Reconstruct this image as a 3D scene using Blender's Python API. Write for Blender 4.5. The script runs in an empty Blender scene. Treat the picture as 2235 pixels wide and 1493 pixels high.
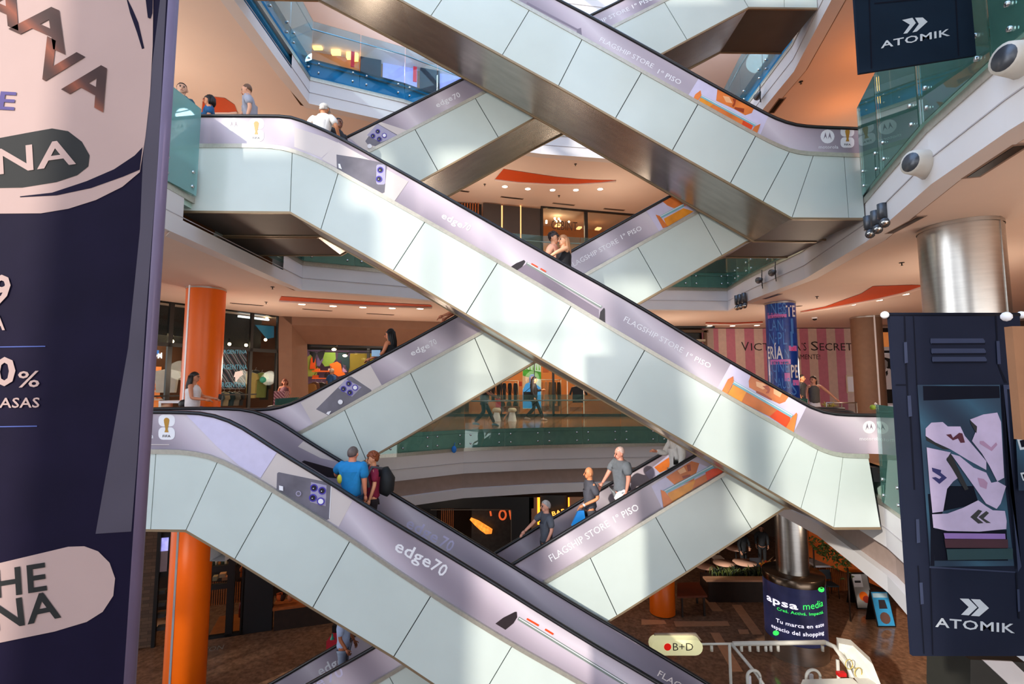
import bpy, bmesh, math, random
from mathutils import Vector, Matrix
random.seed(7)
S = bpy.context.scene
COL = S.collection
# ------------------------------------------------------------------ camera, sky, sun, exposure
F, CX, CY, TILT, EYE = 1060.0, 1117.5, 746.5, math.radians(4.93), 1.42
cam_d = bpy.data.cameras.new('camera'); cam = bpy.data.objects.new('camera', cam_d); COL.objects.link(cam)
cam.location = (0, 0, EYE); cam.rotation_euler = (math.pi/2 + TILT, 0, 0)
cam_d.sensor_width = 36.0; cam_d.lens = 36.0*F/2235.0; cam_d.clip_start = 0.05; cam_d.clip_end = 300
S.camera = cam
W = bpy.data.worlds.new('world'); S.world = W; W.use_nodes = True
wn, wl = W.node_tree.nodes, W.node_tree.links
bg = wn['Background']; bg.inputs[1].default_value = 3.05
tc = wn.new('ShaderNodeTexCoord'); sx = wn.new('ShaderNodeSeparateXYZ'); rp = wn.new('ShaderNodeValToRGB')
wl.new(tc.outputs['Generated'], sx.inputs[0]); wl.new(sx.outputs[2], rp.inputs[0]); wl.new(rp.outputs[0], bg.inputs[0])
rp.color_ramp.elements[0].position = 0.0; rp.color_ramp.elements[0].color = (0.93, 0.93, 0.92, 1)
rp.color_ramp.elements[1].position = 0.9; rp.color_ramp.elements[1].color = (0.42, 0.64, 1.0, 1)
SUN_DIR = Vector((0.82, 0.90, -0.53)).normalized()
sun_d = bpy.data.lights.new('sun', 'SUN'); sun_d.energy = 3.6; sun_d.angle = math.radians(1.0); sun_d.color = (1.0, 0.93, 0.82)
sun = bpy.data.objects.new('sun', sun_d); COL.objects.link(sun)
sun.rotation_euler = SUN_DIR.to_track_quat('-Z', 'Y').to_euler(); sun.location = (-20, -20, 25)
S.view_settings.view_transform = 'Standard'; S.view_settings.look = 'None'
S.view_settings.gamma = 1.0; S.view_settings.use_curve_mapping = False
S.view_settings.exposure = 0.2
S.cycles.max_bounces = 7; S.cycles.diffuse_bounces = 4; S.cycles.glossy_bounces = 3
S.cycles.transparent_max_bounces = 12; S.cycles.caustics_reflective = False; S.cycles.caustics_refractive = False
S.cycles.sample_clamp_indirect = 4.0

# ------------------------------------------------------------------ pixel -> world
def ray(px, py):
    u = (px-CX)/F; v = (CY-py)/F
    return u, math.cos(TILT)-v*math.sin(TILT), math.sin(TILT)+v*math.cos(TILT)
def PY(px, py, Y):
    a, b, c = ray(px, py); t = Y/b; return Vector((a*t, Y, EYE+c*t))
def PZ(px, py, Z):
    a, b, c = ray(px, py); t = (Z-EYE)/c; return Vector((a*t, b*t, Z))
def PV(px, py, A, B):            # vertical plane through plan points A, B
    a, b, c = ray(px, py); nx, ny = (B[1]-A[1]), -(B[0]-A[0])
    t = (nx*A[0]+ny*A[1])/(nx*a+ny*b); return Vector((a*t, b*t, EYE+c*t))
L0, L1, L2, L3, L4 = -6.5, 0.0, 5.3, 10.6, 15.9
YN, YNF, YB, YBF = 8.47, 9.88, 9.98, 11.43

# ------------------------------------------------------------------ materials
def lin(c):
    if isinstance(c, str):
        c = tuple(int(c[i:i+2], 16)/255 for i in (0, 2, 4))
    return tuple((x/12.92 if x <= .04045 else ((x+.055)/1.055)**2.4) for x in c)
MATS = {}
def mat(name, col, rough=.5, metal=0., var=.06, scale=6., emit=0., spec=.5, bump=0., coat=0., stretch=(1, 1, 1)):
    if name in MATS: return MATS[name]
    m = bpy.data.materials.new(name); m.use_nodes = True
    n, l = m.node_tree.nodes, m.node_tree.links; b = n['Principled BSDF']
    c = lin(col)
    b.inputs['Roughness'].default_value = rough; b.inputs['Metallic'].default_value = metal
    b.inputs['Specular IOR Level'].default_value = spec; b.inputs['Coat Weight'].default_value = coat
    b.inputs['Coat Roughness'].default_value = .04
    t = n.new('ShaderNodeTexCoord'); mp = n.new('ShaderNodeMapping'); nz = n.new('ShaderNodeTexNoise'); rr = n.new('ShaderNodeValToRGB')
    mp.inputs['Scale'].default_value = stretch
    nz.inputs['Scale'].default_value = scale; nz.inputs['Detail'].default_value = 3
    l.new(t.outputs['Object'], mp.inputs[0]); l.new(mp.outputs[0], nz.inputs['Vector']); l.new(nz.outputs['Fac'], rr.inputs[0])
    e = rr.color_ramp.elements; e[0].position = .3; e[1].position = .7
    e[0].color = tuple(x*(1-var) for x in c)+(1,); e[1].color = tuple(min(1, x*(1+var)) for x in c)+(1,)
    l.new(rr.outputs[0], b.inputs['Base Color'])
    if emit:
        l.new(rr.outputs[0], b.inputs['Emission Color']); b.inputs['Emission Strength'].default_value = emit
    if bump:
        bp = n.new('ShaderNodeBump'); bp.inputs['Strength'].default_value = bump; l.new(nz.outputs['Fac'], bp.inputs['Height']); l.new(bp.outputs[0], b.inputs['Normal'])
    MATS[name] = m; return m
def glass(name, tint, refl=.10, rough=.02, k=1.0, haze=0.0, hcol='80a0a0'):
    m = bpy.data.materials.new(name); m.use_nodes = True
    n, l = m.node_tree.nodes, m.node_tree.links; n.remove(n['Principled BSDF'])
    tr = n.new('ShaderNodeBsdfTransparent'); tr.inputs[0].default_value = lin(tint)+(1,)
    gl = n.new('ShaderNodeBsdfGlossy'); gl.inputs['Roughness'].default_value = rough; gl.inputs[0].default_value = (.9, 1, 1, 1)
    fr = n.new('ShaderNodeFresnel'); fr.inputs[0].default_value = 1.45
    ad = n.new('ShaderNodeMath'); ad.operation = 'MULTIPLY_ADD'; ad.inputs[1].default_value = k; ad.inputs[2].default_value = refl*.3
    mx = n.new('ShaderNodeMixShader'); l.new(fr.outputs[0], ad.inputs[0]); l.new(ad.outputs[0], mx.inputs[0])
    l.new(tr.outputs[0], mx.inputs[1]); l.new(gl.outputs[0], mx.inputs[2])
    out = mx
    if haze:
        df = n.new('ShaderNodeBsdfDiffuse'); df.inputs[0].default_value = lin(hcol)+(1,)
        m2 = n.new('ShaderNodeMixShader'); m2.inputs[0].default_value = haze
        l.new(mx.outputs[0], m2.inputs[1]); l.new(df.outputs[0], m2.inputs[2]); out = m2
    l.new(out.outputs[0], n['Material Output'].inputs[0]); MATS[name] = m; return m
def ramp_mat(name, cols, rough=.4, axis=0, scale=.35, spec=.4):   # printed artwork with soft tonal waves
    m = mat(name, cols[0], rough, var=0, spec=spec); n, l = m.node_tree.nodes, m.node_tree.links
    w = n.new('ShaderNodeTexWave'); w.wave_type = 'BANDS'; w.bands_direction = 'DIAGONAL'; w.inputs['Scale'].default_value = scale
    w.inputs['Distortion'].default_value = 2.0; w.inputs['Detail'].default_value = 1.0
    r = n.new('ShaderNodeValToRGB'); t = [x for x in n if x.type == 'TEX_COORD'][0]
    l.new(t.outputs['Object'], w.inputs[0]); l.new(w.outputs['Fac'], r.inputs[0])
    e = r.color_ramp.elements
    e[0].color = lin(cols[0])+(1,); e[1].color = lin(cols[-1])+(1,)
    for i, c in enumerate(cols[1:-1]):
        k = e.new((i+1)/(len(cols)-1)); k.color = lin(c)+(1,)
    l.new(r.outputs[0], n['Principled BSDF'].inputs['Base Color']); return m
def brick_mat(name, c1, c2, cm, scale, w=.5, h=.25, rough=.7, mortar=.01):
    m = mat(name, c1, rough, var=0); n, l = m.node_tree.nodes, m.node_tree.links
    bt = n.new('ShaderNodeTexBrick'); t = [x for x in n if x.type == 'TEX_COORD'][0]; mp = n.new('ShaderNodeMapping')
    mp.inputs['Rotation'].default_value = (math.pi/2, 0, 0)
    l.new(t.outputs['Object'], mp.inputs[0]); l.new(mp.outputs[0], bt.inputs[0])
    bt.inputs['Color1'].default_value = lin(c1)+(1,); bt.inputs['Color2'].default_value = lin(c2)+(1,); bt.inputs['Mortar'].default_value = lin(cm)+(1,)
    bt.inputs['Scale'].default_value = scale; bt.inputs['Brick Width'].default_value = w; bt.inputs['Row Height'].default_value = h; bt.inputs['Mortar Size'].default_value = mortar
    l.new(bt.outputs['Color'], n['Principled BSDF'].inputs['Base Color']); return m

M_CLAD = mat('back_painted_glass', 'ccd6d0', .16, var=.03, scale=1.2, spec=.55)
M_JOINT = mat('joint_seal', '4a5450', .6)
M_TRIM = mat('brushed_trim', 'b9b4a8', .35, .55, var=.08, scale=20)
M_EDGE = mat('bronze_edge', '9a8468', .4, .6)
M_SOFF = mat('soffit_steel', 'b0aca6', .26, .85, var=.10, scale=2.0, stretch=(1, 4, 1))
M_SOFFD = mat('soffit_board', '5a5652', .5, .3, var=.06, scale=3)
M_RUB = mat('black_rubber', '15151a', .35, spec=.5)
M_STEP = mat('step_metal', '3a3a3d', .4, .6, scale=30)
M_AD = ramp_mat('lavender_print', ['988c98', 'c2b4c0', 'd6cbd4', 'b0a4b0'], .3, scale=.22)
M_ADL = mat('pale_print', 'd2c6c2', .3, var=.05, scale=.8)
M_ADD = mat('mauve_print', '7f7280', .3, var=.12, scale=.8)
M_ADF = mat('lilac_print', 'd3cbe6', .3, var=.04)
M_SKINP = mat('skin_print', 'e87c38', .3, var=.3, scale=2.2); M_LIPP = mat('lip_print', 'a03c18', .3, var=.1); M_SKINH = mat('skin_highlight_print', 'fbb884', .3, var=.08, scale=3)
M_YELP = mat('amber_print', 'f0962a', .3, var=.2, scale=3)
M_REDP = mat('vermilion_print', 'ee4a1a', .3, var=.1)
M_PHN = mat('phone_print', '6f6a74', .3, var=.25, scale=2.2)
M_PHE = mat('phone_edge_print', '7fb8c4', .3)
M_PHG = mat('phone_olive_print', '7d8780', .3)
M_CAMB = mat('camera_island_print', 'a9a2bc', .3)
M_LENS = mat('lens_print', '1a1726', .3); M_LRING = mat('lens_ring_print', '4a3ca8', .3)
M_WHT = mat('white_print', 'f0eef2', .35, var=.01)
M_DRK = mat('dark_print', '2a2226', .35)
M_GOLD = mat('gold_print', 'b8862e', .35)
M_GLASS = glass('balustrade_glass', 'eaf7f4', .06, haze=.10, hcol='86c4b6')
M_GLASSB = glass('blue_balustrade_glass', 'e0f2f8', .0, k=.3, haze=.05, hcol='2f9cc8')  # bluer balustrade glass, skylight's blue put into the haze colour
M_GLASSF = glass('reflection_haze_glass', 'dcf4f4', .2, haze=.35, hcol='a6dcdc')  # aqua haze stands in for the bright facade mirrored in this glass
M_PANE = glass('shop_glass', 'f0f4f4', .0, k=.2)
M_BOLT = mat('steel_bolt', 'c4c8c8', .25, 1.)
M_STEEL = mat('brushed_steel', 'c2bfba', .28, 1., var=.06, scale=3, stretch=(1, 1, 8))
M_CEIL = mat('ceiling_paint', 'e6d4c8', .85, var=.02, scale=1)
M_CEILW = mat('white_ceiling_paint', 'd8d4d6', .85, var=.02, scale=1)
M_FASC = mat('white_fascia', 'dcd8d8', .6, var=.02, scale=1.5)
M_SLABE = mat('slab_edge_paint', 'b4d2c6', .7, var=.08)
M_SLABB = mat('skylit_slab_edge', '2a8cc0', .7, var=.08)  # blue of the skylight on the third-floor edge put into its colour
M_ORANGE = mat('orange_lacquer', 'f26a06', .35, var=.03, scale=2, spec=.4)
M_COVE = mat('orange_cove_paint', 'c8490c', .7, var=.03)
M_BLK = mat('black_frame', '0d0d0f', .4, var=.1)
M_FLOOR0 = mat('brown_marble', '82604a', .12, var=.35, scale=9, spec=.5)
M_FLOOR1 = mat('tan_marble', 'b0794c', .14, var=.12, scale=4)
M_INLAY = mat('tan_inlay', 'c08a66', .2, var=.08)

# ------------------------------------------------------------------ mesh helper
class MB:
    def __init__(s): s.v = []; s.f = []; s.m = []; s.sm = []
    def add(s, vs, fs, m=0, smooth=False):
        o = len(s.v); s.v += [tuple(p) for p in vs]
        for f in fs: s.f.append(tuple(i+o for i in f)); s.m.append(m); s.sm.append(smooth)
        return s
    def box(s, a, b, m=0, rot=0., piv=None):
        x0, y0, z0 = a; x1, y1, z1 = b
        vs = [(x, y, z) for z in (z0, z1) for y in (y0, y1) for x in (x0, x1)]
        if rot:
            px, py = piv if piv else ((x0+x1)/2, (y0+y1)/2); c, n = math.cos(rot), math.sin(rot)
            vs = [(px+(x-px)*c-(y-py)*n, py+(x-px)*n+(y-py)*c, z) for x, y, z in vs]
        return s.add(vs, [(0, 2, 3, 1), (4, 5, 7, 6), (0, 1, 5, 4), (2, 6, 7, 3), (0, 4, 6, 2), (1, 3, 7, 5)], m)
    def poly(s, pts, m=0): return s.add(pts, [tuple(range(len(pts)))], m)
    def prism(s, pts, off, m=0, smooth=False):    # polygon pts extruded by vector off
        n = len(pts); off = Vector(off); P = [Vector(p) for p in pts]; Q = [p+off for p in P]
        return s.add(P+Q, [tuple(range(n)), tuple(range(2*n-1, n-1, -1))]+[(i, i+n, (i+1) % n+n, (i+1) % n) for i in range(n)], m, smooth)
    def tube(s, pts, r, n=8, m=0, closed=False, sq=None):
        P = [Vector(p) for p in pts]; R = r if isinstance(r, (list, tuple)) else [r]*len(P); rings = []
        for i, p in enumerate(P):
            d = (P[min(i+1, len(P)-1)]-P[max(i-1, 0)])
            d = d.normalized() if d.length > 1e-9 else Vector((0, 0, 1))
            up = Vector((0, 1, 0)) if abs(d.y) < .9 else Vector((1, 0, 0))
            a = d.cross(up).normalized(); b = a.cross(d).normalized()
            rings.append([p+a*(R[i]*math.cos(2*math.pi*k/n)*(sq[0] if sq else 1))+b*(R[i]*math.sin(2*math.pi*k/n)*(sq[1] if sq else 1)) for k in range(n)])
        vs = [q for g in rings for q in g]; fs = []
        for i in range(len(P)-1):
            for k in range(n): fs.append((i*n+k, i*n+(k+1) % n, (i+1)*n+(k+1) % n, (i+1)*n+k))
        fs += [tuple(range(n-1, -1, -1)), tuple((len(P)-1)*n+k for k in range(n))]
        return s.add(vs, fs, m, True)
    def lathe(s, c, prof, n=24, m=0, a0=0., a1=2*math.pi):   # prof [(r,z)]
        full = abs(a1-a0-2*math.pi) < 1e-6; k = n if full else n+1; vs = []
        for r, z in prof:
            for i in range(k):
                a = a0+(a1-a0)*i/n; vs.append((c[0]+r*math.cos(a), c[1]+r*math.sin(a), c[2]+z))
        fs = []
        for j in range(len(prof)-1):
            for i in range(n):
                i2 = (i+1) % k; fs.append((j*k+i, j*k+i2, (j+1)*k+i2, (j+1)*k+i))
        return s.add(vs, fs, m, True)
    def ball(s, c, r, n=10, m=0, sc=(1, 1, 1)):
        return s.lathe((0, 0, 0), [], 0) if False else s._ball(c, r, n, m, sc)
    def _ball(s, c, r, n, m, sc):
        vs = []; k = n; h = max(4, n//2)
        for j in range(h+1):
            t = math.pi*j/h
            for i in range(k):
                a = 2*math.pi*i/k; vs.append((c[0]+r*sc[0]*math.sin(t)*math.cos(a), c[1]+r*sc[1]*math.sin(t)*math.sin(a), c[2]+r*sc[2]*math.cos(t)))
        fs = [(j*k+i, (j+1)*k+i, (j+1)*k+(i+1) % k, j*k+(i+1) % k) for j in range(h) for i in range(k)]
        return s.add(vs, fs, m, True)
    def build(s, name, mats, parent=None, loc=None):
        me = bpy.data.meshes.new(name); me.from_pydata([tuple(v) for v in s.v], [], s.f)
        mats = mats if isinstance(mats, (list, tuple)) else [mats]
        for q in mats: me.materials.append(q)
        for p, i, sm in zip(me.polygons, s.m, s.sm): p.material_index = i; p.use_smooth = sm
        bm = bmesh.new(); bm.from_mesh(me); bmesh.ops.recalc_face_normals(bm, faces=bm.faces); bm.to_mesh(me); bm.free()
        o = bpy.data.objects.new(name, me); COL.objects.link(o)
        if parent is not None:
            o.parent = parent
            if parent.matrix_basis != Matrix.Identity(4) or parent.parent:
                pass
            o.matrix_parent_inverse = wmat(parent).inverted()
        return o
def wmat(o):
    m = o.matrix_basis.copy()
    if o.parent: m = wmat(o.parent) @ o.matrix_parent_inverse @ m
    return m
def tag(o, label, cat, group=None):
    o['label'] = label; o['category'] = cat
    if group: o['group'] = group
    return o
def thing(name, label, cat, loc=(0, 0, 0), group=None):
    o = bpy.data.objects.new(name, None); COL.objects.link(o); o.location = loc; o.empty_display_size = .1
    return tag(o, label, cat, group)
def struct(o): o['kind'] = 'structure'; return o
def setlabel(o, s): o['label'] = s; return o

# text as a mesh: list of verts (x right, y up) and faces, height = cap height 1
_txt = {}
def text_mesh(s, bold=0.):
    key = (s, bold)
    if key in _txt: return _txt[key]
    cu = bpy.data.curves.new('t', 'FONT'); cu.body = s; cu.size = 1.0; cu.offset = bold*.45; cu.space_character = 1.0+bold*1.5; cu.resolution_u = 2
    o = bpy.data.objects.new('t', cu); COL.objects.link(o)
    dg = bpy.context.evaluated_depsgraph_get(); dg.update(); me = bpy.data.meshes.new_from_object(o.evaluated_get(dg))
    vs = [(v.co.x, v.co.y) for v in me.vertices]; fs = [tuple(p.vertices) for p in me.polygons]
    bpy.data.objects.remove(o); bpy.data.curves.remove(cu); bpy.data.meshes.remove(me)
    x0 = min(v[0] for v in vs); x1 = max(v[0] for v in vs)
    _txt[key] = ([((x-x0)/(x1-x0), y/.73) for x, y in vs], fs); return _txt[key]
def text_on(mb, s, p0, p1, h, m=0, bold=0., off=(0, -.004, 0), shear=0., up=None):
    """p0,p1 world ends of the baseline, h cap height in metres"""
    vs, fs = text_mesh(s, bold); p0 = Vector(p0); p1 = Vector(p1); d = p1-p0
    u = Vector(up) if up else Vector((0, 0, 1)); u = (u-d.normalized()*u.dot(d.normalized())).normalized()
    off = Vector(off)
    mb.add([p0+d*x+u*(h*y)+d.normalized()*(shear*h*y)+off for x, y in vs], fs, m); return mb
def text_px(mb, s, a, b, hpx, Y, m=0, bold=0., off=-.004, shear=0.):
    p0 = PY(a[0], a[1], Y); p1 = PY(b[0], b[1], Y); return text_on(mb, s, p0, p1, hpx*Y/F*1.0, m, bold, (0, off, 0), shear)
def px_poly(mb, pts, Y, m=0, off=-.003):
    P = [PY(x, y, Y) for x, y in pts]; return mb.poly([p+Vector((0, off, 0)) for p in P], m)
def px_circ(mb, c, r, Y, m=0, off=-.004, n=16, sy=1.):
    return px_poly(mb, [(c[0]+r*math.cos(2*math.pi*i/n), c[1]+sy*r*math.sin(2*math.pi*i/n)) for i in range(n)], Y, m, off)
def px_bar(mb, a, b, w, Y, m=0, off=-.004):
    dx, dy = b[0]-a[0], b[1]-a[1]; q = math.hypot(dx, dy); nx, ny = -dy/q*w/2, dx/q*w/2
    return px_poly(mb, [(a[0]+nx, a[1]+ny), (b[0]+nx, b[1]+ny), (b[0]-nx, b[1]-ny), (a[0]-nx, a[1]-ny)], Y, m, off)
# ------------------------------------------------------------------ the hall: slabs, ceilings, fascias, roof, added gobo wall
VOID = [(-22, 7.65), (-5.7, 7.65), (-5.7, 13.0), (-3.3, 14.1), (-1.5, 15.3), (1, 16.0), (3.6, 16.4), (7.5, 16.7), (7.25, 14.5), (7.1, 11.6), (6.35, 8.5), (5.9, 7.4), (5.35, 6.0), (5.0, 4.7), (4.7, 3), (4.6, -5)]
OUT = [(-22, 13), (-11.5, 13.5), (-8.8, 18.2), (-6, 19), (-2.6, 20), (1, 21), (5, 21.8), (9.8, 22.4), (14.5, 20.5), (17, 16), (17, 9), (17, 7), (17, 5), (17, 3), (17, 0), (17, -5)]
def outer(k):
    r = []
    for x, y in OUT:
        d = Vector((x, y-8)); q = d.normalized()*k; r.append((x+q.x, y+q.y) if y < 12.9 or x > -21 else (x, y+k))
    return r
def band(mb, A, B, z, m=0):
    for i in range(len(A)-1): mb.poly([(A[i][0], A[i][1], z), (A[i+1][0], A[i+1][1], z), (B[i+1][0], B[i+1][1], z), (B[i][0], B[i][1], z)], m)
def inset(P, d):                  # shift a plan polyline sideways (d>0 towards the void)
    r = []
    for i, p in enumerate(P):
        a = Vector(P[max(i-1, 0)]); b = Vector(P[min(i+1, len(P)-1)]); t = (b-a).normalized(); n = Vector((t.y, -t.x))
        r.append((p[0]+n.x*d, p[1]+n.y*d))
    return r
def vwall(mb, P, z0, z1, m=0):
    for a, b in zip(P, P[1:]): mb.poly([(a[0], a[1], z0), (b[0], b[1], z0), (b[0], b[1], z1), (a[0], a[1], z1)], m)
def ribbon(mb, P, z0, z1, th, m=0):       # a solid strip along a plan polyline
    Q = inset(P, -th); vwall(mb, P, z0, z1, m); vwall(mb, Q, z0, z1, m); band(mb, P, Q, z0, m); band(mb, P, Q, z1, m)
CEILMATS = {L1: M_CEIL, L2: M_CEIL, L3: M_CEIL, L4: M_CEILW}
VOID1 = [(-22, 8.2), (-8, 8.2), (-8, 9.92), (-5.7, 9.95)]+VOID[2:]; OUT1 = [(-22, 13), (-18, 12.8), (-16, 12.6), (-12.2, 13.2)]+OUT[2:]
VOID_, OUT_ = VOID, OUT
for z, nm in ((L1, 1), (L2, 2), (L3, 3), (L4, 4)):
    VOID, OUT = (VOID1, OUT1) if z == L1 else (VOID_, OUT_)
    OUT2 = outer(5.0)
    f = MB(); band(f, inset(VOID, -.02), OUT2, z); band(f, inset(VOID, -.02), OUT2, z-.12)
    struct(f.build('floor', M_FLOOR1))
    c = MB(); band(c, inset(VOID, -.3), OUT2, z-1.33); struct(c.build('ceiling', CEILMATS[z]))
    e = MB(); ribbon(e, inset(VOID, -.12), z-.75, z-.001, .3); struct(e.build('trim_1', M_SLABB if z == L3 else M_SLABE))
    s = MB(); ribbon(s, inset(VOID, .02), z-.66, z-.55, .15); struct(s.build('trim_2', M_TRIM))
    t = MB()
    # left side steps back under the escalator landings
    if z in (L2, L3):
        ribbon(t, VOID[:2]+[(-5.7, 8.2)], z-1.34, z-.66, .28); ribbon(t, [(-5.7, 8.2), (-5.7, 11.9)], z-1.34, z-1.06, .28); ribbon(t, [(-5.7, 11.9)]+VOID[2:], z-1.34, z-.66, .28)
    else:
        ribbon(t, VOID, z-1.34, z-.66, .28)
    if z == L1:
        q = MB(); ribbon(q, inset(VOID[3:14], -.12), z-1.80, z-1.34, .2); struct(q.build('trim_7', mat('brown_recess_paint', 'a08a80', .7)))
        q = MB(); ribbon(q, inset(VOID[3:14], .02), z-2.08, z-1.80, .3); struct(q.build('trim_8', M_FASC))
    ribbon(t, inset(VOID, .012), z-1.02, z-1.005, .02, 1)
    struct(t.build('trim_3', [M_FASC, mat('shadow_gap', 'b4aeb0', .8)]))
VOID, OUT = VOID_, OUT_; OUT2 = outer(5.0)
g = MB(); g.box((-30, -8, L0-.2), (30, 32, L0)); struct(g.build('floor', M_FLOOR0))
# outer walls behind the shops
for z in (L0, L1, L2, L3):
    w = MB(); vwall(w, OUT2, z, z+(4.0 if z > L0 else 5.3)); struct(w.build('wall_back', mat('rear_wall_paint', '4c3a30', .8)))
# roof over the void: dark steel grid, sky between
r = MB()
for i in range(-9, 8): r.box((i*2.0-.09, -6, L4+.9), (i*2.0+.09, 17.5, L4+1.2))
for j in range(-2, 8): r.box((-22, j*2.4-.06, L4+.95), (8, j*2.4+.06, L4+1.15))
struct(r.build('skylight_grid', mat('skylight_steel', '2a3a66', .5)))
# invented gobo wall behind the camera, left: openings placed to shape the sun patches
WY = -5.0; KX = SUN_DIR.x/SUN_DIR.y*(YN-WY); KZ = -SUN_DIR.z/SUN_DIR.y*(YN-WY)
OPEN = [(-5.6, -4.0, 5.6, 7.4), (-2.6, 1.65, .2, 4.6), (-3.2, -1.0, 4.6, 7.4), (2.85, 3.9, -.6, 3.2), (4.3, 7.4, -5.4, 2.6), (-.9, 1.65, -4.4, -.3), (-.4, 1.65, -.3, .2), (3.1, 3.9, -4.2, -1.2), (-11.75, -11.2, -3.8, -1.9), (-14.5, -14.1, -3.4, -2.3), (-13.7, -13.3, -3.4, -2.3), (-12.9, -12.6, -3.4, -2.3), (7.2, 9.6, -7.5, -3.5)]
def wallgrid(mb, y0, y1, X0, X1, Z0, Z1, holes):
    xs = sorted(set([X0, X1]+[h[0] for h in holes]+[h[1] for h in holes])); zs = sorted(set([Z0, Z1]+[h[2] for h in holes]+[h[3] for h in holes]))
    for i in range(len(xs)-1):
        run = None
        for j in range(len(zs)-1):
            cx, cz = (xs[i]+xs[i+1])/2, (zs[j]+zs[j+1])/2
            solid = not any(h[0] < cx < h[1] and h[2] < cz < h[3] for h in holes)
            if solid and run is None: run = zs[j]
            if (not solid or j == len(zs)-2) and run is not None:
                mb.box((xs[i], y0, run), (xs[i+1], y1, zs[j+1] if solid else zs[j])); run = None
holes = [(a-KX, b-KX, c+KZ, d+KZ) for a, b, c, d in OPEN]
w = MB(); wallgrid(w, WY-.25, WY, -30, 2.2, L0-.2, 18.6, holes); struct(w.build('gobo_wall', mat('gobo_wall_paint', 'd6d2cc', .8)))
for i, h in enumerate(holes[:3]):
    q = MB(); n = max(1, round((h[1]-h[0])/1.1))
    for k in range(n+1):
        x = h[0]+(h[1]-h[0])*k/n; q.box((x-.03, WY-.15, h[2]), (x+.03, WY-.1, h[3]))
    q.box((h[0], WY-.15, (h[2]+h[3])/2-.03), (h[1], WY-.1, (h[2]+h[3])/2+.03)); struct(q.build('window_%d' % (i+1), M_BLK))  # mullions for the invented openings

# ------------------------------------------------------------------ unseen point lamps: downlight warmth under each slab, plus added fill
def lamp(loc, p, r=.25, col=(1, .72, .48)):
    d = bpy.data.lights.new('unseen_gallery_lamp', 'POINT'); d.energy = p; d.shadow_soft_size = r; d.color = col
    o = bpy.data.objects.new('unseen_gallery_lamp', d); COL.objects.link(o); o.location = loc; return o
WARM = (1, .80, .62)
for loc, p in [((-8, 15.2, 2.6), 60), ((-4, 17.2, 2.4), 60), ((1, 18.6, 2.4), 60), ((6, 19, 2.6), 70), ((10, 16, 2.6), 80), ((9.5, 10, 2.6), 60), ((8, 5, 2.4), 60),
               ((-8.5, 15, 7.9), 60), ((-1, 17.8, 7.7), 70), ((4, 18.6, 7.7), 70), ((10.8, 14, 7.9), 30), ((-9, 10.5, 7.9), 80),
               ((-3, 17.5, 13.3), 50), ((9, 12, 13), 50), ((-7.6, 9.5, 13), 40),
               ((-3, 17.5, -2.3), 30), ((4, 18.5, -2.3), 30), ((10, 13, -2.3), 40), ((-8, 11, -2.3), 20)]:
    lamp((loc[0], loc[1], loc[2]-.7), p*1.5, .35, WARM)
lamp((8.6, 10.6, 8.2), 34, .35, (1, .30, .06)); lamp((9.4, 13.0, 8.2), 30, .35, (1, .30, .06))  # orange lamps added for the orange bounce on the upper right ceiling
for q in ((-4.5, 16.2, 12.6), (0, 17.6, 12.6), (4, 18.3, 12.6), (8.5, 16, 12.6), (9, 10, 12.6)): lamp(q, 120, .35, (.95, .95, 1))  # white lamps added only to brighten the ceiling under the roof slab
# ------------------------------------------------------------------ escalators
def interp(P):
    P = sorted(P)
    def f(x):
        if x <= P[0][0]: (x0, z0), (x1, z1) = P[0], P[1]
        elif x >= P[-1][0]: (x0, z0), (x1, z1) = P[-2], P[-1]
        else:
            for (x0, z0), (x1, z1) in zip(P, P[1:]):
                if x0 <= x <= x1: break
        return z0+(z1-z0)*(x-x0)/(x1-x0)
    return f
def smooth_line(P, it=2):          # round the knees
    for _ in range(it):
        Q = [P[0]]
        for a, b in zip(P, P[1:]):
            Q += [(a[0]*.75+b[0]*.25, a[1]*.75+b[1]*.25), (a[0]*.25+b[0]*.75, a[1]*.25+b[1]*.75)]
        P = Q+[P[-1]]
    return P
def strip(mb, top, bot, xs, y0, y1, m=0):    # solid between two curves over xs = [(xtop, xbot)]
    n = len(xs); P = []
    for y in (y0, y1):
        for a, b in xs: P += [(a, y, top(a)), (b, y, bot(b))]
    fs = []; k = 2*n
    for i in range(n-1):
        a = 2*i; fs += [(a, a+1, a+3, a+2), (k+a, k+a+2, k+a+3, k+a+1), (a, a+2, k+a+2, k+a), (a+1, k+a+1, k+a+3, a+3)]
    fs += [(0, k, k+1, 1), (2*n-2, 2*n-1, k+2*n-1, k+2*n-2)]
    return mb.add(P, fs, m)
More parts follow.
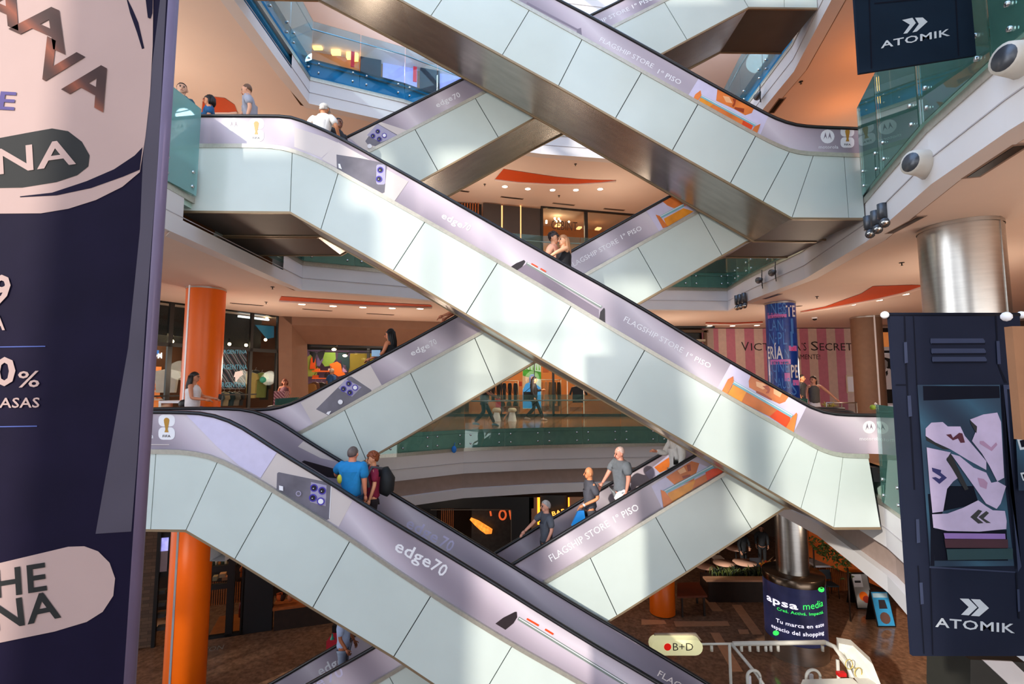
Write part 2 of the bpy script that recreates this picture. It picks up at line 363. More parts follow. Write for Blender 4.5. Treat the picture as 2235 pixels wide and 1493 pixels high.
def escalator(label, y0, y1, H, A, B, J, ext, group='escalators crossing the atrium'):
    """H, A, B pixel polylines of handrail top, balustrade foot and cladding foot on plane y0; J cladding joints (top px, bottom px); ext world points added at the ends"""
    P3 = lambda L: [(p.x, p.z) for p in (PY(x, y, y0) for x, y in L)]
    H, A, B = P3(H), P3(A), P3(B)
    H = ext.get('H0', [])+H+ext.get('H1', []); A = ext.get('A0', [])+A+ext.get('A1', []); B = ext.get('B0', [])+B+ext.get('B1', [])
    Hs, As = smooth_line(H), smooth_line(A)
    fh, fa, fb = interp(Hs), interp(As), interp(B)
    x0, x1 = ext.get('x', (A[0][0], A[-1][0])); b0, b1 = ext.get('xb', (B[0][0], B[-1][0])); h0, h1 = ext.get('xh', (x0, x1))
    root = thing('escalator', label, 'escalator', ((x0+x1)/2, (y0+y1)/2, fb((b0+b1)/2)), group)
    TR = .075
    ft = lambda x: fa(x)-TR
    # cladding panels
    js = [(x0, b0)]+[(PY(a[0], a[1], y0).x, PY(b[0], b[1], y0).x) for a, b in J]+[(x1, b1)]
    for (ta, ba), (tb, bb) in zip(js, js[1:]):
        mb = MB(); g = .007; n = 8; kn = [q for q in (p[0] for p in B) if ba+.05 < q < bb-.05]
        xs = [(ta+g+(tb-ta-2*g)*i/n, ba+g+(bb-ba-2*g)*i/n) for i in range(n+1)]
        for q in kn:
            i = min(range(len(xs)), key=lambda i: abs(xs[i][1]-q)); xs[i] = (xs[i][0], q)
        strip(mb, ft, fb, xs, y0, y0+.025); mb.build('cladding_panel', M_CLAD, root)
    N = 60
    def xs_of(a0, a1, c0, c1, n=N, knots=()):
        L = [(a0+(a1-a0)*i/n, c0+(c1-c0)*i/n) for i in range(n+1)]
        for q in knots:
            i = min(range(len(L)), key=lambda i: abs(L[i][1]-q)); L[i] = (L[i][0], q)
        return L
    kn = [p[0] for p in B]
    xs = xs_of(x0, x1, b0, b1, knots=kn)
    mb = MB(); strip(mb, ft, lambda x: fb(x)+.01, xs, y0+.028, y0+.06); strip(mb, lambda x: fa(x)-.6, lambda x: fb(x)+.02, xs, y0+.06, y1-.06); mb.build('truss_core', M_JOINT, root)
    mb = MB(); strip(mb, ft, fb, xs, y1-.03, y1); mb.build('rear_cladding', M_CLAD, root)
    # soffit with its two bright edge strips
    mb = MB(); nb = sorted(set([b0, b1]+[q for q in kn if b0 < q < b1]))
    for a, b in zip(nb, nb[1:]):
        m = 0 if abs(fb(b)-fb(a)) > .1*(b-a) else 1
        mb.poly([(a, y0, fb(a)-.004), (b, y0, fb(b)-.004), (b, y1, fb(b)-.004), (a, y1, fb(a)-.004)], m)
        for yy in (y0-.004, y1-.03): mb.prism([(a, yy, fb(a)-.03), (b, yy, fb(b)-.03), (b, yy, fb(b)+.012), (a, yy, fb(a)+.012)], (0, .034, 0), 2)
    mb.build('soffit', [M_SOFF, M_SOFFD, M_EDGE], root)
    # deck trims
    xa = xs_of(x0, x1, x0, x1)
    for nm, ya, yb in (('deck_trim', y0-.012, y0+.16), ('deck_trim', y1-.16, y1+.012)):
        mb = MB(); strip(mb, fa, ft, xa, ya, yb); mb.build(nm, M_TRIM, root)
    # balustrades (printed), handrails
    hx = lambda x: fh(x)-.055
    pan = []
    xh = xs_of(h0, h1, h0, h1)
    for ya, yb in ((y0+.045, y0+.075), (y1-.075, y1-.045)):
        mb = MB(); strip(mb, hx, fa, xh, ya, yb); pan.append(mb.build('printed_balustrade', M_AD, root))
        mb = MB(); zc = lambda x: fh(x)-.035
        line = [Vector((x, (ya+yb)/2, zc(x))) for x, _ in xh]
        for end, sgn in ((0, -1), (-1, 1)):
            if ext.get('newel', '')[0 if sgn < 0 else 1:][:1] == '1':
                p = line[end]; r = (fh(p.x)-fa(p.x)-.12)/2; arc = [Vector((p.x+sgn*r*math.sin(t), p.y, p.z-r+r*math.cos(t))) for t in [math.pi*i/8 for i in range(1, 9)]]
                line = (list(reversed(arc))+line) if end == 0 else (line+arc)
                q = MB(); q.prism([(p.x+sgn*(r-.02)*math.sin(t), ya+.004, p.z-r+(r-.02)*math.cos(t)) for t in [math.pi*i/10 for i in range(11)]], (0, .022, 0)); q.build('newel_panel', M_AD, root)
        mb.tube(line, .045, 8, sq=(.8, 1.05)); mb.build('handrail', M_RUB, root)
    # steps
    mb = MB(); st = lambda x: fh(x)-.95; x = h0+.2; w0, w1 = y0+.2, y1-.2
    while x < h1-.2:
        za, zb = st(x), st(min(x+.4, h1)); z = min(za, zb)+(abs(za-zb)*.5)
        mb.box((x, w0, z-.25), (x+.4, w1, z)); x += .4
    mb.build('step_band', M_STEP, root)
    for ya in (y0+.16, y1-.185):
        mb = MB(); strip(mb, fa, lambda x: fa(x)-.75, xa, ya, ya+.025); mb.build('skirt', M_STEEL, root)
    return root, pan, dict(fh=fh, fa=fa, fb=fb, y0=y0, y1=y1)
ART = [M_AD, M_ADL, M_ADD, M_ADF, M_SKINP, M_YELP, M_REDP, M_PHN, M_PHE, M_PHG, M_CAMB, M_LENS, M_LRING, M_WHT, M_DRK, M_GOLD, M_LIPP, M_SKINH]
AX = {m.name: i for i, m in enumerate(ART)}
(aAD, aADL, aADD, aADF, aSK, aYE, aRE, aPH, aPE, aPG, aCB, aLE, aLR, aWH, aDK, aGO, aLP, aSH) = range(18)
def art(esc, name, Y, items, side=0, label=None):
    """items: (kind, ...) printed shapes laid on the balustrade face"""
    root, pan, d = esc; y = Y; mb = MB(); k = 0
    face = (d['y0']+.045) if side == 0 else (d['y1']-.075)
    for it in items:
        k += 1; o = face-y-.0015*k-.001
        if it[0] == 'p': px_poly(mb, it[2], y, it[1], o)
        elif it[0] == 'c': px_circ(mb, it[2], it[3], y, it[1], o, sy=it[4] if len(it) > 4 else 1.)
        elif it[0] == 'b': px_bar(mb, it[2], it[3], it[4], y, it[1], o)
        elif it[0] == 't': text_px(mb, it[2], it[3], it[4], it[5], y, it[1], it[6] if len(it) > 6 else 0., o)
    used = sorted(set(mb.m)); mp = {u: i for i, u in enumerate(used)}; mb.m = [mp[i] for i in mb.m]
    ob = mb.build(name, [ART[u] for u in used], pan[side])
    if label: ob['label'] = label
    return ob
def lens(c, r, flash=False): return [('c', aLR, c, r), ('c', aWH if flash else aLE, c, r*.68)]+([] if flash else [('c', aWH, (c[0]-r*.15, c[1]+r*.1), r*.14)])
def moto(c, r, word=None):
    L = [('c', aWH, c, r)]
    for s in (-1, 1): L.append(('p', aADD, [(c[0]+s*r*.06, c[1]+r*.4), (c[0]+s*r*.3, c[1]-r*.62), (c[0]+s*r*.58, c[1]+r*.45), (c[0]+s*r*.3, c[1]-r*.02)]))
    if word: L.append(('t', aWH, 'motorola', word[0], word[1], word[2], .01))
    return L
def fifa(c, w, h):                # pale "26" badge with a gold cup
    x, y = c; L = [('p', aWH, rr(x-w/2, y-h/2, x+w/2, y-h*.03, w*.28)), ('p', aWH, rr(x-w/2, y+h*.0, x+w/2, y+h/2, w*.28))]
    L += [('c', aGO, (x, y-h*.27), w*.17), ('p', aGO, [(x-w*.16, y-h*.22), (x+w*.16, y-h*.22), (x+w*.07, y+h*.08), (x+w*.13, y+h*.2), (x-w*.13, y+h*.2), (x-w*.07, y+h*.08)]),
          ('t', aDK, 'FIFA', (x-w*.24, y+h*.4), (x+w*.24, y+h*.4), h*.1, .02)]
    return L
def rr(x0, y0, x1, y1, r, n=4):
    P = []
    for cx, cy, a in ((x1-r, y1-r, 0), (x0+r, y1-r, 90), (x0+r, y0+r, 180), (x1-r, y0+r, 270)):
        for i in range(n+1):
            t = math.radians(a+90*i/n); P.append((cx+r*math.cos(t), cy+r*math.sin(t)))
    return P
def ln(x, z, s, L): return [(x, z), (x+L, z+s*L)]
# near set, falling to the right ---------------------------------------------------
N2 = escalator('long middle escalator falling right in front, its top landing at second-floor left', YN, YNF,
    [(427, 246), (560, 246.5), (619, 247), (645, 252), (692, 271), (738.6, 293), (919, 393.8), (1160, 532), (1395, 662), (1580, 777), (1726, 859), (1780, 889), (1815, 899), (1860, 902), (1958, 903)],
    [(443, 314), (586, 314), (633, 322), (692, 344.6), (738.6, 370), (860, 438), (1160, 607), (1322, 706), (1564, 847), (1735, 945), (1785, 974), (1815, 985), (1843, 990), (1893, 991)],
    [(394, 461), (633, 463), (858, 590.7), (1177, 780), (1515, 975.6), (1820, 1152.4), (1923, 1152)],
    [((638, 324), (633, 463)), ((738, 375), (700, 502)), ((927, 483), (858, 591)), ((1085.5, 576.7), (1017, 686)), ((1246, 667.6), (1181, 782)), ((1407, 762.6), (1344, 877)), ((1572.6, 857), (1511.6, 974)), ((1734, 953), (1677, 1069)), ((1785, 981), (1748, 1110)), ((1840, 993), (1820, 1152.4))],
    dict(x=(-5.95, 6.12), xb=(-6.0, 6.25), xh=(-6.2, 6.7), newel='01'))
N1 = escalator('lower near escalator falling from first-floor left down to the ground floor, with the largest lettering', YN, YNF,
    [(303, 895), (420, 897), (458, 902), (500, 916), (533, 934), (608, 984), (714, 1047.6), (800, 1104), (1019, 1234.7), (1286, 1401), (1422, 1480)],
    [(299, 981), (390, 981), (432, 986.6), (467, 995), (514, 1017), (566, 1047), (737, 1153), (894, 1263), (1117, 1403), (1281, 1493)],
    [(288, 1156), (405, 1157.7), (512, 1221), (682, 1327), (859, 1434), (947, 1493)],
    [((340, 991), (328.6, 1156.5)), ((474.6, 1004), (405.4, 1157.7)), ((594, 1076), (512, 1221)), ((763, 1184), (682, 1327)), ((940, 1297), (859, 1434)), ((1117, 1406), (1036, 1548)), ((1290, 1500), (1210, 1650)), ((1470, 1600), (1400, 1760))],
    dict(H0=[(-8.2, .93)], A0=[(-8.0, .3)], B0=[(-8.0, -1.04)], H1=[(5.6, -5.34), (6.2, -5.56), (7.4, -5.57)], A1=[(5.3, -5.86), (5.9, -6.08), (7.2, -6.1)], B1=[(.3, -4.43), (3.86, -6.48), (7.2, -6.48)], x=(-8.0, 7.2), xb=(-8.0, 7.2), xh=(-8.0, 7.4), newel='01'))
N3 = escalator('upper near escalator falling to second-floor right, its broad grey soffit showing', YN, YNF,
    [(1233, 0), (1286, 27), (1453, 119.6), (1569, 185), (1644, 225), (1691, 250), (1726, 263), (1761, 269.6), (1846, 273)],
    [(1261, 72.7), (1502, 208), (1661, 296.5), (1714, 321), (1740, 328), (1761, 331), (1846, 334)],
    [(876, 0), (1220, 188.7), (1504, 350), (1728.5, 476), (1888, 477)],
    [((1004.8, -70), (940, 35)), ((1154.8, 21), (1096, 118)), ((1270, 82), (1218.6, 188)), ((1400, 157), (1343, 257)), ((1523, 225), (1467, 328)), ((1649, 295), (1593.7, 399)), ((1722.6, 329), (1665, 440)), ((1775, 338.7), (1728.5, 476)), ((1842, 335), (1852.8, 477))],
    dict(H0=[(-4.6, 11.55), (-4.0, 11.42)], A0=[(-4.4, 10.98), (-3.9, 10.9)], B0=[(-5.6, 9.75), (-4.2, 9.72)], x=(-4.6, 6.3), xb=(-5.6, 6.32), xh=(-4.6, 6.5), newel='00'))
# far set, rising to the right -------------------------------------------------------
B2 = escalator('middle far escalator rising from first-floor left to second-floor right, behind the long near one', YB, YBF,
    [(500, 891), (560, 891), (590, 890), (618, 884), (654, 870), (808, 787.7), (982, 694), (1250, 542), (1456, 427)],
    [(651, 945), (832, 841.6), (1047, 724), (1278, 595.7), (1517, 462)],
    [(829, 987), (1165, 790), (1395, 661), (1628, 527.7)],
    [((752, 897), (799, 1004)), ((896, 812), (944.5, 920)), ((1036, 736), (1080, 841)), ((1215, 636), (1262, 737)), ((1392, 537), (1445, 632)), ((1524.6, 463), (1576, 557))],
    dict(A0=[(-5.6, .26), (-5.2, .28), (-4.8, .3)], B0=[(-5.6, -1.02), (-4.6, -1.02)], H1=[(4.4, 6.0), (4.9, 6.22), (6.6, 6.25)], A1=[(4.7, 5.5), (5.3, 5.64), (6.6, 5.66)], B1=[(5.1, 4.45), (6.6, 4.45)], x=(-5.6, 6.6), xb=(-5.6, 6.6), xh=(-5.55, 6.6), newel='10'))
B3 = escalator('upper far escalator rising from second-floor left to the top-right landing, behind the upper near one', YB, YBF,
    [(756, 295), (1000, 171), (1291, 26), (1347, 0)],
    [(822, 319), (1054, 199), (1340, 54), (1446, 0)],
    [(919, 393.8), (1164, 258), (1448, 115), (1633.6, 16.4), (1783, 18)],
    [((780, 341), (828, 448)), ((906, 280), (956, 372)), ((1037.6, 209), (1088, 297)), ((1175, 138), (1225, 226)), ((1310, 68), (1362, 157)), ((1450, -4), (1500, 88)), ((1590, -60), (1633.6, 16.4)), ((1712, -60), (1712, 17))],
    dict(H0=[(-5.9, 6.22), (-4.9, 6.22), (-4.3, 6.38)], A0=[(-5.9, 5.6), (-4.7, 5.64), (-4.1, 5.86)], B0=[(-6.3, 4.5), (-4.1, 4.5)], H1=[(4.3, 10.95), (5.0, 11.25), (6.8, 11.3)], A1=[(4.4, 10.4), (5.1, 10.7), (6.8, 10.75)], x=(-5.9, 6.7), xb=(-6.3, 6.7), xh=(-5.9, 6.8), newel='00'))
B1 = escalator('lower far escalator rising from the ground floor to first-floor right, sunlit and carrying several riders', YB, YBF,
    [(670, 1492.6), (808, 1418), (1184.6, 1190.5), (1313, 1112), (1388, 1068), (1510, 997)],
    [(814, 1490), (873, 1455), (1184.7, 1270.5), (1319, 1190.5), (1444, 1111), (1579, 1032)],
    [(1360, 1336), (1498, 1248.5), (1711, 1109)],
    [((700, 1560), (780, 1690)), ((850, 1470), (920, 1600)), ((990, 1386), (1060, 1515)), ((1140, 1298), (1205, 1428)), ((1288, 1214), (1347, 1344)), ((1430.5, 1124), (1498, 1247)), ((1573, 1038), (1641, 1155))],
    dict(H0=[(-7.5, -5.57), (-6.3, -5.56), (-5.6, -5.32)], A0=[(-7.4, -6.1), (-5.9, -6.08), (-5.3, -5.88)], B0=[(-7.4, -6.48), (-3.75, -6.48)], H1=[(4.5, .45), (5.1, .85), (5.6, .95), (6.8, .95)], A1=[(5.0, .1), (5.5, .3), (6.8, .32)], B1=[(6.8, -1.04)], x=(-7.4, 6.7), xb=(-7.4, 6.7), xh=(-7.5, 6.8), newel='10'))
# ------------------------------------------------------------------ the printed artwork on the balustrades
art(N2, 'phone_artwork', YN, [('p', aADL, [(640, 275), (705, 296), (738, 310), (700, 342), (640, 318)]), ('p', aADL, [(700, 345), (736, 308), (890, 394), (860, 437)]),
    ('p', aPH, [(732.6, 335), (785, 343), (836, 353.5), (843, 360), (838, 418), (833, 420), (733.6, 366)]), ('p', aCB, rr(820, 357, 840, 401, 5)),
    *lens((829, 369), 7), *lens((826, 389), 7), ('p', aWH, [(737, 356), (741, 356), (745, 368), (738, 365)])])
art(N2, 'lettering', YN, [('t', aWH, 'edge', (961.5, 473), (1006, 496), 15, .035), ('t', aWH, '70', (1008, 495), (1022.5, 503), 15, .03)])
art(N2, 'phone_edge_artwork', YN, [('p', aDK, [(1112, 583), (1127, 573), (1144, 566), (1147, 570), (1140, 581), (1127, 590)]), ('p', aADD, [(1128, 590), (1148, 575), (1308, 675), (1308, 697)]), ('b', aPG, (1149, 573), (1314, 670), 6), ('b', aWH, (1151, 572.5), (1313, 668), 1.6),
    ('b', aRE, (1160, 574), (1174, 582), 3), ('b', aRE, (1180, 585), (1192, 592), 3), ('p', aDK, [(1308, 698), (1311, 680), (1319, 671), (1321, 674), (1321.5, 705)])])
art(N2, 'lettering', YN, [('t', aWH, 'FLAGSHIP STORE', (1361.5, 699.5), (1490, 770), 12.5, .0), ('t', aWH, '1º PISO', (1498.5, 777.5), (1551, 804), 11.5, .02)])
def face(E, Y, quad, fc, ph, pw, hand, yel, chin, red, hand2, feat=()):
    art(E, 'face_artwork', Y, [('p', aADF, quad), ('p', aSK, fc)]+list(feat)+[('p', aYE, yel)]*bool(yel)+[('p', aSK, chin)]*bool(chin)+[('p', aRE, red)]*bool(red)+[('b', aPE, ph[0], ph[1], pw)]+[('b', aWH, (ph[0][0], ph[0][1]-pw*.25), (ph[1][0], ph[1][1]-pw*.25), pw*.22)]+[('p', aSK, hand)]*bool(hand)+[('p', aSK, hand2)]*bool(hand2))
cr = lambda L: [(1480+x/4.2654, 740+y/4.2654) for x, y in L]
face(N2, YN, [(1598.5, 792), (1568, 847), (1735.6, 944.5), (1763, 889)], cr([(690, 335), (1050, 525), (1010, 585), (955, 605), (860, 560), (760, 500), (672, 450), (668, 390)]), (cr([(500, 392)])[0], cr([(1072, 722)])[0]), 7.5,
     cr([(520, 345), (525, 395), (465, 512), (412, 488), (470, 375)]), cr([(520, 425), (645, 492), (600, 588), (470, 512)]), cr([(645, 492), (935, 660), (860, 722), (600, 588)]), cr([(935, 660), (1055, 728), (1040, 800), (1010, 822), (860, 722)]), cr([(1110, 685), (1118, 700), (1085, 868), (1010, 828), (1062, 735)]), [('p', aSH, cr([(735, 395), (800, 410), (850, 450), (800, 470), (740, 440)])), ('p', aSH, cr([(900, 450), (980, 500), (960, 545), (900, 510)])), ('p', aLP, cr([(795, 438), (850, 432), (868, 470), (855, 505), (825, 505), (845, 480)])), ('p', aLP, cr([(738, 482), (800, 505), (885, 560), (878, 572), (800, 532), (735, 498)]))])
art(N2, 'logo_artwork', YN, moto((1901, 933), 14, ((1880, 962), (1925, 962), 8))); art(N2, 'badge_artwork', YN, fifa((1948.5, 942), 29, 52))
art(N2, 'logo_artwork', YN, moto((507.6, 269.6), 15)); art(N2, 'badge_artwork', YN, fifa((557, 281), 33, 50))
art(N1, 'logo_artwork', YN, moto((311.6, 926), 14.8, ((284, 957), (331, 957), 10))); art(N1, 'badge_artwork', YN, fifa((360, 933), 36, 55)+[('b', aADL, (300, 971), (366, 971), 1.6)])
art(N1, 'phone_artwork', YN, [('p', aADL, [(604, 987), (566, 1046), (737, 1151.5), (767, 1095)]), ('p', aADF, [(400, 903), (455, 905), (500, 920), (604, 985), (566, 1044), (520, 1018), (470, 975)]),
    ('p', aPH, [(602.4, 1034), (606, 1031.5), (715, 1054), (721, 1060), (717, 1134), (711, 1136.5), (601, 1069)]), ('b', aWH, (721, 1062), (717, 1133), 1.6), ('p', aCB, [(677, 1053), (711, 1060.5), (709, 1106), (675, 1097)]),
    *lens((683.5, 1066), 8.6), *lens((701.5, 1072), 8.6), *lens((681.5, 1087.5), 8.6), *lens((699, 1095), 8.6, True), ('c', aCB, (650.4, 1078), 6), ('c', aPH, (650.4, 1078), 4), ('p', aWH, [(608, 1060), (617, 1062), (617, 1072), (608, 1070)])])
art(N1, 'lettering', YN, [('t', aWH, 'edge', (858, 1202), (935, 1242), 26, .035), ('t', aWH, '70', (937, 1243), (966, 1262), 26, .035)])
art(N1, 'phone_edge_artwork', YN, [('p', aDK, [(1081, 1364), (1098, 1351), (1124, 1338), (1128, 1338), (1129, 1350), (1121, 1363), (1103, 1377.5)]), ('b', aPG, (1131, 1352), (1395, 1515), 8), ('b', aWH, (1133, 1352), (1370, 1498), 2),
    ('b', aRE, (1150, 1353), (1176, 1368), 4), ('b', aRE, (1190, 1376), (1208, 1387), 4)])
art(N1, 'lettering', YN, [('t', aADL, 'FLAGSHIP STORE', (1436, 1478), (1600, 1578), 13, 0.)])
art(N1, 'lettering', YNF-.08, [('t', aADF, 'edge', (884, 1149), (951, 1186), 24, .03), ('t', aADF, '70', (957, 1190), (983, 1205), 24, .03)], 1, 'pale lettering on the shaded far balustrade')
art(N1, 'phone_artwork', YNF-.08, [('p', aADL, [(650, 975), (662, 963), (735, 1008), (700, 1000)]), ('p', aDK, [(658, 1008), (664, 1005), (732, 1024), (745, 1045), (715, 1042)])], 1)
art(N3, 'lettering', YN, [('t', aWH, 'FLAGSHIP STORE', (1308.5, 86), (1425, 146), 12, 0.), ('t', aWH, '1º PISO', (1435.5, 156.5), (1485.5, 182), 12, .02)])
cr = lambda L: [(1160+x/4.2654, y/4.2654) for x, y in L]
face(N3, YN, [(1528, 166.5), (1502, 208), (1660, 296), (1680, 250)], cr([(1740, 815), (2080, 1000), (2062, 1040), (2000, 1062), (1900, 1005), (1728, 925)]), (cr([(1572, 878)])[0], cr([(2095, 1158)])[0]), 6,
     cr([(1580, 832), (1588, 880), (1550, 935), (1510, 915), (1530, 870)]), cr([(1585, 895), (1700, 960), (1660, 990), (1560, 935)]), cr([(1700, 960), (1980, 1110), (1965, 1150), (1660, 990)]), cr([(1980, 1110), (2070, 1160), (2050, 1215), (1965, 1150)]), cr([(2140, 1145), (2105, 1240), (2055, 1215), (2085, 1170)]), [('p', aSH, cr([(1790, 880), (1850, 890), (1880, 950), (1820, 940)])), ('p', aLP, cr([(1880, 905), (1915, 915), (1905, 960), (1890, 985), (1875, 975), (1893, 945)])), ('p', aLP, cr([(1900, 985), (1990, 1000), (1985, 1040), (1900, 1003)]))])
art(N3, 'logo_artwork', YN, moto((1809.4, 295.4), 15.3, ((1790, 322), (1833, 322), 8))); art(N3, 'badge_artwork', YN, fifa((1853, 297), 30, 46))
art(N3, 'phone_edge_artwork', YN, [('b', aADD, (1150, 2), (1262, 62), 4), ('p', aADD, [(1260, 60), (1269, 57), (1271, 77), (1259, 71)])])
art(B2, 'phone_artwork', YB, [('p', aADL, [(654, 879), (682, 927), (832, 841), (807, 797)]), ('p', aPH, [(688, 893.5), (760, 822), (766, 822), (809, 851), (810, 855), (715, 907)]), ('p', aCB, [(752.8, 827.4), (788, 844.8), (767, 866), (737, 847)]),
    *lens((760, 837.5), 6.6), *lens((748.6, 849), 6.6), *lens((774, 846), 6.6, True), *lens((762.8, 857), 6.6), ('c', aWH, (742, 877.5), 5.3), ('p', aWH, [(714, 899), (722, 897), (717, 906), (711, 903)])])
art(B2, 'lettering', YB, [('t', aWH, 'edge', (898, 777), (938, 757.5), 13, .035), ('t', aWH, '70', (941, 756), (954, 749), 13, .03)])
art(B2, 'lettering', YB, [('t', aWH, 'FLAGSHIP STORE', (1247, 584), (1352, 527.7), 11, .005), ('t', aWH, '1º PISO', (1359, 521), (1403, 500), 11, .02)])
face(B2, YB, [(1411, 457), (1440, 503), (1517, 461), (1470, 420)], [(1446, 437), (1468, 425), (1500, 448), (1472, 453), (1458, 447)], ((1440, 474), (1494, 446)), 6.5, [(1432, 467), (1441, 470), (1459, 493), (1448, 497)], [(1450, 476), (1493, 453), (1516, 460), (1457, 494)], None, None, None)
art(B3, 'phone_artwork', YB, [('p', aADL, [(760, 298), (824, 262), (886, 282), (870, 296), (800, 330)]), ('p', aPH, [(796, 306), (823, 267.5), (868, 293), (820, 318), (800, 312)]), ('p', aCB, [(800, 293), (822, 268), (866, 294), (830, 309)]), *lens((823.5, 285), 5.4), *lens((813, 295), 5.4), *lens((838, 294), 5.4, True), *lens((827, 302), 5.4), ('c', aWH, (806, 318), 5)])
art(B3, 'lettering', YB, [('t', aWH, 'edge', (953.5, 232.5), (988, 215), 13, .03), ('t', aWH, '70', (991, 215), (1005.5, 208), 13, .03)])
art(B3, 'lettering', YB, [('t', aWH, 'FLAGSHIP STORE', (1263, 70), (1376, 19), 10, 0.), ('t', aWH, '1º PISO', (1383, 15.5), (1430, -5), 10, .02)])
art(B1, 'lettering', YB, [('t', aWH, 'FLAGSHIP STORE', (1204, 1228), (1333, 1149), 15, .005), ('t', aWH, '1º PISO', (1344, 1142), (1397, 1113), 14.5, .02)])
face(B1, YB, [(1423, 1062), (1447, 1111), (1578, 1032.5), (1511, 1006)], [(1455, 1042), (1511, 1007), (1528, 1012), (1516, 1050), (1478, 1063)], ((1449, 1076), (1558, 1018)), 8, [(1443, 1070), (1452, 1073), (1470, 1097), (1449, 1108)], [(1458, 1078), (1520, 1047), (1512, 1070), (1466, 1098)], [(1520, 1047), (1552, 1030), (1545, 1051), (1512, 1070)], [(1540, 1026), (1576, 1022), (1579, 1031), (1545, 1050)], None, [('p', aSH, [(1480, 1028), (1494, 1020), (1500, 1030), (1486, 1036)]), ('p', aLP, [(1500, 1016), (1508, 1014), (1510, 1028), (1503, 1030)]), ('p', aLP, [(1490, 1040), (1508, 1036), (1508, 1041), (1492, 1046)])])
art(B1, 'lettering', YB, [('t', aADF, 'edge', (640, 1534), (708, 1497), 22, .03), ('t', aADF, '70', (716, 1494), (750, 1476), 22, .03)])
art(B1, 'lettering', YBF-.08, [('t', aWH, 'edge', (698, 1476), (752, 1448), 20, .035)], 1)
art(B1, 'face_artwork', YBF-.08, [('p', aADF, [(1408, 1032), (1432, 1070), (1500, 1030), (1470, 985)]), ('p', aSK, [(1428, 1020), (1472, 990), (1490, 1010), (1440, 1032)]), ('b', aPE, (1435, 1040), (1500, 1005), 6)], 1)
# ------------------------------------------------------------------ glass balustrades
def arclen(P):
    L = [0]
    for a, b in zip(P, P[1:]): L.append(L[-1]+math.hypot(b[0]-a[0], b[1]-a[1]))
    return L
def balustrade(label, P, z, gm=M_GLASS, z0=-.55, z1=1.07, pl=1.35, rail=True):
    P = inset(P, .07); mid = P[len(P)//2]
    root = thing('glass_balustrade', label, 'balustrade', (mid[0], mid[1], z))
    for a, b in zip(P, P[1:]):
        a, b = Vector(a), Vector(b); n = max(1, round((b-a).length/pl)); t = (b-a).normalized(); nn = Vector((t.y, -t.x))
        for k in range(n):
            p = a+(b-a)*(k/n)+t*.012; q = a+(b-a)*((k+1)/n)-t*.012; w = nn*.014
            mb = MB(); mb.prism([(p.x, p.y, z+z0), (q.x, q.y, z+z0), (q.x, q.y, z+z1), (p.x, p.y, z+z1)], (w.x, w.y, 0)); g = mb.build('glass_panel', gm, root)
            mb = MB()
            for u in (.14, .86):
                for zz in (-.16, -.42):
                    c = p+(q-p)*u
                    mb.tube([(c.x-nn.x*.05, c.y-nn.y*.05, z+zz), (c.x+nn.x*.035, c.y+nn.y*.035, z+zz)], .028, 8)
            mb.build('bolt', M_BOLT, g)
    if rail:
        mb = MB(); mb.tube([(x, y, z+.88) for x, y in inset(P, -.07)], .022, 6); mb.build('handrail', M_STEEL, root)
    return root
BK = [(-5.7, 11.6)]+VOID[2:10]; RT = [(6.3, 8.35)]+VOID[11:]
balustrade('green glass balustrade along the first-floor edge in front of the clothes shop', BK, L1)
balustrade('green glass balustrade at first-floor right, beside the hanging shoe banner', RT, L1)
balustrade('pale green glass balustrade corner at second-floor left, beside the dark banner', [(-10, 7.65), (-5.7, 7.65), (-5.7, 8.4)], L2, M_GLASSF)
balustrade('green glass balustrade along the far second-floor edge, half hidden by crossing escalators', BK, L2)
balustrade('teal glass balustrade sweeping up at second-floor right, under the upper hanging banner', RT, L2)
balustrade('blue-tinted glass balustrade of the third floor at top left', [(-5.7, 8.0)]+BK, L3, M_GLASSB)

# ------------------------------------------------------------------ columns
def column(label, c, r, z0, z1, m, seam=None, sm=None, bands=0):
    root = thing('column', label, 'column', (c[0], c[1], z0))
    mb = MB(); mb.lathe((c[0], c[1], 0), [(r, z0), (r, z1)], 40); mb.build('shaft', m, root)
    if seam is not None:
        mb = MB()
        for a in seam:
            d = Vector((math.cos(a), math.sin(a))); t = Vector((-d.y, d.x))*.028
            p = Vector(c)+d*(r-.01)
            mb.prism([(p.x-t.x, p.y-t.y, z0), (p.x+t.x, p.y+t.y, z0), (p.x+t.x, p.y+t.y, z1), (p.x-t.x, p.y-t.y, z1)], (d.x*.02, d.y*.02, 0))
        mb.build('seam_strip', sm or M_WHT, root)
    mb = MB(); mb.lathe((c[0], c[1], 0), [(r+.01, z1-.06), (r+.01, z1-.01)], 40); mb.build('collar', M_STEEL, root)
    return root
cO = PZ(446, 628, 3.97); CO = (cO.x, cO.y+.1)
column('bright orange round column with a white seam, on the first floor at left', CO, .46, L1, 3.97, M_ORANGE, [math.radians(-112)])
column('bright orange round column with a grey seam, on the ground floor at bottom left', (CO[0]+.05, CO[1]-.1), .46, L0, -1.33, M_ORANGE, [math.radians(-98)], mat('seam_grey', '8a93a0', .4))
cM = PZ(2113, 484, 3.97)
column('brushed steel round column right behind the hanging shoe banner', (cM.x+.08, cM.y+.25), .53, L1, 3.97, M_STEEL, [math.radians(-70)], M_STEEL)
cB = PZ(1704, 660, 3.97); CB = (cB.x+.03, cB.y+.1)
M_BLUE = mat('blue_poster_vinyl', '1440a0', .3, var=.25, scale=5)
bc = column('blue column wrapped in lettered posters, in front of the pink striped hoarding', CB, .43, L1, 3.97, M_BLUE)
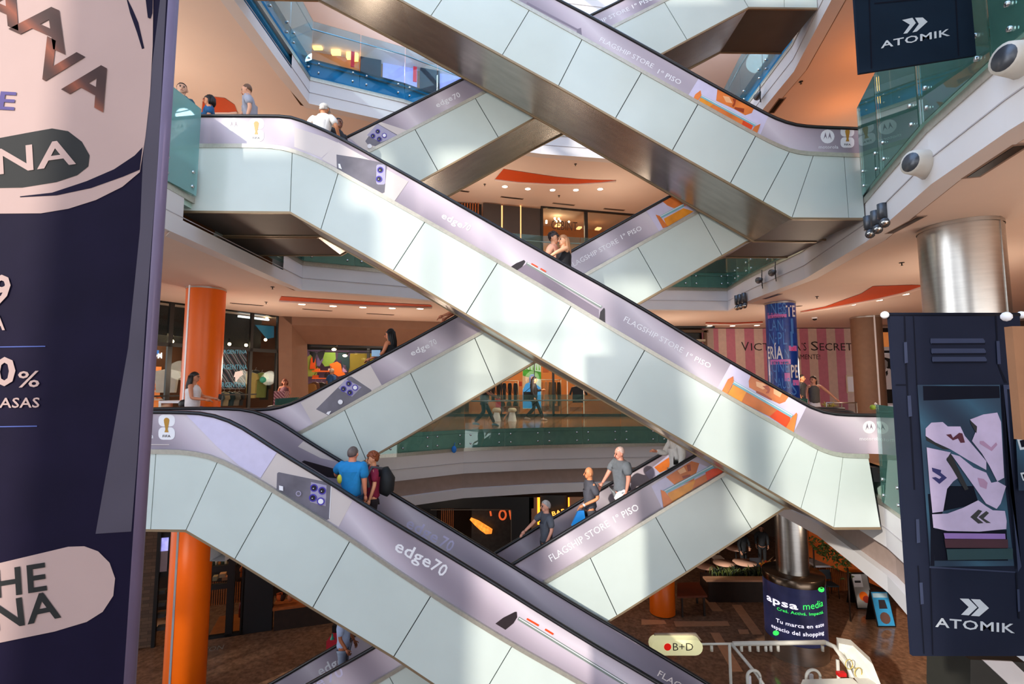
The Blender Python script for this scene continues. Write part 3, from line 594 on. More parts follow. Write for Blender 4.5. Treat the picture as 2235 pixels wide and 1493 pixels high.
def text_cyl(mb, s, c, r, px0, px1, py, hm, m=0, bold=0., flip=1, y1=None):
    """lettering bent round a column; px0..px1 pixel span at the front, py baseline pixel row"""
    vs, fs = text_mesh(s if s != '|' else 'I', bold); ds = Vector((c[0], c[1])).length; P = []
    def hit(px, pyy):
        a, b, k = ray(px, pyy); A = a*a+b*b; Bq = -(a*c[0]+b*c[1]); Cq = c[0]**2+c[1]**2-r*r; D = Bq*Bq-A*Cq
        t = (-Bq-math.sqrt(max(D, 0)))/A; return math.atan2(b*t-c[1], a*t-c[0]), EYE+k*t
    a0, z0 = hit(px0, py); a1, z1 = hit(px1, y1 if y1 else py); bs = math.atan2(-c[1], -c[0]); nm_ = lambda a: bs+(a-bs+math.pi) % (2*math.pi)-math.pi; a0, a1 = nm_(a0), nm_(a1)
    if s == '|': return mb.lathe((c[0], c[1], z0), [(r+.003, 0), (r+.003, hm)], 10, m, a0, a1)
    for x, y in vs:
        a = a0+(a1-a0)*x; P.append((c[0]+(r+.006)*math.cos(a), c[1]+(r+.006)*math.sin(a), z0+(z1-z0)*x+y*hm))
    mb.add(P, fs, m)
_pm = [M_WHT, mat('poster_blue_ink', '4a86d8', .3), mat('poster_pink_ink', 'd070c0', .3), mat('poster_red_ink', 'f03058', .3)]
for s, a, b, y, h, m, bd in [('TE', 1716, 1735, 691, .36, 0, .03), ('ERÍA', 1677, 1709, 783, .40, 0, .04), ('PE', 1727, 1741, 824, .40, 0, .04), ('INES', 1679, 1716, 686, .38, 1, 0), ('SC', 1704, 1716, 684, .22, 1, 0),
                          ('LAN,', 1679, 1715, 722, .36, 1, 0), ('N·PL', 1680, 1718, 752, .40, 1, 0), ('I', 1727, 1732, 728, .5, 1, 0), ('1', 1726, 1731, 757, .5, 1, 0), ('N', 1713, 1722, 782, .3, 1, 0), ('UNE', 1687, 1722, 812, .34, 1, 0), ('N', 1683, 1697, 836, .4, 1, 0), ('AUSI', 1697, 1727, 848, .34, 1, 0), ('S', 1727, 1739, 862, .4, 1, 0),
                          ('EL PLAN', 1676, 1700, 689, .09, 2, .02), ('CHO', 1727, 1736, 766, .12, 3, .03)]:
    mb = MB(); text_cyl(mb, s, CB, .43, a, b, y, h, 0, bd); mb.build('lettering', _pm[m], bc)
for a, b, y, h in [(1676, 1717, 696, .10), (1682, 1726, 796, .15), (1713, 1725, 832, .25), (1731, 1744, 841, .16), (1722, 1739, 766, .16)]:
    mb = MB(); text_cyl(mb, '|', CB, .431, a, b, y, h); mb.build('sticker_strip', mat('poster_magenta', 'd878c8', .35), bc)
mb = MB()
for s, a, b, y in [('PLANTEA', 1681, 1713, 695), ('OTRO NIVEL', 1685, 1723, 794)]:
    mb = MB(); text_cyl(mb, s, CB, .434, a, b, y, .07); mb.build('lettering', mat('poster_navy', '1a1a50', .4), bc)
cR = PZ(1889, 692, 3.97)
column('plain brown round column with a white seam, right of the pink striped hoarding', (cR.x, cR.y), .5, L1, 3.97, mat('brown_column_paint', '7a5c48', .6), [math.radians(-95)], M_WHT)

# ------------------------------------------------------------------ ground-floor screen column
cl = (CB[0], CB[1]); mcol = column('ground-floor steel column rising out of a round advertising screen', cl, .44, -4.195, -1.33, M_STEEL)
scr = thing('screen_drum', 'round advertising screen drum standing around the ground-floor steel column', 'screen', (cl[0], cl[1], L0))
R_ = .84
mb = MB(); mb.lathe((cl[0], cl[1], 0), [(R_, L0), (R_, L0+.5)], 48); mb.build('plinth', M_STEEL, scr)
mb = MB(); mb.lathe((cl[0], cl[1], 0), [(R_-.01, L0+.5), (R_-.01, -4.42)], 48); mb.build('screen', mat('screen_navy', '20223c', .25, var=.3, scale=2, emit=.8), scr)
mb = MB(); mb.lathe((cl[0], cl[1], 0), [(R_, -4.42), (R_, -4.22), (R_-.02, -4.2), (.001, -4.2)], 48); mb.build('top_ring', mat('bronze_ring', '6a5a4c', .22, .9), scr)
mb = MB(); M_SW = mat('screen_white', 'e8e4f4', .4, emit=1.0); M_SG = mat('screen_green', '3ce060', .4, emit=1.0)
for s, a, b, y, h, m, bd, y1 in [('apsa', 1674, 1742, 1308, .20, 0, .05, 1331), ('media', 1753, 1796, 1331, .20, 1, .0, 1322), ('Creá. Activá. Impactá.', 1696, 1797, 1331, .085, 1, .02, 1338), ('Tu marca en este', 1694, 1798, 1357, .11, 0, .02, 1366), ('espacio del shopping', 1684, 1798, 1368, .11, 0, .03, 1384)]:
    text_cyl(mb, s, cl, R_, a, b, y, h, m, bd, 1, y1)
mb.build('lettering', [M_SW, M_SG], scr)
mb = MB()
for px, py in ((1694, 1385), (1792, 1290)):
    mb = MB(); text_cyl(mb, '●' if False else 'o', cl, R_-.002, px-7, px+7, py, .14, 0, .3); mb.build('green_dot', M_SG, scr)

# ------------------------------------------------------------------ hanging banners
D = 3.2
ban = thing('hanging_banner', 'large dark purple hanging banner with pale printed shapes, close at far left', 'banner', tuple(PY(170, 746, D)))
M_NAVY = mat('navy_cloth', '181228', .7, spec=.08, var=.12, scale=3); M_PALE = mat('pale_pink_cloth_print', 'b3968f', .8, var=.03, scale=2); M_BRN = ramp_mat('brown_cloth_print', ['3a221e', '50302a', '8a4a34', '40251f'], .8, scale=.8); M_BLKP = mat('black_cloth_print', '141210', .8)
M_LAVC = mat('lavender_cloth_edge', '6c5c76', .6, var=.1, scale=1.5)
a = PY(-120, 1700, D); b = PY(329.5, 746, D)
mb = MB(); zt = PY(100, -250, D).z; mb.box((a.x, D, a.z), (b.x-.015, D+.06, zt)); mb.build('cloth', M_NAVY, ban)
mb = MB(); mb.tube([(b.x-.02, D+.03, a.z), (b.x-.02, D+.03, zt)], .034, 12); mb.build('edge_tube', M_LAVC, ban)
def bp(pts, m, k, nm='printed_shape'):
    q = MB(); px_poly(q, pts, D, 0, -.0015*k); return q.build(nm, m, ban)
bp([(357, -60), (330, 160), (312, 350), (306, 500), (280, 760), (245, 960), (209, 1165), (287, 1160), (300, 1000), (318, 700), (345, 350), (366, -60)], mat('grey_lavender_sheen', '463e4c', .75, var=.15, scale=1), 1, 'edge_sheen')  # sheen along the banner edge, put into a lavender-grey strip
bp([(-60, -60), (336, -60), (334, 100), (328, 210), (318, 300), (306, 376), (268, 408), (210, 437), (150, 456), (90, 466), (-60, 467)], M_PALE, 2)
bp([(312, 322), (295, 340), (250, 370), (190, 396), (115, 421), (45, 429), (45, 431), (125, 427), (200, 411), (270, 386), (306, 371)], M_NAVY, 3)
bp([(-60, 300), (0, 302), (75, 288), (115, 281), (150, 287), (180, 310), (197, 340), (194, 364), (170, 383), (125, 398), (50, 410), (-60, 412)], M_BLKP, 3)
bp([(275, -10), (290, 20), (303, 50), (316, 106), (311, 108), (300, 72), (285, 30)], M_NAVY, 3)
bp([(318, -10), (335, -10), (334, 30), (330, 42), (324, 40)], M_NAVY, 4)
bp([(-60, 1243), (150, 1193), (185, 1192), (215, 1203), (240, 1228), (252, 1262), (248, 1300), (225, 1335), (190, 1357), (120, 1378), (-60, 1415)], M_PALE, 2)
def bt(s, p0, p1, h, m, bold=.03, shear=0., k=5):
    q = MB(); text_px(q, s, p0, p1, h, D, 0, bold, -.0015*k, shear); return q.build('lettering', m, ban)
bt('A', (22, 62), (146, 118), 88, M_BRN, .06); bt('A', (-66, 18), (44, 66), 88, M_BRN, .06)
bt('VA', (58, 150), (229, 244), 92, M_BRN, .06)
bt('E', (-2, 239), (33, 241), 44, mat('violet_print', '4c3f78', .8), .04)
bt('INA', (-36, 386), (168, 358), 62, M_PALE, .03)
bt('9', (-16, 664), (24, 662), 66, M_PALE, .05); bt('A', (-18, 722), (13, 720), 36, M_PALE, .03)
bt('0', (-12, 842), (36, 838), 62, M_PALE, .05); bt('%', (40, 845), (88, 844), 36, M_PALE, .02); bt('RASAS', (-20, 890), (88, 889), 22, M_PALE, .03)
bt('HE', (-8, 1304), (105, 1286), 58, M_BLKP, .04); bt('INA', (-40, 1382), (136, 1345), 58, M_BLKP, .04)
for y in (757, 931):
    q = MB(); px_bar(q, (-40, y+1), (100 if y < 800 else 82, y-1), 2.2, D, 0, -.004); q.build('printed_line', mat('blue_line_print', '4a5aa0', .8), ban)

M_LK = mat('locker_print', '1e2232', .75, spec=.08, var=.10, scale=2); M_LKD = mat('locker_dark_print', '12141f', .8, spec=.08); M_LKL = mat('locker_light_print', '383e54', .75, spec=.08); M_TEAL = ramp_mat('locker_teal_print', ['1c2c40', '2e5166', '23384c'], .8, scale=.5)
M_SHOE = mat('shoe_print', 'b9a8c4', .75, var=.1, scale=6); M_LOGO = mat('silver_print', 'c4c8cc', .6)
def locker(label, D, c, quad, lab_logo):
    root = thing('hanging_banner', label, 'banner', tuple(PY(c[0], c[1], D))); return root
D2 = 4.1
lk = locker('hanging banner printed with an open locker full of white shoes, at right', D2, (2110, 1060), None, '')
a = PY(1967, 1060, D2); b = PY(2259, 1060, D2); zt = PY(2085, 687, D2).z; zb = PY(2120, 1432, D2).z
mb = MB(); mb.box((a.x, D2, zb), (b.x, D2+.03, zt)); mb.build('cloth', M_LK, lk)
mb = MB(); mb.tube([(a.x-.03, D2+.015, zt), (b.x+.03, D2+.015, zt)], .02, 8); mb.build('top_bar', M_LKD, lk)
for x in (a.x-.03, b.x+.03):
    mb = MB(); mb.ball((x, D2+.015, zt), .032, 12); mb.build('ball_finial', M_WHT, lk)
_k = [0]
def lp(nm, items, label=None):
    mb = MB(); ms = []
    for i, (pts, m) in enumerate(items):
        if m not in ms: ms.append(m)
        _k[0] += 1; px_poly(mb, pts, D2, ms.index(m), -.0006*_k[0]-.001)
    o = mb.build(nm, ms, lk)
    if label: o['label'] = label
    return o
q7 = lambda L: [(1900+x/3.642, 660+y/3.642) for x, y in L]
q8 = lambda L: [(1900+x/3.448, 1060+y/3.448) for x, y in L]
for _it in [(q7([(262, 105), (275, 105), (290, 500), (300, 730), (325, 940), (355, 1490), (340, 1490), (310, 940), (285, 730), (272, 500)]), M_LKD), (q7([(335, 105), (345, 105), (372, 660), (362, 660)]), M_LKD), (q7([(985, 100), (1000, 100), (1020, 500), (1085, 640), (1060, 640), (1010, 505)]), M_LKD), (q7([(200, 650), (288, 650), (288, 660), (200, 662)]), M_LKD), (q8([(350, 600), (375, 960), (395, 1265), (405, 1265), (385, 960), (360, 600)]), M_LKD), (q8([(440, 605), (1085, 645), (1087, 655), (440, 618)]), M_LKL), (q8([(440, 618), (450, 618), (470, 1270), (460, 1270)]), M_LKD), (q8([(1085, 650), (1097, 650), (1118, 1000), (1105, 1000)]), M_LKD)]: lp('printed_door_line', [_it])
for i, y in enumerate((287, 367, 433)):
    lp('printed_vent', [(q7([(472+i*6, y), (890+i*6, y), (905+i*6, y+22), (900+i*6, y+44), (480+i*6, y+46), (470+i*6, y+30)]), M_LKL), (q7([(480+i*6, y+38), (905+i*6, y+36), (905+i*6, y+48), (480+i*6, y+50)]), M_LKD)])
for pts in (q7([(258, 318), (282, 315), (290, 480), (264, 486)]), q7([(990, 308), (1015, 308), (1027, 490), (1000, 492)]), q7([(284, 742), (312, 740), (322, 905), (294, 910)]), q8([(333, 250), (357, 250), (365, 425), (340, 430)]), q8([(358, 725), (382, 725), (392, 885), (368, 890)]), q8([(1090, 775), (1108, 775), (1114, 940), (1098, 945)])):
    lp('printed_hinge', [(pts, M_LKL)])
lp('printed_locker_opening', [(q7([(362, 655), (1015, 655), (1060, 1493)])+q8([(1068, 600), (440, 605)]), M_TEAL), (q7([(405, 665), (1010, 665), (1015, 760), (410, 780)]), M_LKD), (q8([(440, 330), (440, 600), (470, 600), (465, 330), (600, 60), (420, 60)]), M_LKD), (q8([(460, 320), (1010, 330), (1020, 560), (470, 560)]), M_LKD), (q8([(560, 0), (760, 0), (800, 130), (520, 190)]), M_LKD)])
M_NB = mat('navy_chevron_print', '25245c', .75); M_MAR = mat('maroon_chevron_print', '4c1226', .75); M_PKC = mat('pink_chevron_print', 'a47f9c', .75); M_SOLE = mat('sole_print', '1c1a1c', .8)
def chev(x, y, w, h, f, m):  # double chevron
    L = []
    for k in (0, 1):
        o = x+k*w*.55
        L.append((f([(o, y), (o+w*.3, y), (o+w*.62, y+h*.5), (o+w*.3, y+h), (o, y+h), (o+w*.32, y+h*.5)]), m))
    return L
lp('printed_shoe', [(q7([(425, 1000), (470, 955), (560, 950), (600, 985), (700, 985), (735, 1060), (905, 1260), (905, 1330), (760, 1250), (620, 1165), (500, 1110), (425, 1060)]), M_SHOE), (q7([(425, 1062), (500, 1112), (620, 1168), (560, 1165), (430, 1095)]), M_SOLE), (q7([(585, 1050), (625, 1045), (640, 1075), (690, 1035), (715, 1040), (735, 1112), (700, 1115), (680, 1080), (640, 1095)]), M_MAR)])
lp('printed_shoe', [(q7([(775, 930), (880, 890), (990, 875), (1020, 950), (1045, 1390), (990, 1420), (930, 1300), (870, 1200), (790, 1100), (830, 1000)]), M_SHOE), (q7([(775, 935), (830, 985), (825, 1040), (780, 960)]), M_SOLE), (q7([(850, 1100), (880, 1100), (940, 1150), (980, 1110), (990, 1130), (945, 1180), (850, 1120)]), M_PKC)])
lp('printed_shoe', [(q7([(430, 1150), (620, 1190), (585, 1250), (680, 1390), (640, 1420)])+q8([(560, 20), (530, 190), (450, 200), (430, 0)]), M_SHOE), (q7([(470, 1310), (545, 1330), (540, 1350), (590, 1390), (530, 1440), (470, 1390), (500, 1385), (530, 1400), (545, 1385), (475, 1340)]), M_NB)])
lp('printed_shoe', [(q7([(620, 1200), (690, 1220), (800, 1310), (900, 1350), (940, 1430), (990, 1420)])+q8([(1000, 0), (960, 130), (930, 170), (850, 130), (760, 0)]), M_SHOE), (q7([(585, 1240), (620, 1200), (760, 1480), (730, 1490)]), M_SOLE), (q7([(830, 1390), (880, 1400), (910, 1430), (900, 1480), (850, 1460)]), M_PKC)])
lp('printed_shoe', [(q8([(445, 210), (560, 205), (680, 160), (790, 105), (850, 150), (900, 180), (990, 185), (1003, 260), (1000, 320), (800, 340), (560, 335), (455, 310)]), M_SHOE), (q8([(730, 230), (790, 175), (820, 185), (780, 235), (830, 275), (790, 280)]), M_DRK), (q8([(790, 230), (850, 185), (870, 200), (830, 240), (885, 275), (850, 275)]), M_DRK)])
lp('printed_book', [(q8([(530, 350), (990, 355), (993, 395), (540, 392)]), mat('lilac_book_print', '8a6aa8', .75))])
lp('printed_book', [(q8([(535, 396), (1010, 398), (1012, 462), (545, 460)]), mat('maroon_book_print', '3c1522', .75))])
lp('printed_book', [(q8([(550, 470), (1045, 465), (1048, 545), (560, 552)]), mat('green_book_print', '16353a', .75))])
lp('printed_door', [(q7([(1030, 655), (1225, 655), (1225, 700), (1060, 690), (1110, 1490), (1085, 1490)])+q8([(1040, 0), (1110, 600), (1085, 640)]), M_LKL), (q7([(1110, 700), (1225, 700), (1225, 1490), (1150, 1490)]), M_TEAL)], 'open locker door edge with stickers')
for pts in (q7([(1115, 740), (1190, 730), (1225, 760), (1225, 820), (1140, 815)]), q7([(1135, 1080), (1225, 1060), (1225, 1160), (1160, 1170)]), q7([(1160, 1350), (1225, 1340), (1225, 1420), (1180, 1410)])):
    lp('printed_sticker', [(pts, M_LOGO), ([(x*.6+sum(p[0] for p in pts)/len(pts)*.4, y*.6+sum(p[1] for p in pts)/len(pts)*.4) for x, y in pts], M_LKD)])
def atomik(D, root, chv, txt, h, shear=0.):
    mb = MB()
    for pts in chv: px_poly(mb, pts, D, 0, -.004)
    mb.build('logo', M_LOGO, root); mb = MB(); text_px(mb, 'ATOMIK', txt[0], txt[1], h, D, 0, .035, -.004, shear); mb.build('lettering', M_LOGO, root)
atomik(D2, lk, [q8([(668, 848), (735, 850), (800, 915), (735, 975), (678, 970), (735, 912)]), q8([(752, 852), (820, 855), (888, 920), (815, 982), (752, 978), (812, 918)])], (q8([(484, 1060)])[0], q8([(1082, 1108)])[0]), 19)
D3 = 4.8
l2 = thing('hanging_banner', 'dark navy hanging banner end with a silver sports logo, at top right', 'banner', tuple(PY(2000, 75, D3)))
TL, TR, BR, BL = PY(1858, -120, D3), PY(2116, -180, D3), PY(2131, 120, D3), PY(1876, 160, D3)
TL = Vector((BL.x, D3, TL.z)); TR = Vector((BR.x, D3, TL.z))
mb = MB(); mb.prism([BL, BR, TR, TL], (0, .03, 0)); mb.build('cloth', mat('dark_navy_cloth', '14202e', .8, spec=.08, var=.15, scale=2), l2)
for _a, _b in (((1895, -60), (1902, 150)), ((2083, -60), (2092, 122)), ((1908, 8), (2075, -8))):
    mb = MB(); px_bar(mb, _a, _b, 3, D3, 0, -.003); mb.build('printed_door_line', M_LKD, l2)
q6 = lambda L: [(1700+x/2.665, y/2.665) for x, y in L]
atomik(D3, l2, [q6([(715, 118), (775, 105), (795, 135), (745, 195), (722, 198), (760, 145)]), q6([(790, 105), (835, 103), (863, 128), (800, 185), (775, 190), (812, 140)])], ((1922, 106), (2073, 78)), 17, .25)
D4 = 3.0
l3 = thing('hanging_banner', 'tan brown banner edge cut off at the right border beside the shoe banner', 'banner', tuple(PY(2270, 800, D4)))
a = PY(2226, 900, D4); b = PY(2330, 900, D4); mb = MB(); mb.box((a.x, D4, PY(2230, 960, D4).z), (b.x, D4+.05, PY(2230, 712, D4).z)); mb.build('cloth', mat('tan_cloth', '9a6a48', .8), l3)
mb = MB(); mb.ball((a.x-.01, D4+.02, PY(2222, 690, D4).z), .03); mb.build('ball_finial', M_WHT, l3)

# ------------------------------------------------------------------ ceiling and fascia fittings
M_LAMP = mat('lamp_glow', 'fff0dc', .5, var=0, emit=9.0)
def downlight(px, py, z, where, group):
    p = PZ(px, py, z); r = .11
    root = thing('downlight', where, 'ceiling light', (p.x, p.y, z), group)
    mb = MB(); mb.lathe((p.x, p.y, z), [(r, -.001), (r+.025, -.012), (r, -.012)], 16); mb.build('trim_ring', M_WHT, root)
    mb = MB(); mb.lathe((p.x, p.y, z), [(.001, -.008), (r, -.008)], 16); mb.build('diffuser', M_LAMP, root)
ORD = ['first', 'second', 'third', 'fourth', 'fifth', 'sixth']
for i, (x, y) in enumerate([(659, 664), (727, 668), (792, 670.5), (856, 672.5), (917, 673.5)]): downlight(x, y, 3.97, ORD[i]+' lit ceiling light from the left, above the brown shop portal', 'ceiling lights by the portal')
for i, (x, y) in enumerate([(1102, 407), (1152, 412), (1206, 414.5), (1257, 414.5), (1310, 412.5)]): downlight(x, y, 9.27, ORD[i]+' lit ceiling light from the left under the orange crescent recess', 'ceiling lights under the crescent')
for i, (x, y) in enumerate([(1549, 711), (1599, 711), (1652, 710)]): downlight(x, y, 3.97, ORD[i]+' lit ceiling light from the left above the pink striped hoarding', 'ceiling lights over the hoarding')
for i, (x, y) in enumerate([(1803, 674.5), (1859, 665), (1917, 655), (1974, 642)]): downlight(x, y, 3.97, ORD[i]+' lit ceiling light from the left between blue and steel columns', 'ceiling lights by the columns')
def cove(label, outer_px, inner_px, z, deep=.16):
    O = [PZ(x, y, z) for x, y in outer_px]; I = [PZ(x, y, z) for x, y in inner_px]; c = sum((p for p in O), Vector())/len(O)
    root = thing('ceiling_recess', label, 'ceiling recess', tuple(c))
    mb = MB(); n = len(O)
    for i in range(n-1): mb.poly([O[i]-Vector((0, 0, .012)), O[i+1]-Vector((0, 0, .012)), I[i+1]-Vector((0, 0, .012)), I[i]-Vector((0, 0, .012))])
    mb.build('orange_lining', M_COVE, root)
    mb = MB(); mb.tube([p-Vector((0, 0, .03)) for p in O], .045, 6); mb.build('lip', M_CEIL, root)
cove('orange crescent recess in the second-floor ceiling', [(1080, 391), (1130, 397), (1200, 401), (1260, 401), (1310, 398), (1345, 394)], [(1099, 368), (1150, 376), (1210, 385), (1260, 390), (1310, 392.5), (1342, 393)], 9.27)
cove('orange wedge recess in the first-floor ceiling at right', [(1748, 680), (1800, 672), (1850, 663), (1920, 650), (1975, 637), (2020, 622)], [(1748, 679), (1800, 669), (1838, 655), (1880, 640), (1905, 624), (1990, 621)], 3.97)
cove('long thin ceiling recess above the brown shop portal at left', [(609, 655), (700, 660), (800, 665), (943, 669)], [(614, 646), (700, 652), (800, 658), (940, 665)], 3.97)
cove('thin orange ceiling recess line above the pink hoarding', [(1540, 706), (1600, 707), (1665, 704)], [(1540, 703), (1600, 704), (1665, 701)], 3.97)
cove('orange rounded recess in the second-floor ceiling at top left', [(440, 246), (470, 246), (500, 246), (518, 244)], [(443, 214), (462, 210), (490, 213), (512, 228)], 9.27)
cove('orange sweep of ceiling under the third floor at right', [(1905, 300), (1935, 240), (1965, 180), (2000, 120)], [(1880, 300), (1900, 250), (1930, 190), (1965, 130)], 9.27)
cove('small orange recess corner beside the dark banner', [(300, 613), (330, 612), (346, 613)], [(300, 604), (330, 604), (338, 606)], 3.97)
def vent(label, a, b, z, w=.14, group='ceiling air slots'):
    A, B = PZ(a[0], a[1], z), PZ(b[0], b[1], z); d = (B-A).normalized(); n = Vector((-d.y, d.x, 0))*w/2
    root = thing('air_vent', label, 'vent', tuple((A+B)/2), group)
    mb = MB(); mb.prism([A-n, B-n, B+n, A+n], (0, 0, -.012)); mb.build('frame', mat('vent_frame', '8a7468', .6), root)
    mb = MB(); n2 = n*.62
    mb.prism([A-n2+d*.05-Vector((0, 0, .012)), B-n2-d*.05-Vector((0, 0, .012)), B+n2-d*.05-Vector((0, 0, .012)), A+n2+d*.05-Vector((0, 0, .012))], (0, 0, -.006)); mb.build('slot', M_BLK, root)
vent('wide dark ceiling slot nearest the right border', (2118, 387), (2235, 311), 3.97, .2)
vent('dark ceiling slot left of the steel column', (1940, 509), (2013, 470), 3.97)
vent('short dark ceiling slot above the blue poster column', (1667, 652), (1703, 641), 3.97)
vent('small dark ceiling slot right of the blue column top', (1735, 668), (1750, 667.5), 3.97)
vent('dark ceiling slot second from left above the dark wall panels', (1093, 429), (1142, 434.5), 9.27)
vent('dark ceiling slot in the middle above the lettered shop window', (1206, 443), (1254, 448), 9.27)
vent('dark ceiling slot rightmost above the lettered shop window', (1318, 455), (1363, 459), 9.27)
vent('dark ceiling slot leftmost, by the dark escalator soffit', (1004, 416), (1024, 418.5), 9.27)
vent('dark ceiling slot above the brown portal, left one', (660, 674), (725, 678.5), 3.97, .12)
vent('dark ceiling slot above the brown portal, right one', (800, 684), (860, 687), 3.97, .12)
vent('dark ceiling slot between orange column and portal', (502, 661), (575, 667), 3.97, .12)
vent('dark ceiling slot in the orange ceiling at top right', (1682, 247), (1708, 213), 9.27, .2)
for s, x, y, z in [('by the orange crescent', 1058, 402, 9.27), ('over the lettered shop window', 1220, 427, 9.27), ('in the middle of the second-floor ceiling', 1256, 358, 9.27), ('left of the steel column', 1968, 573, 3.97), ('above the pink hoarding near the brown column', 1783, 647, 3.97), ('left of the ceiling lights by the portal', 595, 626, 3.97), ('in the orange ceiling at top right', 1748, 178, 9.27), ('above the seated ad at the far left', 581, 659, 3.97)]:
    p = PZ(x, y, z); r = thing('sprinkler', 'tiny dark sprinkler head '+s, 'sprinkler', tuple(p), 'ceiling sprinklers'); mb = MB(); mb.lathe(p, [(.05, 0), (.05, -.01), (.012, -.012), (.012, -.06), (.03, -.065), (.001, -.07)], 10); mb.build('head', M_BLK, r)
p = PZ(1778, 693, 3.97); r = thing('dome_camera', 'small dark dome camera on the ceiling near the brown column', 'camera', tuple(p)); mb = MB(); mb.lathe(p, [(.1, 0), (.1, -.04), (.08, -.05)], 14); mb.build('base', M_WHT, r); mb = MB(); mb.lathe(p, [(.08, -.05), (.065, -.1), (.001, -.12)], 14); mb.build('dome', M_BLK, r)
def fasc(px, py, A, B, off=0.):
    return PV(px, py, A, B)
fA, fB = (7.1, 11.6), (6.35, 8.5)
# spotlight clusters
M_SPOT = mat('spot_grey', '55585e', .35, .5); 
def cluster(label, pts, plan, tilt, r, L):
    P = [PV(x, y, *plan) for x, y in pts]; root = thing('spotlight_cluster', label, 'spotlights', tuple(P[0]), 'fascia spotlights')
    c = P[1]; mb = MB(); mb.tube([P[0]+Vector((.12, .1, -.1)), P[2]+Vector((.12, .1, .1))], .03, 8); mb.tube([P[2]+Vector((.12, .1, .1)), P[2]+Vector((.3, .16, .1))], .03, 8); mb.build('bracket', M_SPOT, root)
    for p in P:
        mb = MB(); mb.tube([p+Vector((0, 0, L*.5)), p+Vector((0, 0, -L*.5))], r, 12); h = mb.build('driver_can', M_SPOT, root)
        mb = MB(); a = p+Vector((0, 0, -L*.5)); e = a+Vector((-L*.18, -L*.35, -L*.45)); mb.tube([a+Vector((L*.2, L*.12, -L*.02)), e], [r*.8, r*1.05], 12); mb.tube([a, a+Vector((L*.1, 0, -L*.15))], .02, 6); hd = mb.build('lamp_head', M_SPOT, root)
        mb = MB(); d = (e-a).normalized(); mb.tube([e, e+d*.01], r*.85, 12); mb.build('lens', M_BOLT, hd)
cluster('trio of grey spotlights on the white fascia above the hanging shoe banner', [(1895, 487), (1911, 476), (1926, 461)], ((6.25, 8.4), (5.85, 7.4)), 0, .07, .24)
cluster('small trio of grey spotlights at the far corner of the second-floor fascia', [(1608, 655), (1615, 653), (1624, 650)], ((7.4, 16.5), (7.15, 14.5)), 0, .07, .3)
def spider(label, px, py, plan):
    p = PV(px, py, *plan); root = thing('wall_lamp', label, 'wall lamp', tuple(p), 'spider-legged fascia lamps')
    mb = MB(); c = p+Vector((-.12, 0, 0))
    for i in range(5):
        a = math.pi/2+i*2*math.pi/5+.3; mb.tube([c, c+Vector((.05, .08, 0))+Vector((math.cos(a)*.05, .12*math.cos(a), math.sin(a)*.28))], .012, 5)
    mb.build('legs', M_BLK, root)
    mb = MB(); mb.tube([c, c+Vector((.02, .12, .0)), c+Vector((.03, .24, .01)), c+Vector((.03, .3, .01))], [.03, .07, .1, .06], 10); mb.build('head', M_SPOT, root)
spider('black spider-legged lamp, left one on the white second-floor fascia', 1672, 609, ((7.18, 14.0), (7.05, 11.6)))
spider('black spider-legged lamp, right one on the white second-floor fascia', 1702, 592, ((7.18, 14.0), (7.05, 11.6)))
spider('black spider-legged lamp on the third-floor fascia at top right', 1668, 202, ((7.15, 13.5), (7.0, 11.6)))
def nozzle(label, px, py, plan, r=.17):
    p = PV(px, py, *plan); t = Vector((plan[1][0]-plan[0][0], plan[1][1]-plan[0][1], 0)).normalized(); n = Vector((-abs(t.y), t.x*(1 if t.y < 0 else -1), 0)); n = Vector((-abs(n.x), -abs(n.y)*.4, 0)).normalized()
    root = thing('air_nozzle', label, 'air nozzle', tuple(p), 'fascia air nozzles')
    mb = MB(); mb.tube([p-n*.1, p+n*.04, p+n*.24], [r*1.25, r, r*.86], 18); mb.build('duct', mat('nozzle_white', 'd4ccc0', .5), root)
    mb = MB(); mb.tube([p+n*.238, p+n*.245], r*.7, 18); mb.build('opening', M_SPOT, root)
nozzle('round white air nozzle on the fascia above the spotlights', 2022, 357, ((5.9, 7.4), (5.35, 6.0)))
nozzle('round white air nozzle on the fascia cut off at the right border', 2240, 130, ((5.1, 4.9), (4.9, 4.0)))
# ------------------------------------------------------------------ helpers for shop contents
def bx(mb, Y, x0, y0, x1, y1, dep, m=0, push=0.):
    a = PY(x0, (y0+y1)/2, Y); b = PY(x1, (y0+y1)/2, Y); a.z = PY((x0+x1)/2, y1, Y).z; b.z = PY((x0+x1)/2, y0, Y).z; return mb.box((min(a.x, b.x), Y+push, min(a.z, b.z)), (max(a.x, b.x), Y+push+dep, max(a.z, b.z)), m)
def bxv(mb, A, B, x0, y0, x1, y1, dep, m=0, push=0.):      # a box whose front lies on the vertical plane A-B
    p = PV(x0, (y0+y1)/2, A, B); q = PV(x1, (y0+y1)/2, A, B); z1 = PV((x0+x1)/2, y0, A, B).z; z0 = PV((x0+x1)/2, y1, A, B).z
    t = (Vector((B[0], B[1], 0))-Vector((A[0], A[1], 0))).normalized(); n = Vector((-t.y, t.x, 0)); n = n if n.y > 0 else -n
    p = Vector((p.x, p.y, 0))+n*push; q = Vector((q.x, q.y, 0))+n*push
    return mb.prism([(p.x, p.y, z0), (q.x, q.y, z0), (q.x, q.y, z1), (p.x, p.y, z1)], n*dep, m)
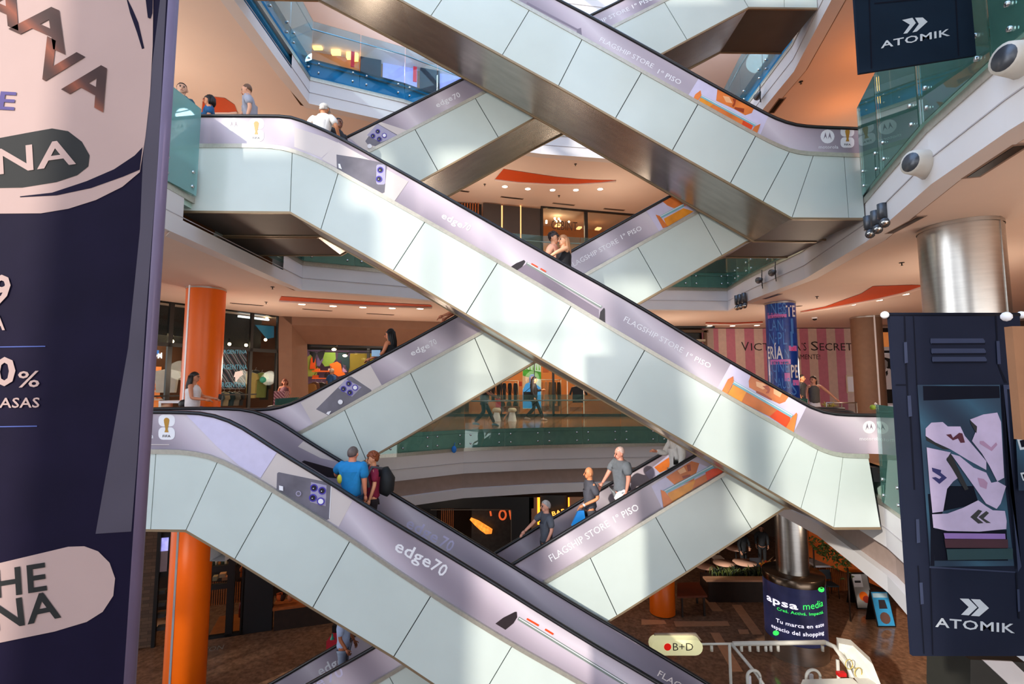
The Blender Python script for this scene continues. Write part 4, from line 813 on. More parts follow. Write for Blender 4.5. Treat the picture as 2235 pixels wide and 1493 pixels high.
def simple(name, label, cat, mb, mats, group=None, part=None):
    vs = [Vector(v) for v in mb.v]; lo = Vector((min(v.x for v in vs), min(v.y for v in vs), min(v.z for v in vs))); hi = Vector((max(v.x for v in vs), max(v.y for v in vs), max(v.z for v in vs)))
    c = Vector(((lo.x+hi.x)/2, (lo.y+hi.y)/2, lo.z))
    if part:
        r = thing(name, label, cat, tuple(c), group); mb.build(part, mats, r); return r
    mb.v = [tuple(v-c) for v in vs]; o = mb.build(name, mats); o.location = c; return tag(o, label, cat, group)
def garment(name, label, p, w, h, m, group, kind='jacket', d=.10):
    """p = top centre (hanger), garment hanging below with shoulders, sleeves and hem"""
    r = thing(name, label, 'clothes', tuple(p-Vector((0, 0, h))), group); mb = MB(); x, y, z = p; q = w/2
    pr = [(x-.06, z-.02), (x-q*.72, z-.08), (x-q, z-h*.55), (x-q*.78, z-h*.57), (x-q*.62, z-h*.28), (x-q*.6, z-h), (x+q*.6, z-h), (x+q*.62, z-h*.28), (x+q*.78, z-h*.57), (x+q, z-h*.55), (x+q*.72, z-.08), (x+.06, z-.02)]
    if kind == 'top': pr = [(x-.05, z-.02), (x-q*.8, z-.06), (x-q, z-.26), (x-q*.72, z-.3), (x-q*.62, z-h), (x+q*.62, z-h), (x+q*.72, z-.3), (x+q, z-.26), (x+q*.8, z-.06), (x+.05, z-.02)]
    mb.prism([(a, y-d/2, b) for a, b in pr], (0, d, 0)); mb.build('fabric', m, r)
    mb = MB(); mb.tube([(x-q*.6, y, z-.05), (x, y, z), (x+q*.6, y, z-.05)], .012, 5); mb.tube([(x, y, z), (x, y, z+.07), (x+.03, y, z+.09)], .006, 5); mb.build('hanger', M_STEEL, r); return r
def arealamp(loc, p, sx, sy, col=(1, .72, .45), rot=(0, 0, 0)):
    d = bpy.data.lights.new('shop_lamp', 'AREA'); d.energy = p; d.shape = 'RECTANGLE'; d.size = sx; d.size_y = sy; d.color = col
    o = bpy.data.objects.new('shop_lamp', d); COL.objects.link(o); o.location = loc; o.rotation_euler = rot; return o
M_SPOTW = mat('warm_spot_glow', 'ffdca8', .5, var=0, emit=14.)
def spot(px, py, Y, label, group, r=.06):
    p = PY(px, py, Y); t = thing('spotlight', label, 'spotlight', tuple(p), group)
    mb = MB(); mb.tube([p+Vector((0, .02, .16)), p+Vector((0, .02, .03))], r*.7, 8); mb.build('can', M_BLK, t)
    mb = MB(); mb.ball(p, r, 8); mb.build('bulb', M_SPOTW, t)
M_TAUPE = mat('taupe_render', '8a6a58', .8, var=.05, scale=3); M_TAN = mat('tan_wall', 'c07a44', .7, var=.06); M_DARKIN = mat('dark_interior', '1c1a1c', .8)
M_CREAM = mat('cream_paint', 'd8c4ac', .7); M_WOODO = mat('orange_wood', 'a85a28', .5, var=.25, scale=6, stretch=(1, 1, 6)); M_DKWOOD = mat('dark_wood', '2a1a12', .5, var=.25, scale=6)

# ================= first floor, left: sports shop behind a black glazed front
SA, SB = (-11.5, 13.5), (-8.8, 18.2)
sh = thing('shopfront', 'black framed glass shopfront of the sports shop behind the orange column', 'shopfront', tuple(PV(460, 885, SA, SB)))
mb = MB(); bxv(mb, SA, SB, 250, 655, 608, 668, .25); bxv(mb, SA, SB, 250, 752, 608, 760, .08)
for x0, x1 in ((365, 375), (545, 551), (603, 609)): bxv(mb, SA, SB, x0, 660, x1, 905, .1)
bxv(mb, SA, SB, 250, 862, 560, 865, .06); mb.build('frame', M_BLK, sh)
mb = MB(); bxv(mb, SA, SB, 252, 668, 606, 905, .015, 0, .04); mb.build('pane', M_PANE, sh)
SA2, SB2 = (-14.2, 15.0), (-11.2, 20.0)
mb = MB(); bxv(mb, SA2, SB2, 150, 600, 640, 920, .1); struct(mb.build('wall_left', mat('sport_shop_wall', '5a3a28', .8)))
mb = MB(); bxv(mb, SA, SB, 270, 668, 603, 752, .04, 0, .9); struct(mb.build('ceiling', mat('sport_shop_ceiling', '15171a', .8)))
arealamp((-12.2, 16.2, 3.0), 60, 2.5, 2.5, (1, .7, .4))
r = thing('poster', 'football fans poster with pale blue lettering in the sports shop window', 'poster', tuple(PV(510, 850, SA, SB)))
mb = MB(); bxv(mb, SA, SB, 478, 762, 541, 848, .02, 0, .10)
mb.build('print', ramp_mat('crowd_print', ['1a2634', '3a4a5c', '8a4a34', '2c5a7c', 'b0b4bc', '20242c'], .5, scale=1.6), r)
mb = MB(); tx = lambda s, a, b, h, m=0, bd=.02: text_on(mb, s, PV(a[0], a[1], SA, SB), PV(b[0], b[1], SA, SB), h, m, bd, (.02, -.02, 0))
tx('ARGENTINA', (477, 806), (539, 806), .17); tx('ARGENTINA', (480, 772), (538, 772), .14); tx('ARGENTINA', (475, 845), (536, 845), .17); mb.build('lettering', mat('sky_blue_print', '5aa8cc', .5), r)
mb = MB(); P = [(510, 823), (513, 812), (527, 809), (529, 818), (521, 823), (514, 833), (513, 822)]
mb.prism([PV(x, y, SA, SB)+Vector((.01, -.02, 0)) for x, y in P], (.02, .02, 0)); mb.build('paper_plane', M_WHT, r)
mb = MB(); text_on(mb, 'MOOOM', PV(302, 782, SA2, SB2)+Vector((0, -.1, 0)), PV(358, 782, SA2, SB2)+Vector((0, -.1, 0)), .2, 0, .05)
simple('neon_sign', 'white glowing shop sign letters beside the dark banner edge', 'sign', mb, mat('sign_white_glow', 'ffffff', .5, var=0, emit=4.), None, 'lettering')
mb = MB(); bxv(mb, SA2, SB2, 306, 764, 341, 772, .05, 0, -.2); simple('sign_board', 'small blue sign board above the glowing letters at left', 'sign', mb, mat('sign_blue', '2a6ac0', .5, emit=.6), None, 'board')
t = thing('display_shelf', 'warm lit wall shelf of shoes beside the dark banner', 'shelf', tuple(PV(325, 885, SA2, SB2)))
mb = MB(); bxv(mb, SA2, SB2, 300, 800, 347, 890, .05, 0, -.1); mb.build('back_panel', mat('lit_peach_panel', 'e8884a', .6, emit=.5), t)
for y in (818, 836, 854, 872):
    mb = MB(); bxv(mb, SA2, SB2, 300, y, 347, y+1.5, .3, 0, -.38); mb.build('shelf_board', M_WHT, t)
n = 0
M_SH = [mat('shoe_orange', 'e0702c', .5), mat('shoe_white', 'e8e4e0', .5), mat('shoe_red', 'a83020', .5), mat('shoe_tan', 'd09a68', .5)]
for i, y in enumerate((817, 835, 853, 871)):
    for j, x in enumerate((306, 318, 330, 341)):
        p = PV(x, y, SA2, SB2)+Vector((.15, -.18, .0)); mb = MB(); mb.tube([p+Vector((-.14, 0, .05)), p+Vector((-.08, 0, .07)), p+Vector((.02, 0, .06)), p+Vector((.13, 0, .035)), p+Vector((.16, 0, .03))], [.04, .06, .05, .04, .02], 6); mb.box((p.x-.16, p.y-.045, p.z), (p.x+.16, p.y+.045, p.z+.025), 1)
        simple('shoe', 'tiny shoe on the warm lit shelf by the dark banner', 'shoe', mb, [M_SH[(i*3+j*5) % 4], M_WHT], 'shoes on the warm shelf')
p = PV(383, 805, SA, SB)+Vector((-.6, .5, 0)); garment('football_shirt', 'pale football shirt hanging left of the orange column', p, .95, .75, mat('shirt_cream', 'd8d4cc', .7), None, 'top')
for i, (x, y, c, k) in enumerate([(566, 812, 'c9b06a', 'top'), (578, 806, '2a2c2c', 'jacket'), (588, 812, '8fa05c', 'top'), (598, 818, '3a4038', 'jacket')]):
    garment('hanging_garment', ['sand yellow top hanging behind the shop glass right of the poster', 'black jacket hanging in the lit gap right of the football poster', 'olive green top hanging before the brown portal', 'dark grey jacket hanging against the brown portal edge'][i], PV(x, y, SA, SB)+Vector((-.5-.25*(i % 2), .45+.35*(i % 2), 0)), .5, .95, mat('cloth_'+c, c, .8), None, k)
for i, (x, c) in enumerate([(488, '5a6a74'), (500, 'b8a888'), (512, '2f4a54'), (524, '8a8478'), (533, '3a3c40')]):
    garment('folded_garment', ['grey-blue top under the football poster, leftmost of five', 'beige top under the football poster, second of five', 'dark teal top under the football poster, middle of five', 'stone top under the football poster, fourth of five', 'charcoal top under the football poster, rightmost of five'][i], PV(x, 855, SA, SB)+Vector((-.4, .4, 0)), .4, .5, mat('cloth_'+c, c, .8), None, 'top')
mb = MB(); bxv(mb, SA, SB, 474, 846, 540, 849, .4, 0, .15); simple('clothes_rail', 'pale rail shelf under the football poster', 'rail', mb, M_WHT, None, 'bar')
r = thing('round_badge', 'small teal round badge on the shop glass right of the football poster', 'badge', tuple(PV(573, 829, SA, SB))); mb = MB(); c = PV(573, 829, SA, SB); mb.tube([c+Vector((.02, -.02, 0)), c+Vector((.04, -.04, 0))], .11, 16); mb.build('disc', mat('badge_teal', '3aa48c', .5), r)
for i, (x, y) in enumerate([(327, 745), (386, 742), (514, 748.5), (551, 751), (594, 739), (597, 692)]):
    p = PV(x, y, SA, SB)+Vector((-.5, .5, 0)); t = thing('spotlight', 'small warm spotlight glowing inside the dark sports shop', 'spotlight', tuple(p), 'sports shop spotlights'); mb = MB(); mb.ball(p, .06, 8); mb.build('bulb', M_SPOTW, t); mb = MB(); mb.tube([p+Vector((0, 0, .2)), p+Vector((0, 0, .05))], .04, 6); mb.build('can', M_BLK, t)
mb = MB(); bxv(mb, SA, SB, 540, 690, 606, 694, .1, 0, .5); simple('linear_light', 'long white strip light high inside the sports shop', 'light', mb, mat('strip_glow', 'e8ecec', .5, var=0, emit=1.5), None, 'diffuser')
mb = MB(); mb.prism([PV(x, y, SA, SB)+Vector((-.3, .3, 0)) for x, y in [(566, 707), (607, 710), (607, 735), (592, 738)]], (-.03, .03, 0)); simple('window_graphic', 'blue-teal sloping panel high in the sports shop, left of the portal', 'panel', mb, mat('teal_panel', '2c7c9c', .5, emit=.2), None, 'panel')
t = thing('bench', 'pale low bench behind the handrail, left of the orange column', 'bench', tuple(PZ(372, 905, 0)))
c = PY(372, 880, 11.6); mb = MB(); bx(mb, 11.6, 346, 875, 404, 880, .5); mb.build('seat', M_WHT, t)
for x in (349, 399):
    mb = MB(); a = PY(x, 880, 11.65); mb.box((a.x-.03, 11.65, 0), (a.x+.03, 12.05, a.z)); mb.build('leg', M_STEEL, t)
# ================= brown portal shop
PA, PB = (-8.8, 18.2), (-2.6, 20.0)
pv = lambda x, y, k=0.: PV(x, y, PA, PB)+Vector((-.28, .96, 0))*k
mb = MB()
for q in ([(608, 684), (637, 686), (637, 910), (608, 910)], [(608, 684), (1000, 702), (1000, 722), (637, 709)]): mb.prism([pv(x, y) for x, y in q], (-.03, .1, 0))
mb.poly([pv(637, 709), pv(637, 910), pv(668, 910, .9), pv(664, 747, .9)], 1); mb.poly([pv(637, 709), pv(1000, 722), pv(1000, 757, .9), pv(664, 747, .9)], 1)
struct(mb.build('door_1', [M_TAUPE, M_TAUPE]))
mb = MB(); bxv(mb, PA, PB, 610, 676, 1010, 690, .1, 0, -.1); struct(mb.build('trim_4', M_BLK))
QA, QB = (-9.4, 21.2), (-3.2, 23.0)
mb = MB(); bxv(mb, QA, QB, 560, 690, 1010, 915, .1, 0, .4); struct(mb.build('wall_back', mat('portal_shop_wall', '221e1e', .8)))
arealamp((-6.6, 20.6, 3.2), 60, 3, 1.2, (1, .85, .7))
r = thing('wall_mural', 'colourful abstract leaf mural on the portal shop back wall', 'mural', tuple(PV(760, 850, QA, QB)))
mb = MB(); bxv(mb, QA, QB, 660, 764, 905, 905, .03, 0, .3); mb.build('panel', mat('mural_mauve', '7a6488', .7), r)
q2 = lambda L: [(640+x/7.45, 720+y/7.45) for x, y in L]
for nm, c, L in [('green', '7ea43c', [(510, 365), (690, 365), (700, 480), (620, 590), (520, 600), (430, 470)]), ('lime', 'a4b04c', [(200, 480), (300, 400), (370, 520), (420, 640), (380, 760), (200, 760)]), ('orange', 'f07418', [(600, 560), (720, 520), (780, 560), (800, 660), (860, 730), (740, 760), (640, 700)]), ('flame', 'f05a14', [(300, 470), (340, 410), (375, 480), (370, 600), (390, 640), (280, 640)]), ('petrol', '16343a', [(740, 370), (880, 370), (920, 480), (920, 620), (880, 680), (800, 600), (780, 500), (720, 520)]), ('mustard', 'a88a1c', [(930, 390), (1300, 390), (1300, 700), (900, 700)]), ('lilac', 'b48ab4', [(820, 560), (870, 590), (880, 690), (800, 690)]), ('violet', '6a5a88', [(400, 480), (470, 400), (500, 480), (440, 600), (390, 600)])]:
    mb = MB(); mb.poly([PV(x, y, QA, QB)+Vector((.1, -.34, 0))*(.7 if nm in ('green', 'lime', 'mustard') else .85)+Vector((0, .25*1, 0))*0 for x, y in q2(L)]); mb.build('mural_leaf', mat('mural_'+nm, c, .7), r)
for i, (y0, y1) in enumerate([(806, 809), (823.5, 826)]):
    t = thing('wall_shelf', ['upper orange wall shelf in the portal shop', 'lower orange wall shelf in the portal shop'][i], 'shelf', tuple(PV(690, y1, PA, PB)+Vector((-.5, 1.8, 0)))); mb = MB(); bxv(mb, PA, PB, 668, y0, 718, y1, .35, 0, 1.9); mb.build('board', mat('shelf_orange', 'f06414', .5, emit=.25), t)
for i, (x, y, w, h, c, lb) in enumerate([(676, 823, 14, 6, 'f06a20', 'orange handbag on the lower orange shelf'), (703, 823, 10, 9, '181416', 'black bag with red print at the right end of the lower orange shelf'), (709, 806, 4, 5, 'd8d0c8', 'small white box on the upper orange shelf'), (680, 806, 12, 5, 'f07a28', 'orange shoe pair on the upper orange shelf')]):
    mb = MB(); bxv(mb, PA, PB, x-w/2, y-h, x+w/2, y, .25, 0, 1.95); t = simple('handbag', lb, 'bag', mb, mat('bag_'+c, c, .6), None, 'bag_body')
    mb = MB(); p = PV(x, y-h, PA, PB)+Vector((-.53, 1.95, 0)); mb.tube([p+Vector((-.08, 0, 0)), p+Vector((-.05, 0, .1)), p+Vector((.05, 0, .1)), p+Vector((.08, 0, 0))], .012, 5); mb.build('strap', M_BLK, t)
for i, (x, y, c) in enumerate([(677, 833, '6a4636'), (692, 834, '2c2a28'), (670, 836, 'b0844c'), (704, 836, '28323c')]):
    garment('hanging_garment', ['brown jacket under the orange shelves', 'black jacket under the orange shelves', 'tan garment at the left edge under the orange shelves', 'dark blue garment under the orange shelves, rightmost'][i], PV(x, y, PA, PB)+Vector((-.5, 1.7, 0)), .5, .9, mat('cloth_'+c, c, .8), None)
r = thing('ceiling_rack', 'black slatted rack and hanging posts over the mural in the portal shop', 'rack', tuple(PV(760, 765, PA, PB)+Vector((-.3, 1, 0))))
mb = MB()
for y in (750, 754, 760, 765): bxv(mb, PA, PB, 664, y, 1000, y+1.6+(2 if y == 750 else 0), .08, 0, 1.3)
mb.build('slat', M_BLK, r); mb = MB()
for L in ([(190, 350), (200, 300), (250, 310), (320, 340), (270, 510), (250, 500), (240, 400)], [(320, 340), (380, 300), (470, 290), (430, 420), (380, 480), (350, 420)]): mb.prism([PV(x, y, PA, PB)+Vector((-.45, 1.5, 0)) for x, y in q2(L)], (-.02, .06, 0))
mb.build('dark_hanging', M_BLK, r)
for i, (x, y) in enumerate([(724, 758), (749.5, 772.5)]):
    p = PV(x, y, PA, PB)+Vector((-.35, 1.2, 0)); t = thing('spotlight', ['white spotlight on the black rack, upper left of two', 'white spotlight over the mural, lower right of two'][i], 'spotlight', tuple(p)); mb = MB(); mb.ball(p, .07, 8, sc=(1.4, 1, .8)); mb.build('bulb', M_SPOTW, t); mb = MB(); mb.tube([p+Vector((.05, 0, .03)), p+Vector((.14, 0, .14))], .03, 6); mb.build('can', M_BLK, t)
# ================= clothes shop in the middle of the first floor
Yc = 21.3
sh = thing('shopfront', 'glazed clothes shopfront across the middle of the first floor', 'shopfront', (0, Yc, 0))
mb = MB()
for x0, x1 in ((800, 806), (1093, 1096), (1205, 1210), (1165.6, 1167.2)): bx(mb, Yc, x0, 700, x1, 908, .08)
bx(mb, Yc, 760, 903.5, 1560, 909.5, .1); bx(mb, Yc, 760, 700, 1560, 716, .15); mb.build('frame', M_BLK, sh)
mb = MB()
for x in (1237, 1272.5): bx(mb, Yc, x, 720, x+1.6, 903, .05, 0, -.04)
mb.build('glass_edge', mat('lit_glass_edge', 'd8d0c0', .3, emit=.25), sh)
mb = MB(); bx(mb, Yc, 760, 716, 1560, 904, .015, 0, .03); mb.build('pane', M_PANE, sh)
mb = MB(); mb.box((-6.5, 25.2, 0), (8.6, 25.4, 4)); struct(mb.build('wall_back', M_TAN)); mb = MB(); mb.box((-6.5, Yc+.2, 3.3), (8.6, 25.3, 3.4)); struct(mb.build('ceiling', M_CREAM))
arealamp((.5, 23.2, 3.2), 190, 7, 2.5, (1, .68, .38))
t = thing('lightbox_poster', 'bright standing poster of a person in blue knitwear against green trees', 'poster', tuple(PY(1148, 891, Yc+.6)))
Yp = Yc+.6
mb = MB(); bx(mb, Yp, 1141, 792, 1181, 892, .12); mb.build('lightbox', mat('poster_sky', 'cfe0c4', .5, emit=.5), t)
mb = MB(); k = [0]
ms = [mat('poster_green', '4ca02c', .5, emit=.5, var=.3), mat('poster_sand', 'e0b080', .5, emit=.4), mat('poster_blue', '4aa4e4', .5, emit=.5), mat('poster_skin', 'e08050', .5, emit=.4), mat('poster_cap', '5a86c0', .5, emit=.4), M_WHT, mat('poster_grass', '7cc23c', .5, emit=.4, var=.4)]
def pp(L, m): k[0] += 1; px_poly(mb, L, Yp, m, -.004*k[0])
pp([(1141, 808), (1150, 806), (1181, 812), (1181, 828), (1141, 822)], 0)
for x in (1150, 1157, 1164, 1171, 1177): pp([(x-1.5, 808), (x-.5, 795), (x+1.6, 808)], 6)
pp([(1141, 820), (1156, 824), (1154, 840), (1141, 848)], 1)
pp([(1141, 852), (1147, 838), (1156, 834), (1166, 836), (1180, 846), (1181, 891), (1141, 891)], 2)
pp([(1157, 836), (1157, 824), (1160, 820), (1165, 820), (1168, 826), (1167, 835), (1161, 839)], 3); pp([(1155, 836), (1155, 823), (1158, 817), (1165, 816), (1168, 822), (1160, 822), (1158, 828), (1158, 838)], 4); pp([(1156, 836), (1161, 839), (1166, 836), (1164, 843), (1158, 843)], 5)
mb.build('print', ms, t)
def rack(label, x0, x1, y, Y, cols, names, h, grp):
    a, b = PY(x0, y, Y), PY(x1, y, Y); r = thing('clothes_rack', label, 'rack', tuple((a+b)/2)); mb = MB(); mb.tube([a, b], .018, 6); mb.build('rail', M_STEEL, r)
    mb = MB()
    for p in (a, b): mb.tube([p, (p.x, p.y, 0.02)], .018, 6)
    mb.build('post', M_STEEL, r); n = len(cols)
    for i, c in enumerate(cols):
        p = a+(b-a)*((i+.5)/n)-Vector((0, 0, .09)); garment('hanging_garment', names[i], p, (b-a).length/n*.96, h*(1+.1*((i*7) % 3-1)), mat('cloth_'+c, c, .8), grp, 'jacket', .14)
rack('clothes rack of dark jackets seen left of the blue poster', 1058, 1131, 831, Yc+1.0, ['1a2026', '20262c', '181c20', '242a30', '161a1e', '20282e'], ['dark jacket on the rack left of the blue poster, '+q for q in ('leftmost', 'second from left', 'third from left', 'third from right', 'second from right', 'rightmost')], .85, 'dark jackets on the rack')
rack('clothes rack of tan coats seen right of the blue poster', 1178, 1224, 829, Yc+1.0, ['c87a50', 'd89468', '8a6a4c', '6a5440', '3c342c'], ['terracotta coat on the tan rack beside the blue poster', 'peach coat on the tan rack, second from left', 'khaki coat in the middle of the tan rack', 'brown coat on the tan rack, second from right', 'dark coat at the right end of the tan rack'], 1.1, 'tan coats on the rack')
rack('lower clothes rack of dark trousers left of the blue poster', 1090, 1132, 872, Yc+1.9, ['24282a', '2c2a28', '1c2226'], ['dark trousers on the low rack, left of three', 'dark trousers on the low rack, middle of three', 'dark trousers on the low rack, right of three'], .55, 'trousers on the low rack')
for i, (x, y, w, h, c, lb) in enumerate([(1136, 838, 6, 10, 'd8401c', 'red-orange bag on the wall left of the blue poster'), (1191, 806, 13, 14, 'd8703c', 'orange lit display box high right of the blue poster'), (1122, 806, 12, 5, 'd8703c', 'orange lit display box high left of the blue poster'), (1200, 892, 40, 12, 'a8642c', 'low wooden plinth right of the walking woman'), (1260, 893, 30, 9, 'b86a30', 'low wooden plinth at the right of the clothes shop'), (1115, 893, 40, 11, '8a4a24', 'low wooden plinth left of the blue poster')]):
    mb = MB(); bx(mb, Yc+1.2, x-w/2, y-h/2, x+w/2, y+h/2, .3); simple('display_block', lb, 'display', mb, mat('block_'+c, c, .5), None, 'block')
garment('hanging_garment', 'navy garment on the wall at the right of the clothes shop', PY(1262, 842, Yc+2), .9, .8, mat('cloth_202838', '202838', .8), None)
for i, (x, lb) in enumerate([(1083, 'white flared pedestal stool, left of two'), (1117, 'white flared pedestal stool, right of two')]):
    p = PZ(x+1, 919, 0); t = thing('stool', lb+' in front of the clothes shop', 'stool', tuple(p)); mb = MB(); mb.lathe(p, [(.17, 0), (.13, .2), (.10, .33)], 14); mb.build('pedestal', M_WHT, t); mb = MB(); mb.lathe(p, [(.10, .33), (.17, .38), (.16, .46), (.1, .5), (.001, .5)], 14); mb.build('seat', M_CREAM, t)
    mb = MB(); mb.tube([p+Vector((-.1, -.05, .42)), p+Vector((-.3, -.05, .1)), p+Vector((-.34, -.05, .02))], .03, 6); mb.build('prop_leg', mat('pale_wood', 'c89470', .6), t)
# red tote beside rack, blue bottle bag on balustrade
mb = MB(); bx(mb, 19.5, 1082, 870, 1093, 889, .2); t = simple('tote_bag', 'red tote bag held beside the dark rack', 'bag', mb, mat('red_cloth', 'b0182c', .7), None, 'bag_body'); mb = MB(); p = PY(1087, 870, 19.6); mb.tube([p+Vector((-.07, 0, 0)), p+Vector((-.04, 0, .16)), p+Vector((.04, 0, .16)), p+Vector((.07, 0, 0))], .012, 5); mb.build('strap', M_BLK, t)
mb = MB(); c = PY(991, 981, 15.0); mb.ball(c, .1, 10, sc=(.8, .4, 1.1)); mb.tube([c+Vector((0, 0, .1)), c+Vector((.03, 0, .2))], .01, 5); t = simple('blue_bag', 'small bright blue bag hanging inside the lower edge of the first-floor balustrade', 'bag', mb, mat('bright_blue', '1a7ad8', .5), None, 'bag_body')
# ================= first floor, right: striped hoarding
YV = 22.0
r = thing('hoarding', 'pink and cream striped shop hoarding with dark capital lettering', 'hoarding', tuple(PY(1700, 905, YV)))
xs = [(1535, 1541), (1541, 1560), (1560, 1570.5), (1570.5, 1588), (1588, 1607.5), (1607.5, 1628), (1628, 1649), (1649, 1668.5), (1668.5, 1690), (1690, 1712), (1712, 1735), (1735, 1749), (1749, 1768), (1768, 1787), (1787, 1808), (1808, 1827.5), (1827.5, 1847), (1847, 1870)]
mb = MB(); mp = [mat('stripe_pink', 'c4788c', .6), mat('stripe_cream', 'd4b8ac', .6)]
for i, (x0, x1) in enumerate(xs): bx(mb, YV, x0, 717, x1, 906, .1, i % 2)
mb.build('striped_panel', mp, r)
mb = MB(); tv = lambda s, a, b, h, bd=0.: text_on(mb, s, PY(a[0], a[1], YV), PY(b[0], b[1], YV), h*YV/F, 0, bd, (0, -.01, 0))
tv('V', (1618, 766), (1635, 766), 21); tv('ICTORIA', (1639, 765), (1748, 765), 17); tv("’S", (1750, 765), (1760, 765), 18); tv('S', (1770, 765), (1786, 765), 21); tv('ECRET', (1789, 765), (1861, 765), 17)
tv('PRÓXIMAMENTE!', (1690, 784), (1790, 784), 11); mb.build('lettering', mat('charcoal_letter', '2a1c20', .5), r)
mb = MB(); bx(mb, YV, 1846, 819, 1880, 858, .03, 0, -.05); t = simple('framed_notice', 'pale framed notice on the striped hoarding beside the brown column', 'notice', mb, M_CREAM, None, 'sheet'); mb = MB(); bx(mb, YV, 1848, 822, 1878, 855, .02, 0, -.075); mb.build('paper', M_WHT, t)
mb = MB(); bx(mb, YV, 1480, 722, 1545, 906, .3, 0, .2); struct(mb.build('door_2', M_BLK)); mb = MB(); bx(mb, YV, 1538, 722, 1545, 906, .2, 0, -.05); bx(mb, YV, 1480, 720, 1545, 726, .2, 0, -.05); struct(mb.build('trim_5', M_TAUPE))
# storefront right of the brown column
YR = 21.0
mb = MB(); bx(mb, YR, 1905, 716, 2240, 725, .2); bx(mb, YR, 1905, 765, 2240, 770, .2); bx(mb, YR, 1905, 905, 2240, 910, .2); sh = simple('shopfront', 'white and orange fashion shopfront right of the brown column', 'shopfront', mb, M_BLK, None, 'frame')
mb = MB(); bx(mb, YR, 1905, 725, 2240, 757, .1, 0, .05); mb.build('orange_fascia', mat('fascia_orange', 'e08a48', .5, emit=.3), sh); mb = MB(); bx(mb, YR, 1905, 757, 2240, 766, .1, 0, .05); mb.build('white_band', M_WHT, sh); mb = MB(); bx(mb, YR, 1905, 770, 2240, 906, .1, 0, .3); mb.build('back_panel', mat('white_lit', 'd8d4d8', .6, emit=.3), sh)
t = thing('fashion_poster', 'black and white fashion poster of a standing person right of the brown column', 'poster', tuple(PY(1935, 880, YR-.1)))
mb = MB(); bx(mb, YR, 1918, 772, 1975, 885, .03, 0, -.1); mb.build('sheet', M_WHT, t); mb = MB(); k[0] = 0
def fp(L, m): k[0] += 1; px_poly(mb, L, YR-.1, m, -.006*k[0])
fp([(1927, 779), (1950, 785), (1975, 792), (1975, 885), (1950, 850), (1940, 806), (1930, 800)], 0); fp([(1927, 800), (1926, 790), (1932, 785), (1937, 790), (1937, 800), (1932, 806)], 1); fp([(1928, 808), (1940, 804), (1950, 812), (1948, 850), (1930, 850)], 2); fp([(1932, 812), (1936, 808), (1937, 816), (1934, 822)], 0); fp([(1930, 850), (1950, 850), (1956, 880), (1932, 880)], 0)
mb.build('print', [M_BLKP, mat('grey_print', '9a9a9c', .6), M_WHT], t)
t = thing('display_case', 'glass display case with a bright toy inside, beside the lower right landing', 'display case', tuple(PZ(1915, 915, 0)))
a, b = PY(1886, 884, 10.9), PY(1960, 884, 10.9); mb = MB()
for x in (a.x, (a.x+b.x)/2, b.x): mb.tube([(x, 12.2, 0), (x, 12.2, a.z)], .015, 6)
mb.tube([(a.x, 12.2, a.z), (b.x, 12.2, a.z)], .015, 6); mb.build('frame', M_STEEL, t); mb = MB(); mb.box((a.x, 12.19, .1), (b.x, 12.2, a.z)); mb.build('glass', M_PANE, t)
mb = MB(); p = PY(1905, 889, 12.5); mb.ball(p, .07, 8); mb.ball(p+Vector((.08, 0, .03)), .06, 8, 1, (.5, 1, 1.6)); simple('toy', 'tiny green and white toy in the display case at right', 'toy', mb, [mat('toy_green', '8ab43c', .5), M_WHT], None, 'figure')
t = thing('potted_plant', 'golden spiky plant beside the handrail at lower right landing', 'plant', tuple(PZ(1810, 915, 0))); p = PY(1810, 888, 12.8)
mb = MB(); mb.lathe((p.x, p.y, 0), [(.14, 0), (.2, p.z-.05), (.16, p.z-.05)], 14); mb.build('pot', M_BLK, t); mb = MB()
for i in range(16):
    a = i*2.4; u = .1+.12*random.random(); mb.tube([p+Vector((0, 0, -.1)), p+Vector((math.cos(a)*u*.6, math.sin(a)*u*.6, .04)), p+Vector((math.cos(a)*u, math.sin(a)*u, .05+.12*random.random()))], [.02, .022, .003], 5)
mb.build('foliage', mat('gold_leaf', 'c0a850', .6), t)
# ================= second floor, back
BA, BB = (-2.6, 20.0), (5.6, 21.9)
sh = thing('shopfront', 'dark second-floor shopfront with lit strips and a brown lettered window', 'shopfront', tuple(PV(1180, 560, BA, BB)))
mb = MB(); bxv(mb, BA, BB, 985, 421, 1400, 430, .15, 0, -.05); mb.build('white_cornice', mat('cornice_cream', 'e4d4bc', .5), sh)
mb = MB(); vw = []
for x0, x1 in ((1055, 1094), (1099, 1136), (1139, 1181)): bxv(mb, BA, BB, x0, 436+(x0-985)*.11, x1, 640, .08, 0, .05)
mb.build('dark_panel', mat('graphite_panel', '3c332f', .5), sh)
mb = MB()
for x in (1096.5, 1137.5): bxv(mb, BA, BB, x-1.2, 447, x+1.2, 640, .05, 0, .08)
mb.build('light_strip', mat('warm_strip', 'ffb070', .5, var=0, emit=1.6), sh)
mb = MB(); bxv(mb, BA, BB, 940, 436, 1053, 640, .05, 0, .3); bxv(mb, BA, BB, 1181, 454, 1186, 640, .1); bxv(mb, BA, BB, 1277, 462, 1284, 640, .1); bxv(mb, BA, BB, 1181, 452, 1420, 463, .1); mb.build('frame', M_BLK, sh)
mb = MB()
for i in range(9): bxv(mb, BA, BB, 996+i*6, 438, 998.6+i*6, 640, .05, 0, .25)
mb.build('wood_slat', M_WOODO, sh)
mb = MB(); bxv(mb, BA, BB, 1186, 460, 1420, 640, .015, 0, .05); mb.build('pane', M_PANE, sh)
mb = MB(); bxv(mb, BA, BB, 1150, 440, 1450, 645, .1, 0, 2.6); struct(mb.build('wall_back', M_TAN)); arealamp((2.2, 22.3, 8.6), 70, 2.5, 1.5, (1, .7, .45))
